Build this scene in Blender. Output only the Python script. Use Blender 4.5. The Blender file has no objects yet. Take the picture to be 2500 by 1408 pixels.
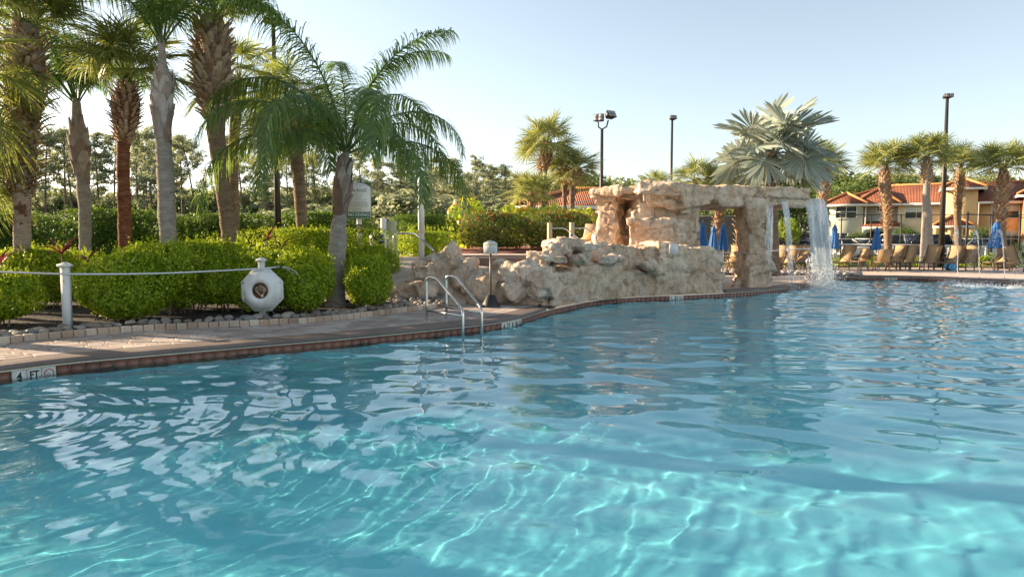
import bpy, bmesh, math, random
import numpy as np
from mathutils import Vector, Matrix
from mathutils.geometry import tessellate_polygon
R = math.radians
sc = bpy.context.scene
COL = sc.collection
# ------------------------------------------------------------------ camera
CAMH = 1.45
PITCH = 4.19
FPX = 1667.0
cam = bpy.data.objects.new('camera', bpy.data.cameras.new('camera'))
COL.objects.link(cam)
sc.camera = cam
cam.data.sensor_width = 36
cam.data.lens = 24.0
cam.data.clip_start = .05
cam.data.clip_end = 3000
cam.location = (0, 0, CAMH)
cam.rotation_euler = (R(90 - PITCH), 0, 0)
# ------------------------------------------------------------------ sky and sun
SUN_EL, SUN_AZ = 18.0, -68.0
world = bpy.data.worlds.new('World')
sc.world = world
world.use_nodes = True
_nt = world.node_tree
_bg = _nt.nodes['Background']
_sk = _nt.nodes.new('ShaderNodeTexSky')
_sk.sky_type = 'NISHITA'
_sk.sun_disc = False
_sk.sun_elevation = R(SUN_EL)
_sk.sun_rotation = R(SUN_AZ)
_sk.air_density = .9
_sk.dust_density = .8
_sk.ozone_density = .3
_hs = _nt.nodes.new('ShaderNodeHueSaturation')      # pale, humid morning sky
_hs.inputs['Saturation'].default_value = .68
_hs.inputs['Hue'].default_value = .49
_nt.links.new(_sk.outputs[0], _hs.inputs['Color'])
_nt.links.new(_hs.outputs[0], _bg.inputs[0])
_bg.inputs[1].default_value = .085
sunl = bpy.data.lights.new('sun', 'SUN')
sunl.energy = 4.9
sunl.angle = R(.53)
sunl.color = (1, .78, .52)
sunl.cycles.is_caustics_light = True
sun = bpy.data.objects.new('sun', sunl)
COL.objects.link(sun)
SD = Vector((math.sin(R(SUN_AZ)) * math.cos(R(SUN_EL)), math.cos(R(SUN_AZ)) * math.cos(R(SUN_EL)), math.sin(R(SUN_EL))))
sun.rotation_euler = SD.to_track_quat('Z', 'Y').to_euler()
vs = sc.view_settings
vs.view_transform = 'Standard'
vs.look = 'None'
vs.exposure = 1.6
vs.gamma = 1
vs.use_curve_mapping = False
sc.cycles.use_denoising = True
sc.cycles.max_bounces = 10
sc.cycles.diffuse_bounces = 4
sc.cycles.glossy_bounces = 4
sc.cycles.transmission_bounces = 8
sc.cycles.transparent_max_bounces = 12
sc.cycles.sample_clamp_indirect = 6
sc.cycles.blur_glossy = .5

rng = np.random.default_rng(7)
random.seed(7)
CP, SP = math.cos(R(PITCH)), math.sin(R(PITCH))


def ray(px, py):
    u = (px - 1250) / FPX
    v = (704 - py) / FPX
    return Vector((u, CP + v * SP, -SP + v * CP))


def G(px, py, z=0.0):
    d = ray(px, py)
    t = (z - CAMH) / d.z
    return Vector((d.x * t, d.y * t, z))


def A(px, py, Y):
    d = ray(px, py)
    t = Y / d.y
    return Vector((d.x * t, Y, CAMH + d.z * t))


# ------------------------------------------------------------------ numpy noise
_perm = np.random.default_rng(11).random(65536)


def _h(i, j, k, s=0):
    n = (i.astype(np.int64) * 73856093) ^ (j.astype(np.int64) * 19349663) ^ (k.astype(np.int64) * 83492791) ^ (s * 2654435761)
    return _perm[(n ^ (n >> 15)) & 65535]


def vnoise(P, s=0):
    f = np.floor(P)
    t = P - f
    t = t * t * (3 - 2 * t)
    i, j, k = f[:, 0], f[:, 1], f[:, 2]
    r = 0
    for a in (0, 1):
        for b in (0, 1):
            for c in (0, 1):
                w = (t[:, 0] if a else 1 - t[:, 0]) * (t[:, 1] if b else 1 - t[:, 1]) * (t[:, 2] if c else 1 - t[:, 2])
                r = r + w * _h(i + a, j + b, k + c, s)
    return r * 2 - 1


def fbm(P, o=4, s=0):
    r = 0
    a = 1.0
    n = 0
    for q in range(o):
        r = r + a * vnoise(P * 2 ** q + 17.3 * q, s + q)
        n += a
        a *= .5
    return r / n


def worley(P, s=0):
    f = np.floor(P)
    F1 = np.full(len(P), 9.)
    F2 = np.full(len(P), 9.)
    ID = np.zeros(len(P))
    OF = np.zeros((len(P), 3))
    for a in (-1, 0, 1):
        for b in (-1, 0, 1):
            for c in (-1, 0, 1):
                g = f + np.array([a, b, c])
                o = np.stack([_h(g[:, 0], g[:, 1], g[:, 2], s + 1), _h(g[:, 0], g[:, 1], g[:, 2], s + 2), _h(g[:, 0], g[:, 1], g[:, 2], s + 3)], -1)
                ov = P - (g + .1 + .8 * o)
                d = np.linalg.norm(ov, axis=1)
                hid = _h(g[:, 0], g[:, 1], g[:, 2], s + 4)
                n1 = d < F1
                F2 = np.where(n1, F1, np.minimum(F2, d))
                ID = np.where(n1, hid, ID)
                OF = np.where(n1[:, None], ov, OF)
                F1 = np.where(n1, d, F1)
    return F1, F2, ID, OF


# ------------------------------------------------------------------ tags
def tag(o, label=None, cat=None, group=None, kind=None):
    if label: o['label'] = label
    if cat: o['category'] = cat
    if group: o['group'] = group
    if kind: o['kind'] = kind
    return o


def thing(name, label, cat, loc=(0, 0, 0), rz=0, group=None):
    o = bpy.data.objects.new(name, None)
    o.empty_display_size = .2
    COL.objects.link(o)
    o.location = loc
    o.rotation_euler = (0, 0, rz)
    return tag(o, label, cat, group)


def inst(name, mesh, parent=None, loc=(0, 0, 0), rot=(0, 0, 0), scale=(1, 1, 1), M=None):
    o = bpy.data.objects.new(name, mesh)
    COL.objects.link(o)
    if parent is not None: o.parent = parent
    if M is not None:
        o.matrix_local = M
    else:
        o.location = loc
        o.rotation_euler = rot
        o.scale = scale if hasattr(scale, '__len__') else (scale,) * 3
    return o


def mk(name, V, Q=None, T=None, mat=None, smooth=False):
    me = bpy.data.meshes.new(name)
    V = np.asarray(V, np.float32).reshape(-1, 3)
    Q = np.zeros((0, 4), np.int32) if Q is None or len(Q) == 0 else np.asarray(Q, np.int32).reshape(-1, 4)
    T = np.zeros((0, 3), np.int32) if T is None or len(T) == 0 else np.asarray(T, np.int32).reshape(-1, 3)
    me.vertices.add(len(V))
    me.vertices.foreach_set('co', V.ravel())
    me.loops.add(Q.size + T.size)
    me.loops.foreach_set('vertex_index', np.concatenate([Q.ravel(), T.ravel()]).astype(np.int32))
    me.polygons.add(len(Q) + len(T))
    ls = np.concatenate([np.arange(len(Q)) * 4, Q.size + np.arange(len(T)) * 3]).astype(np.int32)
    me.polygons.foreach_set('loop_start', ls)
    if smooth:
        me.polygons.foreach_set('use_smooth', np.ones(len(ls), bool))
    if mat: me.materials.append(mat)
    me.update(calc_edges=True)
    return me


class MB:
    def __init__(s):
        s.V = []; s.Q = []; s.T = []; s.n = 0

    def add(s, V, Q=None, T=None):
        V = np.asarray(V, float).reshape(-1, 3)
        if Q is not None and len(Q): s.Q.append(np.asarray(Q).reshape(-1, 4) + s.n)
        if T is not None and len(T): s.T.append(np.asarray(T).reshape(-1, 3) + s.n)
        s.V.append(V)
        s.n += len(V)
        return s

    def hexa(s, c8):
        return s.add(c8, [[0, 3, 2, 1], [4, 5, 6, 7], [0, 1, 5, 4], [1, 2, 6, 5], [2, 3, 7, 6], [3, 0, 4, 7]])

    def box(s, c, d, rz=0, M=None):
        x, y, z = d[0] / 2, d[1] / 2, d[2] / 2
        P = [Vector(p) for p in ((-x, -y, -z), (x, -y, -z), (x, y, -z), (-x, y, -z), (-x, -y, z), (x, -y, z), (x, y, z), (-x, y, z))]
        if rz: P = [Matrix.Rotation(rz, 3, 'Z') @ p for p in P]
        if M is not None: P = [M @ p for p in P]
        return s.hexa([tuple(p + Vector(c)) for p in P])

    def bar(s, a, b, w, h=None):
        h = h or w
        a = Vector(a); b = Vector(b)
        d = (b - a)
        q = d.to_track_quat('Y', 'Z').to_matrix()
        return s.box((a + b) / 2, (w, d.length, h), M=q)

    def tube(s, P, r, n=8, cap=True, ell=1.0):
        P = [Vector(p) for p in P]
        rr = r if hasattr(r, '__len__') else [r] * len(P)
        V = []
        up = Vector((0, 0, 1))
        t0 = (P[1] - P[0]).normalized()
        ref = up if abs(t0.z) < .9 else Vector((1, 0, 0))
        x = t0.cross(ref).normalized()
        for i, p in enumerate(P):
            t = (P[min(i + 1, len(P) - 1)] - P[max(i - 1, 0)]).normalized()
            x = (x - t * x.dot(t)).normalized()
            y = t.cross(x)
            for k in range(n):
                a = 2 * math.pi * k / n
                V.append(p + (x * math.cos(a) + y * math.sin(a) * ell) * rr[i])
        Q = []
        for i in range(len(P) - 1):
            for k in range(n):
                k2 = (k + 1) % n
                Q.append([i * n + k, i * n + k2, (i + 1) * n + k2, (i + 1) * n + k])
        T = []
        if cap:
            V.append(P[0]); V.append(P[-1])
            c0 = len(P) * n
            b = (len(P) - 1) * n
            for k in range(n):
                k2 = (k + 1) % n
                T.append([c0, k2, k]); T.append([c0 + 1, b + k, b + k2])
        return s.add([tuple(v) for v in V], Q, T)

    def lathe(s, prof, c=(0, 0, 0), n=24, wob=None):
        V = []; Q = []
        for i, (r, z) in enumerate(prof):
            for k in range(n):
                a = 2 * math.pi * k / n
                q = r * (1 if wob is None else wob(a, i))
                V.append((c[0] + q * math.cos(a), c[1] + q * math.sin(a), c[2] + z))
        for i in range(len(prof) - 1):
            for k in range(n):
                k2 = (k + 1) % n
                Q.append([i * n + k, i * n + k2, (i + 1) * n + k2, (i + 1) * n + k])
        return s.add(V, Q)

    def prism(s, poly, y0, y1, axis='Y'):
        """polygon in (x,z) extruded y0..y1 (axis Y) or (x,y) extruded z (axis Z)"""
        n = len(poly)
        if axis == 'Y':
            V = [(x, y0, z) for x, z in poly] + [(x, y1, z) for x, z in poly]
        elif axis == 'X':
            V = [(y0, x, z) for x, z in poly] + [(y1, x, z) for x, z in poly]
        else:
            V = [(x, y, y0) for x, y in poly] + [(x, y, y1) for x, y in poly]
        Q = [[i, (i + 1) % n, n + (i + 1) % n, n + i] for i in range(n)]
        tr = tessellate_polygon([[Vector((x, y, 0)) for x, y in poly]])
        T = [list(t) for t in tr] + [[n + t[2], n + t[1], n + t[0]] for t in tr]
        return s.add(V, Q, T)

    def mesh(s, name, mat, smooth=False):
        V = np.concatenate(s.V)
        Q = np.concatenate(s.Q) if s.Q else None
        T = np.concatenate(s.T) if s.T else None
        return mk(name, V, Q, T, mat, smooth)

    def obj(s, name, mat, parent=None, smooth=False, world=False, fix=False):
        if world and parent is not None:
            l = parent.location
            p = parent
            off = np.array(p.location)
            while p.parent:
                p = p.parent
                off = off + np.array(p.location)
            s.V = [v - off for v in s.V]
        me = s.mesh(name, mat, smooth)
        if fix:
            bm = bmesh.new(); bm.from_mesh(me)
            bmesh.ops.recalc_face_normals(bm, faces=bm.faces)
            bm.to_mesh(me); bm.free()
        return inst(name, me, parent)


def angled(me, deg=35):
    """smooth shading with sharp edges above an angle"""
    me.polygons.foreach_set('use_smooth', np.ones(len(me.polygons), bool))
    bm = bmesh.new(); bm.from_mesh(me)
    for e in bm.edges:
        if len(e.link_faces) == 2 and e.calc_face_angle(0) > R(deg): e.smooth = False
    bm.to_mesh(me); bm.free()
    return me


# ------------------------------------------------------------------ materials
class NT:
    def __init__(s, name):
        s.m = bpy.data.materials.new(name)
        s.m.use_nodes = True
        s.t = s.m.node_tree
        s.b = s.t.nodes['Principled BSDF']
        s.out = s.t.nodes['Material Output']

    def n(s, ty, **kw):
        nd = s.t.nodes.new(ty)
        for k, v in kw.items():
            if k in nd.inputs: nd.inputs[k].default_value = v
            else: setattr(nd, k, v)
        return nd

    def l(s, a, b): s.t.links.new(a, b)

    def noise(s, scale, detail=4, co=None, rough=.55, dist=0):
        nd = s.n('ShaderNodeTexNoise', Scale=scale, Detail=detail, Roughness=rough, Distortion=dist)
        if co is not None: s.l(co, nd.inputs['Vector'])
        return nd.outputs['Fac']

    def co(s, kind='Object', scale=(1, 1, 1), rot=(0, 0, 0)):
        tc = s.n('ShaderNodeTexCoord')
        mp = s.n('ShaderNodeMapping')
        mp.inputs['Scale'].default_value = scale
        mp.inputs['Rotation'].default_value = rot
        s.l(tc.outputs[kind], mp.inputs['Vector'])
        return mp.outputs[0]

    def pos(s, scale=(1, 1, 1), rot=(0, 0, 0)):
        g = s.n('ShaderNodeNewGeometry')
        mp = s.n('ShaderNodeMapping')
        mp.inputs['Scale'].default_value = scale
        mp.inputs['Rotation'].default_value = rot
        s.l(g.outputs['Position'], mp.inputs['Vector'])
        return mp.outputs[0]

    def ramp(s, fac, stops, interp='LINEAR'):
        r = s.n('ShaderNodeValToRGB')
        r.color_ramp.interpolation = interp
        els = r.color_ramp.elements
        while len(els) < len(stops): els.new(.5)
        for e, (p, c) in zip(els, stops):
            e.position = p
            e.color = (*c, 1) if len(c) == 3 else c
        s.l(fac, r.inputs[0])
        return r.outputs[0]

    def mix(s, a, b, fac, mode='MIX'):
        m = s.n('ShaderNodeMix', data_type='RGBA', blend_type=mode)
        for v, k in ((a, 6), (b, 7)):
            if isinstance(v, tuple): m.inputs[k].default_value = (*v, 1)
            else: s.l(v, m.inputs[k])
        if isinstance(fac, (int, float)): m.inputs[0].default_value = fac
        else: s.l(fac, m.inputs[0])
        return m.outputs[2]

    def bump(s, h, strength=.3, dist=.02):
        b = s.n('ShaderNodeBump', Strength=strength, Distance=dist)
        s.l(h, b.inputs['Height'])
        s.l(b.outputs[0], s.b.inputs['Normal'])

    def base(s, c):
        if isinstance(c, tuple): s.b.inputs['Base Color'].default_value = (*c, 1)
        else: s.l(c, s.b.inputs['Base Color'])
        return s

    def set(s, **kw):
        for k, v in kw.items(): s.b.inputs[k.replace('_', ' ')].default_value = v
        return s


def plain(name, c, rough=.6, metal=0, var=.12, scale=6, bump=0, spec=.5):
    m = NT(name)
    f = m.noise(scale, 5, m.co())
    lo = tuple(max(0, x * (1 - var)) for x in c); hi = tuple(min(1, x * (1 + var)) for x in c)
    m.base(m.ramp(f, [(.3, lo), (.7, hi)])).set(Roughness=rough, Metallic=metal)
    m.b.inputs['Specular IOR Level'].default_value = spec
    if bump: m.bump(m.noise(scale * 8, 4, m.co()), bump, .01)
    return m.m


def leafmat(name, cols, trans=.35, rough=.5, tcol=None, spec=.4):
    """colour differs leaf by leaf (random per island), light passes through"""
    m = NT(name)
    g = m.n('ShaderNodeNewGeometry')
    c = m.ramp(g.outputs['Random Per Island'], cols)
    big = m.noise(1.3, 3, m.co())
    c2 = m.mix(c, tuple(x * .72 for x in cols[0][1]), m.ramp(big, [(.5, (0, 0, 0)), (.75, (.3, .3, .3))]))
    m.base(c2).set(Roughness=rough)
    m.b.inputs['Specular IOR Level'].default_value = spec
    tr = m.n('ShaderNodeBsdfTranslucent')
    tc = m.mix(c2, tcol or (.55, .75, .05), .45, 'MIX') if trans > 0 else c2
    m.l(tc, tr.inputs[0])
    mx = m.n('ShaderNodeMixShader')
    mx.inputs[0].default_value = trans
    m.l(m.b.outputs[0], mx.inputs[1]); m.l(tr.outputs[0], mx.inputs[2])
    m.l(mx.outputs[0], m.out.inputs[0])
    return m.m


M = {}
def m_white():
    m = NT('white_paint')
    f = m.noise(2.2, 6, m.co(scale=(3, 3, .6)), .65)
    g = m.noise(24, 4, m.co())
    c = m.ramp(f, [(.35, (.60, .59, .56)), (.55, (.74, .74, .73))])
    c = m.mix(c, (.42, .36, .3), m.ramp(g, [(.66, (0, 0, 0)), (.76, (.5, .5, .5))]))
    m.base(c).set(Roughness=.5)
    m.bump(g, .08, .004)
    return m.m
M['white'] = m_white()
M['wire_white'] = plain('white_wire', (.75, .75, .75), .4, var=.02)
M['pole_alu'] = plain('aluminium', (.62, .64, .66), .35, .6, .05)
M['black'] = plain('black_plastic', (.02, .02, .024), .45, var=.3, bump=.1)
M['darkmetal'] = plain('dark_bronze_metal', (.045, .037, .033), .5, .2, .2)
M['brownmetal'] = plain('brown_frame_metal', (.17, .11, .07), .45, .2, .15)
M['cedar'] = plain('pale_wood', (.55, .38, .24), .7, var=.15, scale=12, bump=.2)
M['text'] = plain('black_print', (.015, .015, .017), .6, var=0)
M['red'] = plain('red_print', (.45, .03, .03), .5, var=0)
M['green_print'] = plain('green_print', (.05, .17, .12), .5, var=0)
M['white_print'] = plain('white_print', (.8, .8, .8), .5, var=0)
M['grey_print'] = plain('grey_print', (.28, .28, .3), .6, var=0)
M['yellow_print'] = plain('yellow_print', (.75, .58, .05), .5, var=0)
M['steel'] = plain('stainless_steel', (.62, .6, .57), .16, 1, .06, 20)
M['grout'] = plain('cream_grout', (.68, .62, .52), .8, var=.1, scale=15)


def m_blue():
    m = NT('blue_canvas')
    f = m.noise(14, 4, m.co(scale=(1, 1, .2)))
    m.base(m.ramp(f, [(.3, (.002, .075, .26)), (.7, (.003, .12, .36))])).set(Roughness=.75)
    m.b.inputs['Sheen Weight'].default_value = .3
    m.bump(m.noise(120, 2, m.co()), .15, .004)
    return m.m
M['blue'] = m_blue()


def m_sling():
    m = NT('tan_mesh_sling')
    f = m.noise(9, 4, m.co())
    w = m.n('ShaderNodeTexWave', Scale=60.0)
    m.l(m.co(), w.inputs['Vector'])
    c = m.ramp(f, [(.3, (.36, .23, .115)), (.7, (.46, .31, .17))])
    m.base(m.mix(c, (.28, .17, .08), w.outputs['Fac'])).set(Roughness=.8)
    m.bump(w.outputs['Fac'], .2, .003)
    return m.m
M['sling'] = m_sling()


def m_rock(name, cols, stain=(.80, .77, .72), ochre=(.36, .25, .1)):
    m = NT(name)
    p = m.pos()
    a = m.noise(1.1, 6, p, .6, .4)
    b = m.noise(4.5, 6, p, .65)
    f = m.noise(26, 5, p, .7)
    c = m.ramp(a, [(.28, cols[0]), (.5, cols[1]), (.72, cols[2])])
    st = m.noise(1.0, 5, m.pos((2.6, 2.6, .8)), .62, .6)      # pale lime runs, stretched downwards
    c = m.mix(c, stain, m.ramp(st, [(.56, (0, 0, 0)), (.68, (.6, .6, .6))]))
    oc = m.noise(.8, 4, m.pos((1, 1, 1.6), (1, 2, 3)), .6, .5)
    c = m.mix(c, ochre, m.ramp(oc, [(.6, (0, 0, 0)), (.74, (.65, .65, .65))]))
    c = m.mix(c, m.ramp(b, [(.25, (.45, .42, .4)), (.55, (1.05, 1.05, 1.05))]), .9, 'MULTIPLY')
    c = m.mix(c, m.ramp(f, [(.3, (.55, .53, .5)), (.62, (1.05, 1.05, 1.05))]), .8, 'MULTIPLY')
    m.base(c).set(Roughness=.93)
    m.b.inputs['Specular IOR Level'].default_value = .2
    h = m.n('ShaderNodeMath', operation='ADD')
    m.l(f, h.inputs[0]); m.l(b, h.inputs[1])
    m.bump(h.outputs[0], .9, .04)
    return m.m
M['rock'] = m_rock('artificial_rock', [(.50, .33, .215), (.76, .565, .41), (.88, .74, .60)], ochre=(.48, .34, .18))
M['rock2'] = m_rock('pale_artificial_rock', [(.52, .37, .26), (.76, .60, .47), (.87, .76, .64)], ochre=(.50, .36, .21))


def m_objrand(name, cols, rough=.8, nscale=30, bump=.3, spec=.35, wet=0):
    """tone differs object by object (bricks, stones, tiles)"""
    m = NT(name)
    oi = m.n('ShaderNodeObjectInfo')
    c = m.ramp(oi.outputs['Random'], cols)
    f = m.noise(nscale, 5, m.co(), .6)
    c = m.mix(c, m.ramp(f, [(.3, (.6, .58, .56)), (.65, (1, 1, 1))]), .7, 'MULTIPLY')
    w = m.noise(.9, 4, m.pos())
    c = m.mix(c, m.ramp(w, [(.38, (.62, .60, .60)), (.55, (1, 1, 1))]), .7, 'MULTIPLY')
    m.base(c).set(Roughness=rough)
    m.b.inputs['Specular IOR Level'].default_value = spec
    m.bump(f, bump, .01)
    return m.m
M['edging'] = m_objrand('edging_block', [(0, (.42, .29, .2)), (.3, (.6, .46, .35)), (.55, (.66, .55, .44)), (.8, (.5, .34, .23)), (1, (.7, .6, .5))])
M['paver'] = m_objrand('deck_paver', [(0, (.40, .31, .27)), (.35, (.50, .42, .38)), (.6, (.58, .5, .45)), (.8, (.46, .35, .29)), (1, (.62, .57, .53))], rough=.85, spec=.25)
M['tile'] = m_objrand('red_waterline_tile', [(0, (.20, .075, .045)), (.5, (.27, .11, .065)), (1, (.24, .085, .055))], rough=.35, nscale=14, bump=.05, spec=.5)
M['stone'] = m_objrand('river_stone', [(0, (.16, .13, .11)), (.25, (.3, .25, .2)), (.45, (.22, .23, .25)), (.65, (.4, .34, .27)), (.85, (.25, .18, .14)), (1, (.36, .36, .36))], rough=.6, nscale=9, bump=.15)
M['roofbrick'] = None


def m_coping():
    m = NT('dark_concrete_coping')
    p = m.pos()
    f = m.noise(70, 5, p, .7)
    a = m.noise(1.4, 5, p, .6)
    c = m.ramp(a, [(.3, (.15, .105, .085)), (.6, (.21, .155, .13)), (.8, (.27, .22, .2))])
    c = m.mix(c, m.ramp(f, [(.3, (.6, .6, .6)), (.65, (1.1, 1.1, 1.1))]), .8, 'MULTIPLY')
    m.base(c).set(Roughness=.7)
    m.bump(f, .35, .008)
    return m.m
M['coping'] = m_coping()


def m_deck():
    m = NT('far_deck_pavers')
    br = m.n('ShaderNodeTexBrick', Scale=1.0)
    br.inputs['Brick Width'].default_value = .3
    br.inputs['Row Height'].default_value = .15
    br.inputs['Mortar Size'].default_value = .006
    br.inputs['Color1'].default_value = (.6, .46, .38, 1)
    br.inputs['Color2'].default_value = (.7, .57, .48, 1)
    br.inputs['Mortar'].default_value = (.38, .3, .25, 1)
    p = m.pos(rot=(0, 0, .3))
    m.l(p, br.inputs['Vector'])
    f = m.noise(3, 5, p)
    c = m.mix(br.outputs['Color'], m.ramp(f, [(.3, (.75, .72, .7)), (.7, (1, 1, 1))]), .7, 'MULTIPLY')
    m.base(c).set(Roughness=.75)
    m.bump(br.outputs['Fac'], -.2, .01)
    return m.m
M['deck'] = m_deck()


def m_ground():
    m = NT('lawn_ground')
    p = m.pos()
    f = m.noise(.25, 5, p); g = m.noise(18, 5, p)
    c = m.ramp(f, [(.35, (.07, .11, .03)), (.6, (.11, .15, .045)), (.8, (.2, .17, .09))])
    c = m.mix(c, m.ramp(g, [(.3, (.5, .5, .5)), (.7, (1.1, 1.1, 1.1))]), .8, 'MULTIPLY')
    m.base(c).set(Roughness=.95)
    m.bump(g, .6, .05)
    return m.m
M['ground'] = m_ground()


def m_mulch():
    m = NT('dark_mulch')
    p = m.pos()
    v = m.n('ShaderNodeTexVoronoi', Scale=26.0)
    m.l(m.pos((1, 2.2, 1)), v.inputs['Vector'])
    c = m.ramp(v.outputs['Distance'], [(0, (.045, .026, .018)), (.5, (.018, .011, .009)), (1, (.006, .004, .004))])
    n = m.noise(5, 4, p)
    c = m.mix(c, (.12, .06, .035), m.ramp(n, [(.58, (0, 0, 0)), (.75, (.8, .8, .8))]))
    m.base(c).set(Roughness=.95)
    m.bump(v.outputs['Distance'], .9, .03)
    return m.m
M['mulch'] = m_mulch()
M['asphalt'] = plain('asphalt', (.07, .07, .072), .9, var=.3, scale=2, bump=.2)
M['plaster_pool'] = NT('pool_plaster').base((.42, .74, .74)).set(Roughness=.85).m


def m_poolfloor():
    m = NT('pool_plaster_floor')
    p = m.pos()
    f = m.noise(.6, 4, p)
    g = m.noise(9, 5, p)
    c = m.ramp(f, [(.3, (.46, .64, .68)), (.7, (.54, .72, .75))])
    c = m.mix(c, m.ramp(g, [(.3, (.9, .9, .9)), (.7, (1, 1, 1))]), .6, 'MULTIPLY')
    m.base(c).set(Roughness=.9)
    return m.m
M['plaster_pool'] = m_poolfloor()


def m_water():
    m = bpy.data.materials.new('pool_water')
    m.use_nodes = True
    t = m.node_tree
    t.nodes.clear()
    o = t.nodes.new('ShaderNodeOutputMaterial')
    g = t.nodes.new('ShaderNodeBsdfPrincipled')
    g.inputs['IOR'].default_value = 1.333
    g.inputs['Roughness'].default_value = 0
    g.inputs['Transmission Weight'].default_value = 1
    g.inputs['Base Color'].default_value = (.30, .85, .97, 1)
    t.links.new(g.outputs[0], o.inputs[0])
    return m
M['water'] = m_water()


def m_fall(name, lo, hi, sx):
    """falling water: clear film with white aerated streaks"""
    m = NT(name)
    n1 = m.noise(1, 5, m.pos((sx, sx, 1.1)), .65, .5)
    m.base((.82, .86, .9)).set(Roughness=.25)
    m.b.inputs['Specular IOR Level'].default_value = .8
    tr = m.n('ShaderNodeBsdfTransparent')
    gl = m.n('ShaderNodeBsdfGlossy', Roughness=.08)
    a = m.n('ShaderNodeMixShader'); a.inputs[0].default_value = .16
    m.l(tr.outputs[0], a.inputs[1]); m.l(gl.outputs[0], a.inputs[2])
    tl = m.n('ShaderNodeBsdfTranslucent'); tl.inputs[0].default_value = (.85, .9, .95, 1)
    b = m.n('ShaderNodeMixShader'); b.inputs[0].default_value = .45
    m.l(m.b.outputs[0], b.inputs[1]); m.l(tl.outputs[0], b.inputs[2])
    mx = m.n('ShaderNodeMixShader')
    m.l(m.ramp(n1, [(lo, (0, 0, 0)), (hi, (1, 1, 1))]), mx.inputs[0])
    m.l(a.outputs[0], mx.inputs[1]); m.l(b.outputs[0], mx.inputs[2])
    m.l(mx.outputs[0], m.out.inputs[0])
    return m.m
M['fall'] = m_fall('falling_water', .40, .64, 15)
M['fall_thin'] = m_fall('thin_falling_water', .5, .78, 12)
M['drop'] = m_fall('water_drop', -.6, .9, 3)
M['foam'] = NT('white_foam').base((.85, .9, .92)).set(Roughness=.6).m

M['trunk_sabal'] = None


def m_trunk(name, c0, c1, c2, ring=9.0, patch=None):
    m = NT(name)
    p = m.co()
    r = m.n('ShaderNodeTexWave', Scale=ring, Distortion=3.5, Detail=3.0)
    r.bands_direction = 'Z'
    m.l(p, r.inputs['Vector'])
    f = m.noise(5, 5, m.co(scale=(1, 1, 3)), .65)
    g = m.noise(45, 4, m.co(scale=(1, 1, .35)), .7)
    c = m.ramp(f, [(.3, c0), (.55, c1), (.75, c2)])
    c = m.mix(c, m.ramp(r.outputs['Fac'], [(0, (.72, .7, .68)), (.5, (1, 1, 1))]), .6, 'MULTIPLY')
    c = m.mix(c, m.ramp(g, [(.3, (.6, .6, .6)), (.6, (1, 1, 1))]), .6, 'MULTIPLY')
    if patch:
        q = m.noise(4, 4, m.co(scale=(1, 1, .7)), .7)
        c = m.mix(c, patch, m.ramp(q, [(.55, (0, 0, 0)), (.62, (.9, .9, .9))]))
    m.base(c).set(Roughness=.95)
    m.b.inputs['Specular IOR Level'].default_value = .15
    h = m.n('ShaderNodeMath', operation='ADD')
    m.l(g, h.inputs[0]); m.l(r.outputs['Fac'], h.inputs[1])
    m.bump(h.outputs[0], .6, .02)
    return m.m
M['tr_grey'] = m_trunk('grey_palm_bark', (0.288, 0.25, 0.225), (0.4, 0.356, 0.319), (0.5, 0.45, 0.413))
M['tr_brown'] = m_trunk('brown_palm_bark', (0.188, 0.125, 0.0875), (0.3, 0.213, 0.15), (0.4, 0.3, 0.225), 7)
M['tr_patch'] = m_trunk('patchy_palm_bark', (0.325, 0.25, 0.2), (0.45, 0.362, 0.3), (0.525, 0.438, 0.375), 6, patch=(0.112, 0.0438, 0.025))
M['tr_rust'] = m_trunk('rusty_palm_bark', (0.125, 0.0438, 0.025), (0.237, 0.1, 0.0562), (0.325, 0.188, 0.125), 6)
M['boot'] = m_objrand('palm_boot', [(0, (0.325, 0.208, 0.13)), (.4, (0.481, 0.351, 0.234)), (.7, (0.559, 0.442, 0.325)), (1, (0.39, 0.26, 0.169))], rough=.9, nscale=18, bump=.4, spec=.15)
M['boot_warm'] = m_objrand('warm_palm_boot', [(0, (0.468, 0.26, 0.13)), (.5, (0.624, 0.403, 0.234)), (1, (0.728, 0.546, 0.377))], rough=.9, nscale=18, bump=.4, spec=.15)
M['husk_old'] = m_trunk('papery_husk', (0.138, 0.0805, 0.0575), (0.345, 0.276, 0.23), (0.575, 0.54, 0.517), 2)
M['husk'] = m_objrand('papery_palm_husk', [(0, (.55, .51, .48)), (.3, (.24, .15, .11)), (.55, (.45, .38, .34)), (.8, (.18, .11, .08)), (1, (.62, .59, .56))], rough=.95, nscale=8, bump=.5, spec=.1)
M['pinebark'] = plain('pine_bark', (.16, .11, .085), .95, var=.4, scale=4)
M['stem'] = plain('shrub_stem', (.2, .15, .1), .9, var=.3)

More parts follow.
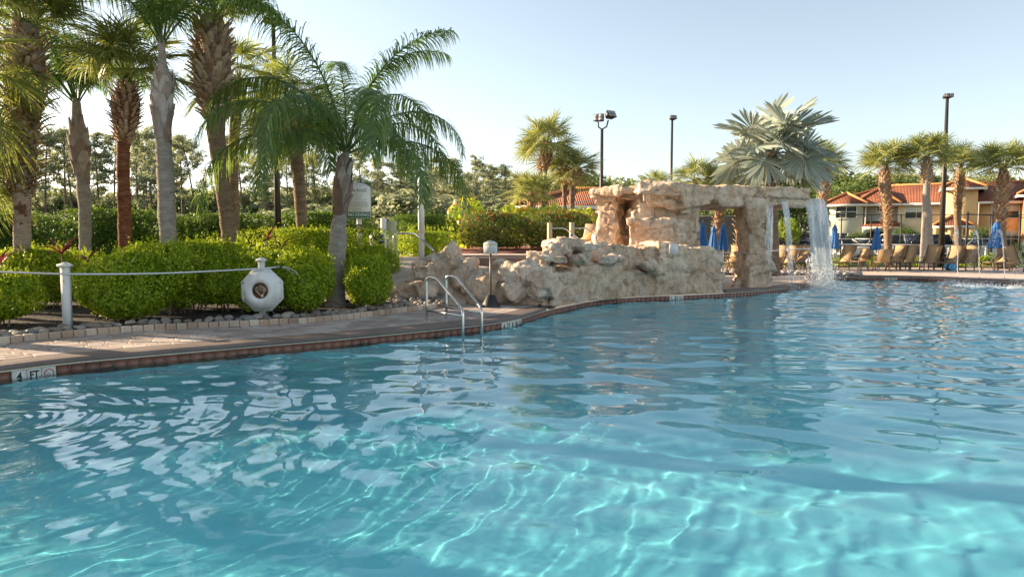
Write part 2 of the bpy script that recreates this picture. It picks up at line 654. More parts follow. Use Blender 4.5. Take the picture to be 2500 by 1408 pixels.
M['lf_lime'] = leafmat('lime_shrub_leaf', [(0, (.13, .20, .012)), (.35, (.23, .37, .018)), (.75, (.38, .51, .025)), (1, (.58, .62, .05))], .4, tcol=(.6, .65, .02))
M['lf_hedge'] = leafmat('hedge_leaf', [(0, (.025, .06, .012)), (.5, (.05, .11, .018)), (1, (.12, .20, .03))], .3, .5, tcol=(.35, .55, .03), spec=.25)
M['lf_flower'] = leafmat('flower_hedge_leaf', [(0, (0.065, 0.104, 0.0195)), (.6, (0.143, 0.195, 0.039)), (1, (0.312, 0.312, 0.091))], .3, .45, tcol=(.45, .5, .05))
M['lf_grape'] = leafmat('seagrape_leaf', [(0, (0.156, 0.286, 0.026)), (.5, (0.39, 0.546, 0.052)), (.8, (0.65, 0.65, 0.078)), (1, (0.715, 0.26, 0.065))], .45, .4, tcol=(.7, .75, .05))
M['petal'] = leafmat('red_petal', [(0, (.55, .03, .02)), (1, (.75, .12, .06))], .2, tcol=(.8, .1, .05))
M['lf_ti'] = leafmat('dark_red_leaf', [(0, (.09, .015, .02)), (1, (.3, .06, .06))], .3, tcol=(.5, .08, .06))
M['fr_queen'] = leafmat('queen_frond', [(0, (0.0585, 0.104, 0.0325)), (.6, (0.104, 0.176, 0.0455)), (1, (0.195, 0.273, 0.065))], .35, .4, tcol=(.35, .6, .05), spec=.5)
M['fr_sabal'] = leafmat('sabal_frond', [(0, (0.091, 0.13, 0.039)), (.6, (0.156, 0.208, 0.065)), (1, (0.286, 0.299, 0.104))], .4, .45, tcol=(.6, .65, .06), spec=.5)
M['fr_sabal2'] = leafmat('sunlit_sabal_frond', [(0, (.14, .18, .06)), (.6, (.25, .29, .09)), (1, (.48, .46, .19))], .32, .45, tcol=(.7, .7, .15), spec=.5)  # brighter, golder copy of the sabal colour with sunlight painted in
M['fr_bism'] = leafmat('silver_frond', [(0, (.21, .26, .22)), (.6, (.32, .37, .32)), (1, (.50, .51, .42))], .22, .55, tcol=(.55, .6, .42), spec=.2)
M['lf_pine'] = leafmat('pine_needles', [(0, (.16, .20, .11)), (.5, (.23, .27, .15)), (1, (.34, .36, .2))], .5, .6, tcol=(.6, .62, .36))  # distance haze put into the needle colour as paler greens
M['lf_tree'] = leafmat('tree_leaf', [(0, (0.0585, 0.0975, 0.026)), (.5, (0.0975, 0.156, 0.039)), (1, (0.169, 0.221, 0.065))], .25, .5, tcol=(.4, .5, .08))
M['lf_bright'] = leafmat('bright_small_leaf', [(0, (0.13, 0.234, 0.026)), (.6, (0.286, 0.416, 0.039)), (1, (0.585, 0.624, 0.078))], .35, .5, tcol=(.6, .7, .05))


# ================================================================== POOL
WZ = -.172


def spline(P, step=.12, closed=False):
    """Catmull-Rom through points, resampled evenly"""
    P = [np.array(p, float) for p in P]
    n = len(P)
    out = []
    rng_i = range(n if closed else n - 1)
    for i in rng_i:
        if closed:
            a, b, c, d = P[(i - 1) % n], P[i], P[(i + 1) % n], P[(i + 2) % n]
        else:
            a, b, c, d = P[max(i - 1, 0)], P[i], P[i + 1], P[min(i + 2, n - 1)]
        for t in np.linspace(0, 1, 24, endpoint=False):
            out.append(.5 * ((2 * b) + (-a + c) * t + (2 * a - 5 * b + 4 * c - d) * t * t + (-a + 3 * b - 3 * c + d) * t ** 3))
    out.append(P[0] if closed else P[-1])
    out = np.array(out)
    L = np.concatenate([[0], np.cumsum(np.linalg.norm(np.diff(out, axis=0), axis=1))])
    m = max(2, int(round(L[-1] / step)))
    s = np.linspace(0, L[-1], m + 1)
    r = np.stack([np.interp(s, L, out[:, k]) for k in range(out.shape[1])], -1)
    return r[:-1] if closed else r


EPX = [(0, 905.6), (150, 887), (308, 872), (620, 845), (810, 829), (1050, 806), (1204, 789), (1280, 774), (1335, 757), (1404, 742), (1457, 733), (1562, 724), (1665, 720), (1771, 715), (1880, 707), (1966, 697), (1996, 690), (2014, 682), (2040, 676.5), (2245, 678), (2336, 682), (2427, 686), (2500, 689)]
_e = [G(px, py, -.06) for px, py in EPX]
EDGE0 = [(-6.5, 6.9), (-7.3, 5.4), (-7.5, 3.6), (-6.8, 1.7), (-4.5, .9)]
EDGE = list(reversed(EDGE0))
EDGE = EDGE + [(p.x, p.y) for p in _e] + [(22, 21.5), (26, 17), (27, 10), (24, 3), (15, .9), (4, .7)]
EP = spline(EDGE, .1, closed=True)          # pool outline, 10 cm steps, clockwise seen from above
EN = np.roll(EP, -1, 0) - np.roll(EP, 1, 0)
EN = np.stack([-EN[:, 1], EN[:, 0]], -1)
EN /= np.linalg.norm(EN, axis=1)[:, None]
# orient outward (away from water)
area = .5 * np.sum(EP[:, 0] * np.roll(EP[:, 1], -1) - np.roll(EP[:, 0], -1) * EP[:, 1])
if area > 0: EN = -EN


def eidx(px, py, z=-.06):
    p = G(px, py, z)
    return int(np.argmin((EP[:, 0] - p.x) ** 2 + (EP[:, 1] - p.y) ** 2))


def inside(poly, P):
    x, y = P[:, 0], P[:, 1]
    c = np.zeros(len(P), bool)
    j = len(poly) - 1
    for i in range(len(poly)):
        xi, yi = poly[i]; xj, yj = poly[j]
        with np.errstate(divide='ignore', invalid='ignore'):
            hit = ((yi > y) != (yj > y)) & (x < (xj - xi) * (y - yi) / (yj - yi + 1e-12) + xi)
        c ^= hit
        j = i
    return c


def sweep(name, i0, i1, prof, mat, parent=None, closed=False, kind=None, smooth=True, step=1, caps=True):
    """profile (out, z) swept along the pool outline between two indices"""
    n = len(EP)
    idx = [(i0 + k) % n for k in range(0, ((i1 - i0) % n) + 1, step)] if not closed else list(range(0, n, step))
    V = []; Q = []
    m = len(prof)
    for i in idx:
        for o, z in prof:
            V.append((EP[i, 0] + EN[i, 0] * o, EP[i, 1] + EN[i, 1] * o, z))
    K = len(idx)
    for a in range(K if closed else K - 1):
        b = (a + 1) % K
        for k in range(m - 1):
            Q.append([a * m + k, b * m + k, b * m + k + 1, a * m + k + 1])
    T = []
    if caps and not closed:
        for a in (0, K - 1):
            T += [[a * m, a * m + k, a * m + k + 1] for k in range(1, m - 1)]
    mb = MB().add(V, Q, T)
    o = mb.obj(name, mat, parent, smooth, fix=True)
    if smooth: angled(o.data, 50)
    if kind: tag(o, kind=kind)
    return o


# index landmarks along the outline
I_CUSP = eidx(1338, 756)
I_PLAT = eidx(1773, 715)
I_L0 = int(np.argmin((EP[:, 0] + 4.5) ** 2 + (EP[:, 1] - .9) ** 2))
NEP = len(EP)

# floor, a little shallower towards the viewer
def floor_z(x, y):
    return WZ - .66 - np.clip((y - 2.5) * .12, -.05, .85)


def sheet(name, outer, holes, z, mat, kind='structure'):
    L = [[Vector((x, y, 0)) for x, y in outer]] + [[Vector((x, y, 0)) for x, y in h] for h in holes]
    tr = tessellate_polygon(L)
    V = [(v.x, v.y, z if not callable(z) else z(v.x, v.y)) for l in L for v in l]
    V = np.array(V)
    T = np.array(tr)
    a, b, c = V[T[:, 0]], V[T[:, 1]], V[T[:, 2]]
    up = np.cross(b - a, c - a)[:, 2] < 0
    T[up] = T[up][:, ::-1]
    o = inst(name, mk(name, V, None, T, mat))
    return tag(o, kind=kind)


gx = np.arange(-8.4, 28.2, .6); gy = np.arange(0, 29, .6)
X, Y = np.meshgrid(gx, gy)
V = np.stack([X, Y, floor_z(X, Y)], -1).reshape(-1, 3)
n = len(gx)
Q = np.array([[j * n + i, j * n + i + 1, (j + 1) * n + i + 1, (j + 1) * n + i] for j in range(len(gy) - 1) for i in range(n - 1)])
pool_floor = tag(inst('pool_floor', mk('pool_floor', V, Q, None, M['plaster_pool'], True)), kind='structure')
pool_floor.cycles.is_caustics_receiver = True
pool_wall = sweep('pool_wall', 0, 0, [(.02, -.40), (.02, -2.3), (.35, -2.3)], M['plaster_pool'], closed=True, kind='structure', step=2)
pool_wall.cycles.is_caustics_receiver = True

# water surface: real ripples; finer towards the camera
W = []
wr = np.random.default_rng(21)
lams = np.geomspace(.34, 3.0, 30)
for i, lam in enumerate(lams):
    main = wr.normal(R(100), R(38))
    th = main if wr.random() < .7 else wr.uniform(0, 2 * math.pi)
    if lam < .95:
        sl = .0235
        th = wr.uniform(0, 2 * math.pi) if wr.random() < .6 else th
    else:
        sl = .008
    k = 2 * math.pi / lam
    W.append((k, th, wr.uniform(0, 6.28), sl / k * wr.uniform(.6, 1.3)))


W2 = []
for i, lam in enumerate(np.geomspace(.17, .34, 10)):
    k = 2 * math.pi / lam
    W2.append((k, wr.normal(R(90), R(28)), wr.uniform(0, 6.28), .021 / k * wr.uniform(.7, 1.2)))


def water_h(X, Y):
    Z = np.full(X.shape, WZ)
    fall = np.hypot(X - 10.2, Y - 21.5)
    far = np.clip(np.hypot(X, Y) / 9, .85, 1.9)
    wx = .5 * np.sin(.7 * X + 1.1) + .4 * np.sin(.53 * Y + .5 * X)
    wy = .5 * np.sin(.61 * Y + 2.1) + .35 * np.sin(.8 * X - .37 * Y)
    for k, th, p, a in W:
        ph = k * (X * math.cos(th) + Y * math.sin(th)) + p + 1.2 * (wx * math.cos(th + p) + wy * math.sin(th + p)) * min(k / 6, 2)
        env = .75 + .45 * np.sin(.45 * X * math.cos(p * 3) + .5 * Y * math.sin(p * 3) + p * 2)
        s = np.sin(ph)
        Z = Z + a * env * far * (s + .18 * np.sin(2 * ph + .5))
    mid = np.clip((np.hypot(X, Y) - 5.5) / 5, 0, 1)
    for k, th, p, a in W2:
        ph = k * (X * math.cos(th) + Y * math.sin(th)) + p + .8 * np.sin(1.3 * X + p) + .8 * np.sin(1.1 * Y + 2 * p)
        Z = Z + a * mid * (.7 + .5 * np.sin(.6 * X + .5 * Y + 3 * p)) * np.sin(ph)
    # rings from the falling water and from the inlet by the left wall
    Z = Z + .010 * np.exp(-fall / 3.0) * np.sin(16 * fall + .6 * np.sin(3 * X))
    Z = Z + .006 * np.exp(-fall / 9) * np.sin(5.2 * fall + .8 * np.sin(1.3 * X + Y))
    rr = np.hypot(X + 4.6, Y - 5.9)
    Z = Z + .0028 * np.exp(-rr / 1.3) * np.sin(30 * rr + .5 * np.sin(5 * X)) + .0016 * np.exp(-rr / 1.6) * np.sin(41 * rr + X * 9)
    for jx, jy in ((13.9, 21.7), (15.3, 21.4), (16.7, 21), (18, 20.5)):
        r2 = np.hypot(X - jx, Y - jy)
        Z = Z + .016 * np.exp(-r2 / 1.1) * np.sin(15 * r2)
    return Z


m_, n_ = 640, 760
tt = np.linspace(0, 1, m_)
ys = .7 + 27.4 * (.18 * tt + .82 * tt ** 2.0)
uu = np.linspace(-1, 1, n_)
Yg = np.repeat(ys[:, None], n_, 1)
Xg = uu[None, :] * (4.0 + .86 * Yg)
out = (Xg > 28) | (Xg < -8.5)
Zg = water_h(Xg, Yg)
Vw = np.stack([Xg, Yg, Zg], -1).reshape(-1, 3)
i = np.arange((n_ - 1) * (m_ - 1)); r_ = i // (n_ - 1); c_ = i % (n_ - 1); a_ = r_ * n_ + c_
Qw = np.stack([a_, a_ + 1, a_ + n_ + 1, a_ + n_], -1)
ctr = Vw[Qw].mean(1)
off = EP + EN * .12
Qw = Qw[inside(off[::4], ctr)]
used = np.zeros(len(Vw), bool); used[Qw.ravel()] = True
remap = np.cumsum(used) - 1
water = tag(inst('pool_water', mk('pool_water', Vw[used], remap[Qw], None, M['water'], True)), kind='structure')
water.cycles.is_caustics_caster = True

# waterline: cream grout line, row of red tiles, second row under the water
waterline = tag(sweep('waterline_band', 0, 0, [(.0, -.062), (.0, -.078), (.012, -.080), (.012, -.40), (.03, -.40)], M['grout'], closed=True, smooth=False), kind='structure')
cop_prof = [(.012, -.0615), (-.018, -.058), (-.034, -.045), (-.036, -.028), (-.028, -.012), (-.012, -.002), (.012, .004), (.38, .004), (.39, -.02)]
coping = sweep('pool_coping', I_L0, I_CUSP - 2, cop_prof, M['coping'], kind='structure')
coping_far = sweep('pool_coping', I_PLAT, (I_L0 - 60) % NEP, cop_prof, M['coping'], kind='structure')

tile_w, tile_h = .142, .148
tm = MB().box((0, .006, 0), (tile_w, .012, tile_h)).mesh('tile', M['tile'])
s_cum = np.concatenate([[0], np.cumsum(np.linalg.norm(np.diff(np.vstack([EP, EP[:1]]), axis=0), axis=1))])
TOT = s_cum[-1]


def along(s):
    s = s % TOT
    i = min(int(np.searchsorted(s_cum, s, 'right') - 1), NEP - 1)
    f = (s - s_cum[i]) / max(1e-6, s_cum[i + 1] - s_cum[i])
    p = EP[i] * (1 - f) + EP[(i + 1) % NEP] * f
    nn = EN[i] * (1 - f) + EN[(i + 1) % NEP] * f
    return p, nn / np.linalg.norm(nn)


def sof(px, py):
    return s_cum[eidx(px, py)]


MARKS = [('4 FT', 30, 902, 3, True), ('4 FT 8 IN', 1226, 785, 5, True), ('5 FT', 1628, 721, 3, True), ('4 FT', 2160, 677, 3, True)]
pitch = .15
s0 = sof(0, 905.6) - 1.2
s1 = sof(2500, 689) + .6
ntile = int((s1 - s0) / pitch)
mark_at = []
for txt, px, py, nt_, sym in MARKS:
    k = int(round((sof(px, py) - s0) / pitch))
    mark_at.append((txt, k, nt_, px))
skip = {k + j for _, k, nt_, _ in mark_at for j in range(nt_)}
extra = MB()
cnt = 0
for k in range(ntile):
    p, nn = along(s0 + (k + .5) * pitch)
    ang = math.atan2(-nn[0], nn[1])
    if k in skip: continue
    z = -.0795 - tile_h / 2
    if cnt < 290:
        inst('tile', tm, waterline, (p[0] - nn[0] * .003, p[1] - nn[1] * .003, z), (0, 0, ang))
    else:
        extra.box((p[0] + nn[0] * .006, p[1] + nn[1] * .006, z), (tile_w, .012, tile_h), rz=ang)
    cnt += 1
for k in range(ntile):
    p, nn = along(s0 + (k + .5) * pitch)
    extra.box((p[0] + nn[0] * .006, p[1] + nn[1] * .006, -.0795 - tile_h * 1.5 - .006), (tile_w, .012, tile_h), rz=math.atan2(-nn[0], nn[1]))
tag(extra.obj('lower_tile_row', M['tile'], waterline), kind='stuff')


def text_obj(s, size, mat, parent, loc, rot=(R(90), 0, 0), name='lettering', ext=.001, align='CENTER', sx=1.0, bold=0.0):
    cu = bpy.data.curves.new('txt', 'FONT')
    cu.body = s; cu.size = size; cu.align_x = align; cu.align_y = 'CENTER'; cu.extrude = ext; cu.offset = bold
    cu.resolution_u = 3
    t = bpy.data.objects.new('txt', cu)
    COL.objects.link(t)
    dg = bpy.context.evaluated_depsgraph_get()
    me = bpy.data.meshes.new_from_object(t.evaluated_get(dg))
    bpy.data.objects.remove(t)
    me.materials.clear(); me.materials.append(mat)
    return inst(name, me, parent, loc, rot, (sx, 1, 1))


def ringmesh(name, r0, r1, d, mat, n=28, parent=None, loc=(0, 0, 0), rot=(0, 0, 0)):
    mb = MB()
    V = []; Q = []
    for k in range(n):
        a = 2 * math.pi * k / n
        c, s = math.cos(a), math.sin(a)
        V += [(r0 * c, -d, r0 * s), (r1 * c, -d, r1 * s), (r1 * c, 0, r1 * s), (r0 * c, 0, r0 * s)]
    for k in range(n):
        a = 4 * k; b = 4 * ((k + 1) % n)
        for j in range(4):
            Q.append([a + j, b + j, b + (j + 1) % 4, a + (j + 1) % 4])
    return inst(name, MB().add(V, Q).mesh(name, mat), parent, loc, rot)


M['marktile'] = plain('white_marker_tile', (.66, .62, .55), .35, var=.08, scale=14)
mlabels = {30: 'white tile depth marker reading 4 FT at the left end of the near pool wall',
           1226: 'white tile depth marker reading 4 FT 8 IN just right of the pool ladder',
           1628: 'white tile depth marker reading 5 FT below the rock wall',
           2160: 'white tile depth marker reading 4 FT on the far pool wall below the loungers'}
for txt, k, nt_, px in mark_at:
    w = nt_ * pitch
    p, nn = along(s0 + (k + nt_ / 2) * pitch)
    ang = math.atan2(-nn[0], nn[1])
    t = thing('depth_marker', mlabels[px], 'depth marker', (p[0] - nn[0] * .009, p[1] - nn[1] * .009, -.0795 - tile_h / 2), ang, 'depth markers on the pool wall')
    for j in range(nt_):
        x = -w / 2 + (j + .5) * pitch
        # each tile follows the curve of the wall
        pj, nj = along(s0 + (k + j + .5) * pitch)
        lp = Matrix.Rotation(-ang, 2) @ Vector((pj[0] - nj[0] * .006 - t.location.x, pj[1] - nj[1] * .006 - t.location.y))
        inst('marker_tile', MB().box((0, 0, 0), (pitch - .006, .014, tile_h)).mesh('marker_tile', M['marktile']), t, (lp.x, lp.y, 0), (0, 0, math.atan2(-nj[0], nj[1]) - ang))
        if j == nt_ - 1:
            r = .052
            for rr0, rr1 in ((r - .009, r),):
                ringmesh('prohibition_ring', rr0, rr1, .003, M['red'], 28, t, (lp.x, lp.y - .009, 0))
            d = r * .68
            MB().bar((lp.x - d, lp.y - .0115, d), (lp.x + d, lp.y - .0115, -d), .009, .002).obj('prohibition_bar', M['red'], t)
            mb = MB()
            mb.bar((lp.x - .03, lp.y - .0095, -.02), (lp.x + .005, lp.y - .0095, .003), .006, .002)
            mb.bar((lp.x + .003, lp.y - .0095, .002), (lp.x + .028, lp.y - .0095, .026), .005, .002)
            mb.obj('diver_figure', M['text'], t)
    if nt_ == 3: pieces = [(txt.split()[0], 0), (txt.split()[1], 1)]
    else: pieces = [(c, i) for i, c in enumerate(txt.split())]
    for c, j in pieces:
        pj, nj = along(s0 + (k + j + .5) * pitch)
        lp = Matrix.Rotation(-ang, 2) @ Vector((pj[0] - nj[0] * .006 - t.location.x, pj[1] - nj[1] * .006 - t.location.y))
        text_obj(c, .125, M['text'], t, (lp.x, lp.y - .0085, 0), (R(90), 0, math.atan2(-nj[0], nj[1]) - ang), sx=.85 if len(c) < 2 else .72, bold=.004)

# ================================================================== GROUND, DECK, BEDS
hole_a = [tuple(p) for p in (EP + EN * .1)[::3]]
hole_b = [tuple(p) for p in (EP + EN * .34)[::3]]
sheet('ground', [(-900, -60), (900, -60), (900, 1500), (-900, 1500)], [hole_a], -.04, M['ground'])
deck = sheet('pool_deck', [(-14, -6), (34, -6), (40, 20), (40, 33.6), (2, 35), (-14, 33)], [hole_b], -.006, M['deck'])

FPXL = [(-330, 880), (-160, 858), (0, 840.5), (308, 812), (620, 796), (810, 784), (1041, 755.5), (1098, 747)]
FP = spline([(G(a, b).x, G(a, b).y) for a, b in FPXL], .155)     # kerb line of the planting bed
FN = np.gradient(FP, axis=0)
FN = np.stack([-FN[:, 1], FN[:, 0]], -1)
FN /= np.linalg.norm(FN, axis=1)[:, None]


def bed_z(x, y):
    return .045 + .02 * math.sin(x * 2.1) * math.sin(y * 1.7)


gxs = np.arange(-22, -1, .25); gys = np.arange(7, 24, .25)
bp = [tuple(p) for p in (FP + FN * .06)] + [(-2.2, 15.2), (-3.2, 15.9), (-3.9, 18), (-4.4, 22), (-4.4, 24), (-22, 24), (-22, 8)]
X, Y = np.meshgrid(gxs, gys)
mid = np.stack([X.ravel(), Y.ravel()], -1)
keep = inside(bp, mid)
from mathutils.geometry import delaunay_2d_cdt
pts = [Vector(p) for p in bp] + [Vector(p) for p in mid[keep]]
res = delaunay_2d_cdt(pts, [], [list(range(len(bp)))], 1, 1e-4)
zz = .05 + .025 * fbm(np.array([(v.x * 2, v.y * 2, 0) for v in res[0]]), 3)
Vb = np.array([(v.x, v.y, z) for v, z in zip(res[0], zz)])
Vb[:, 2] = np.maximum(Vb[:, 2], .02)
Tb = [f[:] for f in res[2] if len(f) == 3]
bed = tag(inst('planting_bed', mk('planting_bed', Vb, None, Tb, M['mulch'], True)), kind='structure')
bm = bmesh.new(); bm.from_mesh(bed.data); bmesh.ops.recalc_face_normals(bm, faces=bm.faces); bm.to_mesh(bed.data); bm.free()


def bevbox(name, dx, dy, dz, bev, mat, jit=0, seg=1):
    bm = bmesh.new()
    bmesh.ops.create_cube(bm, size=1)
    for v in bm.verts:
        v.co = Vector((v.co.x * dx, v.co.y * dy, v.co.z * dz)) + Vector([random.uniform(-jit, jit) for _ in range(3)])
    bmesh.ops.bevel(bm, geom=bm.edges[:], offset=bev, segments=seg, affect='EDGES')
    me = bpy.data.meshes.new(name)
    bm.to_mesh(me); bm.free()
    me.materials.append(mat)
    return me


ed = [bevbox('edging_block', .148, .12, .105, .011, M['edging'], .003) for _ in range(3)]
kerb = MB()
for i in range(len(FP) - 1):
    a = FP[i] + FN[i] * .055; b = FP[i + 1] + FN[i + 1] * .055
    kerb.box(((a[0] + b[0]) / 2, (a[1] + b[1]) / 2, .02), (.16, .08, .06), rz=math.atan2(b[1] - a[1], b[0] - a[0]))
kerb = tag(kerb.obj('planter_kerb', M['grout']), kind='structure')
kerb.data.materials[0] = M['mulch']
for i in range(len(FP) - 1):
    c = (FP[i] + FP[i + 1]) / 2 + FN[i] * .06
    d = FP[i + 1] - FP[i]
    inst('edging_block', ed[i % 3], kerb, (c[0], c[1], .047 + random.uniform(-.004, .004)), (random.uniform(-.02, .02), random.uniform(-.02, .02), math.atan2(d[1], d[0]) + random.uniform(-.03, .03)))

# pavers of the path between the kerb and the coping
pm = [bevbox('paver', .283, .187, .05, .008, M['paver'], .002), bevbox('paver', .283, .187, .05, .007, M['paver'], .003), bevbox('paver', .183, .187, .05, .008, M['paver'], .002)]
polyb = [tuple(p) for p in FP] + [(-1.0, 15.0), (.4, 15.4), (.9, 14.6)] + [tuple(EP[i % NEP] + EN[i % NEP] * .37) for i in range(I_CUSP - 6, int(eidx(0, 905)) - 30, -4)]
cand = []
for row in range(14):
    o = .39 + .1 + row * .195
    s = s0 - 1.0 - (row % 2) * .14
    while s < s_cum[I_CUSP]:
        wide = random.random() < .78
        w = .29 if wide else .19
        p, nn = along(s + w / 2)
        # arc length grows or shrinks with the offset
        q = p + nn * o
        p2, n2 = along(s + w); p1, n1 = along(s)
        w_out = np.linalg.norm((p2 + n2 * o) - (p1 + n1 * o))
        cand.append((q, math.atan2(-nn[0], nn[1]), wide, w_out / w))
        s += w
Qs = np.array([c[0] for c in cand])
ok = inside(polyb, Qs)
cand = [c for c, k in zip(cand, ok) if k]
cand.sort(key=lambda c: np.hypot(*c[0]) - (100 if abs(c[0][0]) < .80 * c[0][1] else 0))
M['joint'] = plain('paver_joint_sand', (.2, .16, .13), .95, var=.2, scale=10)
base = sheet('path_bed', polyb, [], .002, M['joint'])
rest = MB()
for k, (q, ang, wide, sc_) in enumerate(cand):
    h = -.0175 + random.uniform(-.0015, .0025)
    if k < 298:
        inst('paver', pm[random.choice((0, 1))] if wide else pm[2], base, (q[0], q[1], h), (random.uniform(-.006, .006), random.uniform(-.006, .006), ang), (sc_, 1, 1))
    else:
        rest.box((q[0], q[1], h), (.283 * sc_ if wide else .183 * sc_, .187, .05), rz=ang)
if rest.V: tag(rest.obj('far_pavers', M['paver'], base), kind='stuff')

# raised terrace round the spa
def tfront(x):
    return np.interp(x, [-3.6, -1.2, .4, 1.0, 1.8, 2.6, 4.0, 5.3], [14.6, 14.8, 15.1, 15.9, 17.0, 17.8, 18.7, 19.5])


def tz(x, y):
    y = np.asarray(y, float); x = np.asarray(x, float)
    fr = tfront(x)
    z = np.interp(y - fr, [.0, .4, 1.0, 1.8, 2.6, 5, 11, 17, 25], [-.1, .2, .48, .72, .84, .90, 1.02, 1.05, .9])
    l = np.clip((x + 4.9) / 1.4, 0, 1); l = l * l * (3 - 2 * l)
    return z * l - .03 * (1 - l)


gx = np.arange(-5.0, 5.25, .25); gy = np.arange(14.6, 40, .3)
X, Y = np.meshgrid(gx, gy)
V = np.stack([X, Y, tz(X, Y)], -1).reshape(-1, 3)
n = len(gx)
Q = [[j * n + i, j * n + i + 1, (j + 1) * n + i + 1, (j + 1) * n + i] for j in range(len(gy) - 1) for i in range(n - 1) if V[j * n + i][2] > -.05 and V[j * n + i][1] > tfront(V[j * n + i][0]) - .1]
# side skirts so the terrace is solid
tag(inst('spa_terrace', mk('spa_terrace', V, Q, None, M['deck'], True)), kind='structure')
sk_ = MB()
for j in range(len(gy) - 1):
    a = V[j * n + n - 1]; b = V[(j + 1) * n + n - 1]
    sk_.add([a, b, (b[0], b[1], -.1), (a[0], a[1], -.1)], [[0, 3, 2, 1]])
tag(sk_.obj('terrace_wall', M['rock']), kind='structure')
# red mulch under the flowering hedge
X, Y = np.meshgrid(np.arange(-2.2, 5.2, .25), np.arange(22.6, 34, .4))
V = np.stack([X, Y, tz(X, Y) + .03 + .02 * np.sin(X * 5) * np.sin(Y * 4)], -1).reshape(-1, 3)
n = X.shape[1]
Q = [[j * n + i, j * n + i + 1, (j + 1) * n + i + 1, (j + 1) * n + i] for j in range(X.shape[0] - 1) for i in range(n - 1)]
M['redmulch'] = plain('red_mulch', (.22, .07, .04), .95, var=.5, scale=30, bump=.5)
tag(inst('mulch_bed', mk('mulch_bed', V, Q, None, M['redmulch'], True)), kind='structure')
# spa: dark rounded coping ring and its water
spa_c = np.array([.05, 18.3])
spv = MB()
ringp = []
for k in range(48):
    a = 2 * math.pi * k / 48
    ringp.append((spa_c[0] + 1.9 * math.cos(a), spa_c[1] + 1.0 * math.sin(a)))
zt = .86
V = []; Q = []
prof = [(-.02, -.06), (-.04, .03), (0, .09), (.06, .12), (.3, .12), (.34, .08), (.34, -.1)]
for k, (x, y) in enumerate(ringp):
    a = 2 * math.pi * k / 48
    for o, z in prof: V.append((x + math.cos(a) * o, y + math.sin(a) * o, zt + z))
m_ = len(prof)
for k in range(48):
    b = (k + 1) % 48
    for j in range(m_ - 1): Q.append([k * m_ + j, b * m_ + j, b * m_ + j + 1, k * m_ + j + 1])
spa = tag(inst('spa_coping', mk('spa_coping', V, Q, None, M['coping'], True)), kind='structure')
V = [(spa_c[0], spa_c[1], zt + .0)] + [(x, y, zt + .0) for x, y in ringp]
M['spawater'] = NT('spa_water').base((.05, .16, .18)).set(Roughness=.06).m
tag(inst('spa_water', mk('spa_water', V, None, [[0, 1 + k, 1 + (k + 1) % 48] for k in range(48)], M['spawater'])), kind='structure')
# car park behind the fence
tag(inst('car_park', mk('car_park', [(8, 43, -.03), (70, 43, -.03), (70, 64, -.03), (8, 64, -.03)], [[0, 1, 2, 3]], None, M['asphalt'])), kind='structure')

# ================================================================== ROCKWORK
def slab(mb, xl, xr, yt, yb, Yl, Yr, th, j=.02, slope=0):
    """a block whose front face spans the given sight lines at its own distance; th = depth behind"""
    ytl, ytr = yt if hasattr(yt, '__len__') else (yt, yt)
    ybl, ybr = yb if hasattr(yb, '__len__') else (yb, yb)
    a, b = A(xl, ybl, Yl), A(xr, ybr, Yr)
    c, d = A(xr, ytr, Yr), A(xl, ytl, Yl)
    dirv = Vector((b.x - a.x, b.y - a.y, 0)).normalized()
    nrm = Vector((-dirv.y, dirv.x, 0))
    if nrm.y < 0: nrm = -nrm
    off = nrm * th
    sl = nrm * slope
    P = [a, b, b + off, a + off, d + sl, c + sl, c + off, d + off]
    P = [p + Vector([random.uniform(-j, j) for _ in range(3)]) for p in P]
    mb.hexa([tuple(p) for p in P])


def blob(mb, px, py, Y, rx, ry, rz, j=.2, sub=1, rot=0):
    bm = bmesh.new()
    bmesh.ops.create_icosphere(bm, subdivisions=sub, radius=1)
    c = A(px, py, Y)
    V = []
    for v in bm.verts:
        p = v.co.copy()
        p = p * (1 + random.uniform(-j, j))
        p = Vector((p.x * rx, p.y * ry, p.z * rz))
        p = Matrix.Rotation(rot, 3, 'Y') @ p
        V.append(tuple(c + p))
    F = [[v.index for v in f.verts] for f in bm.faces]
    bm.free()
    mb.add(V, None, F)


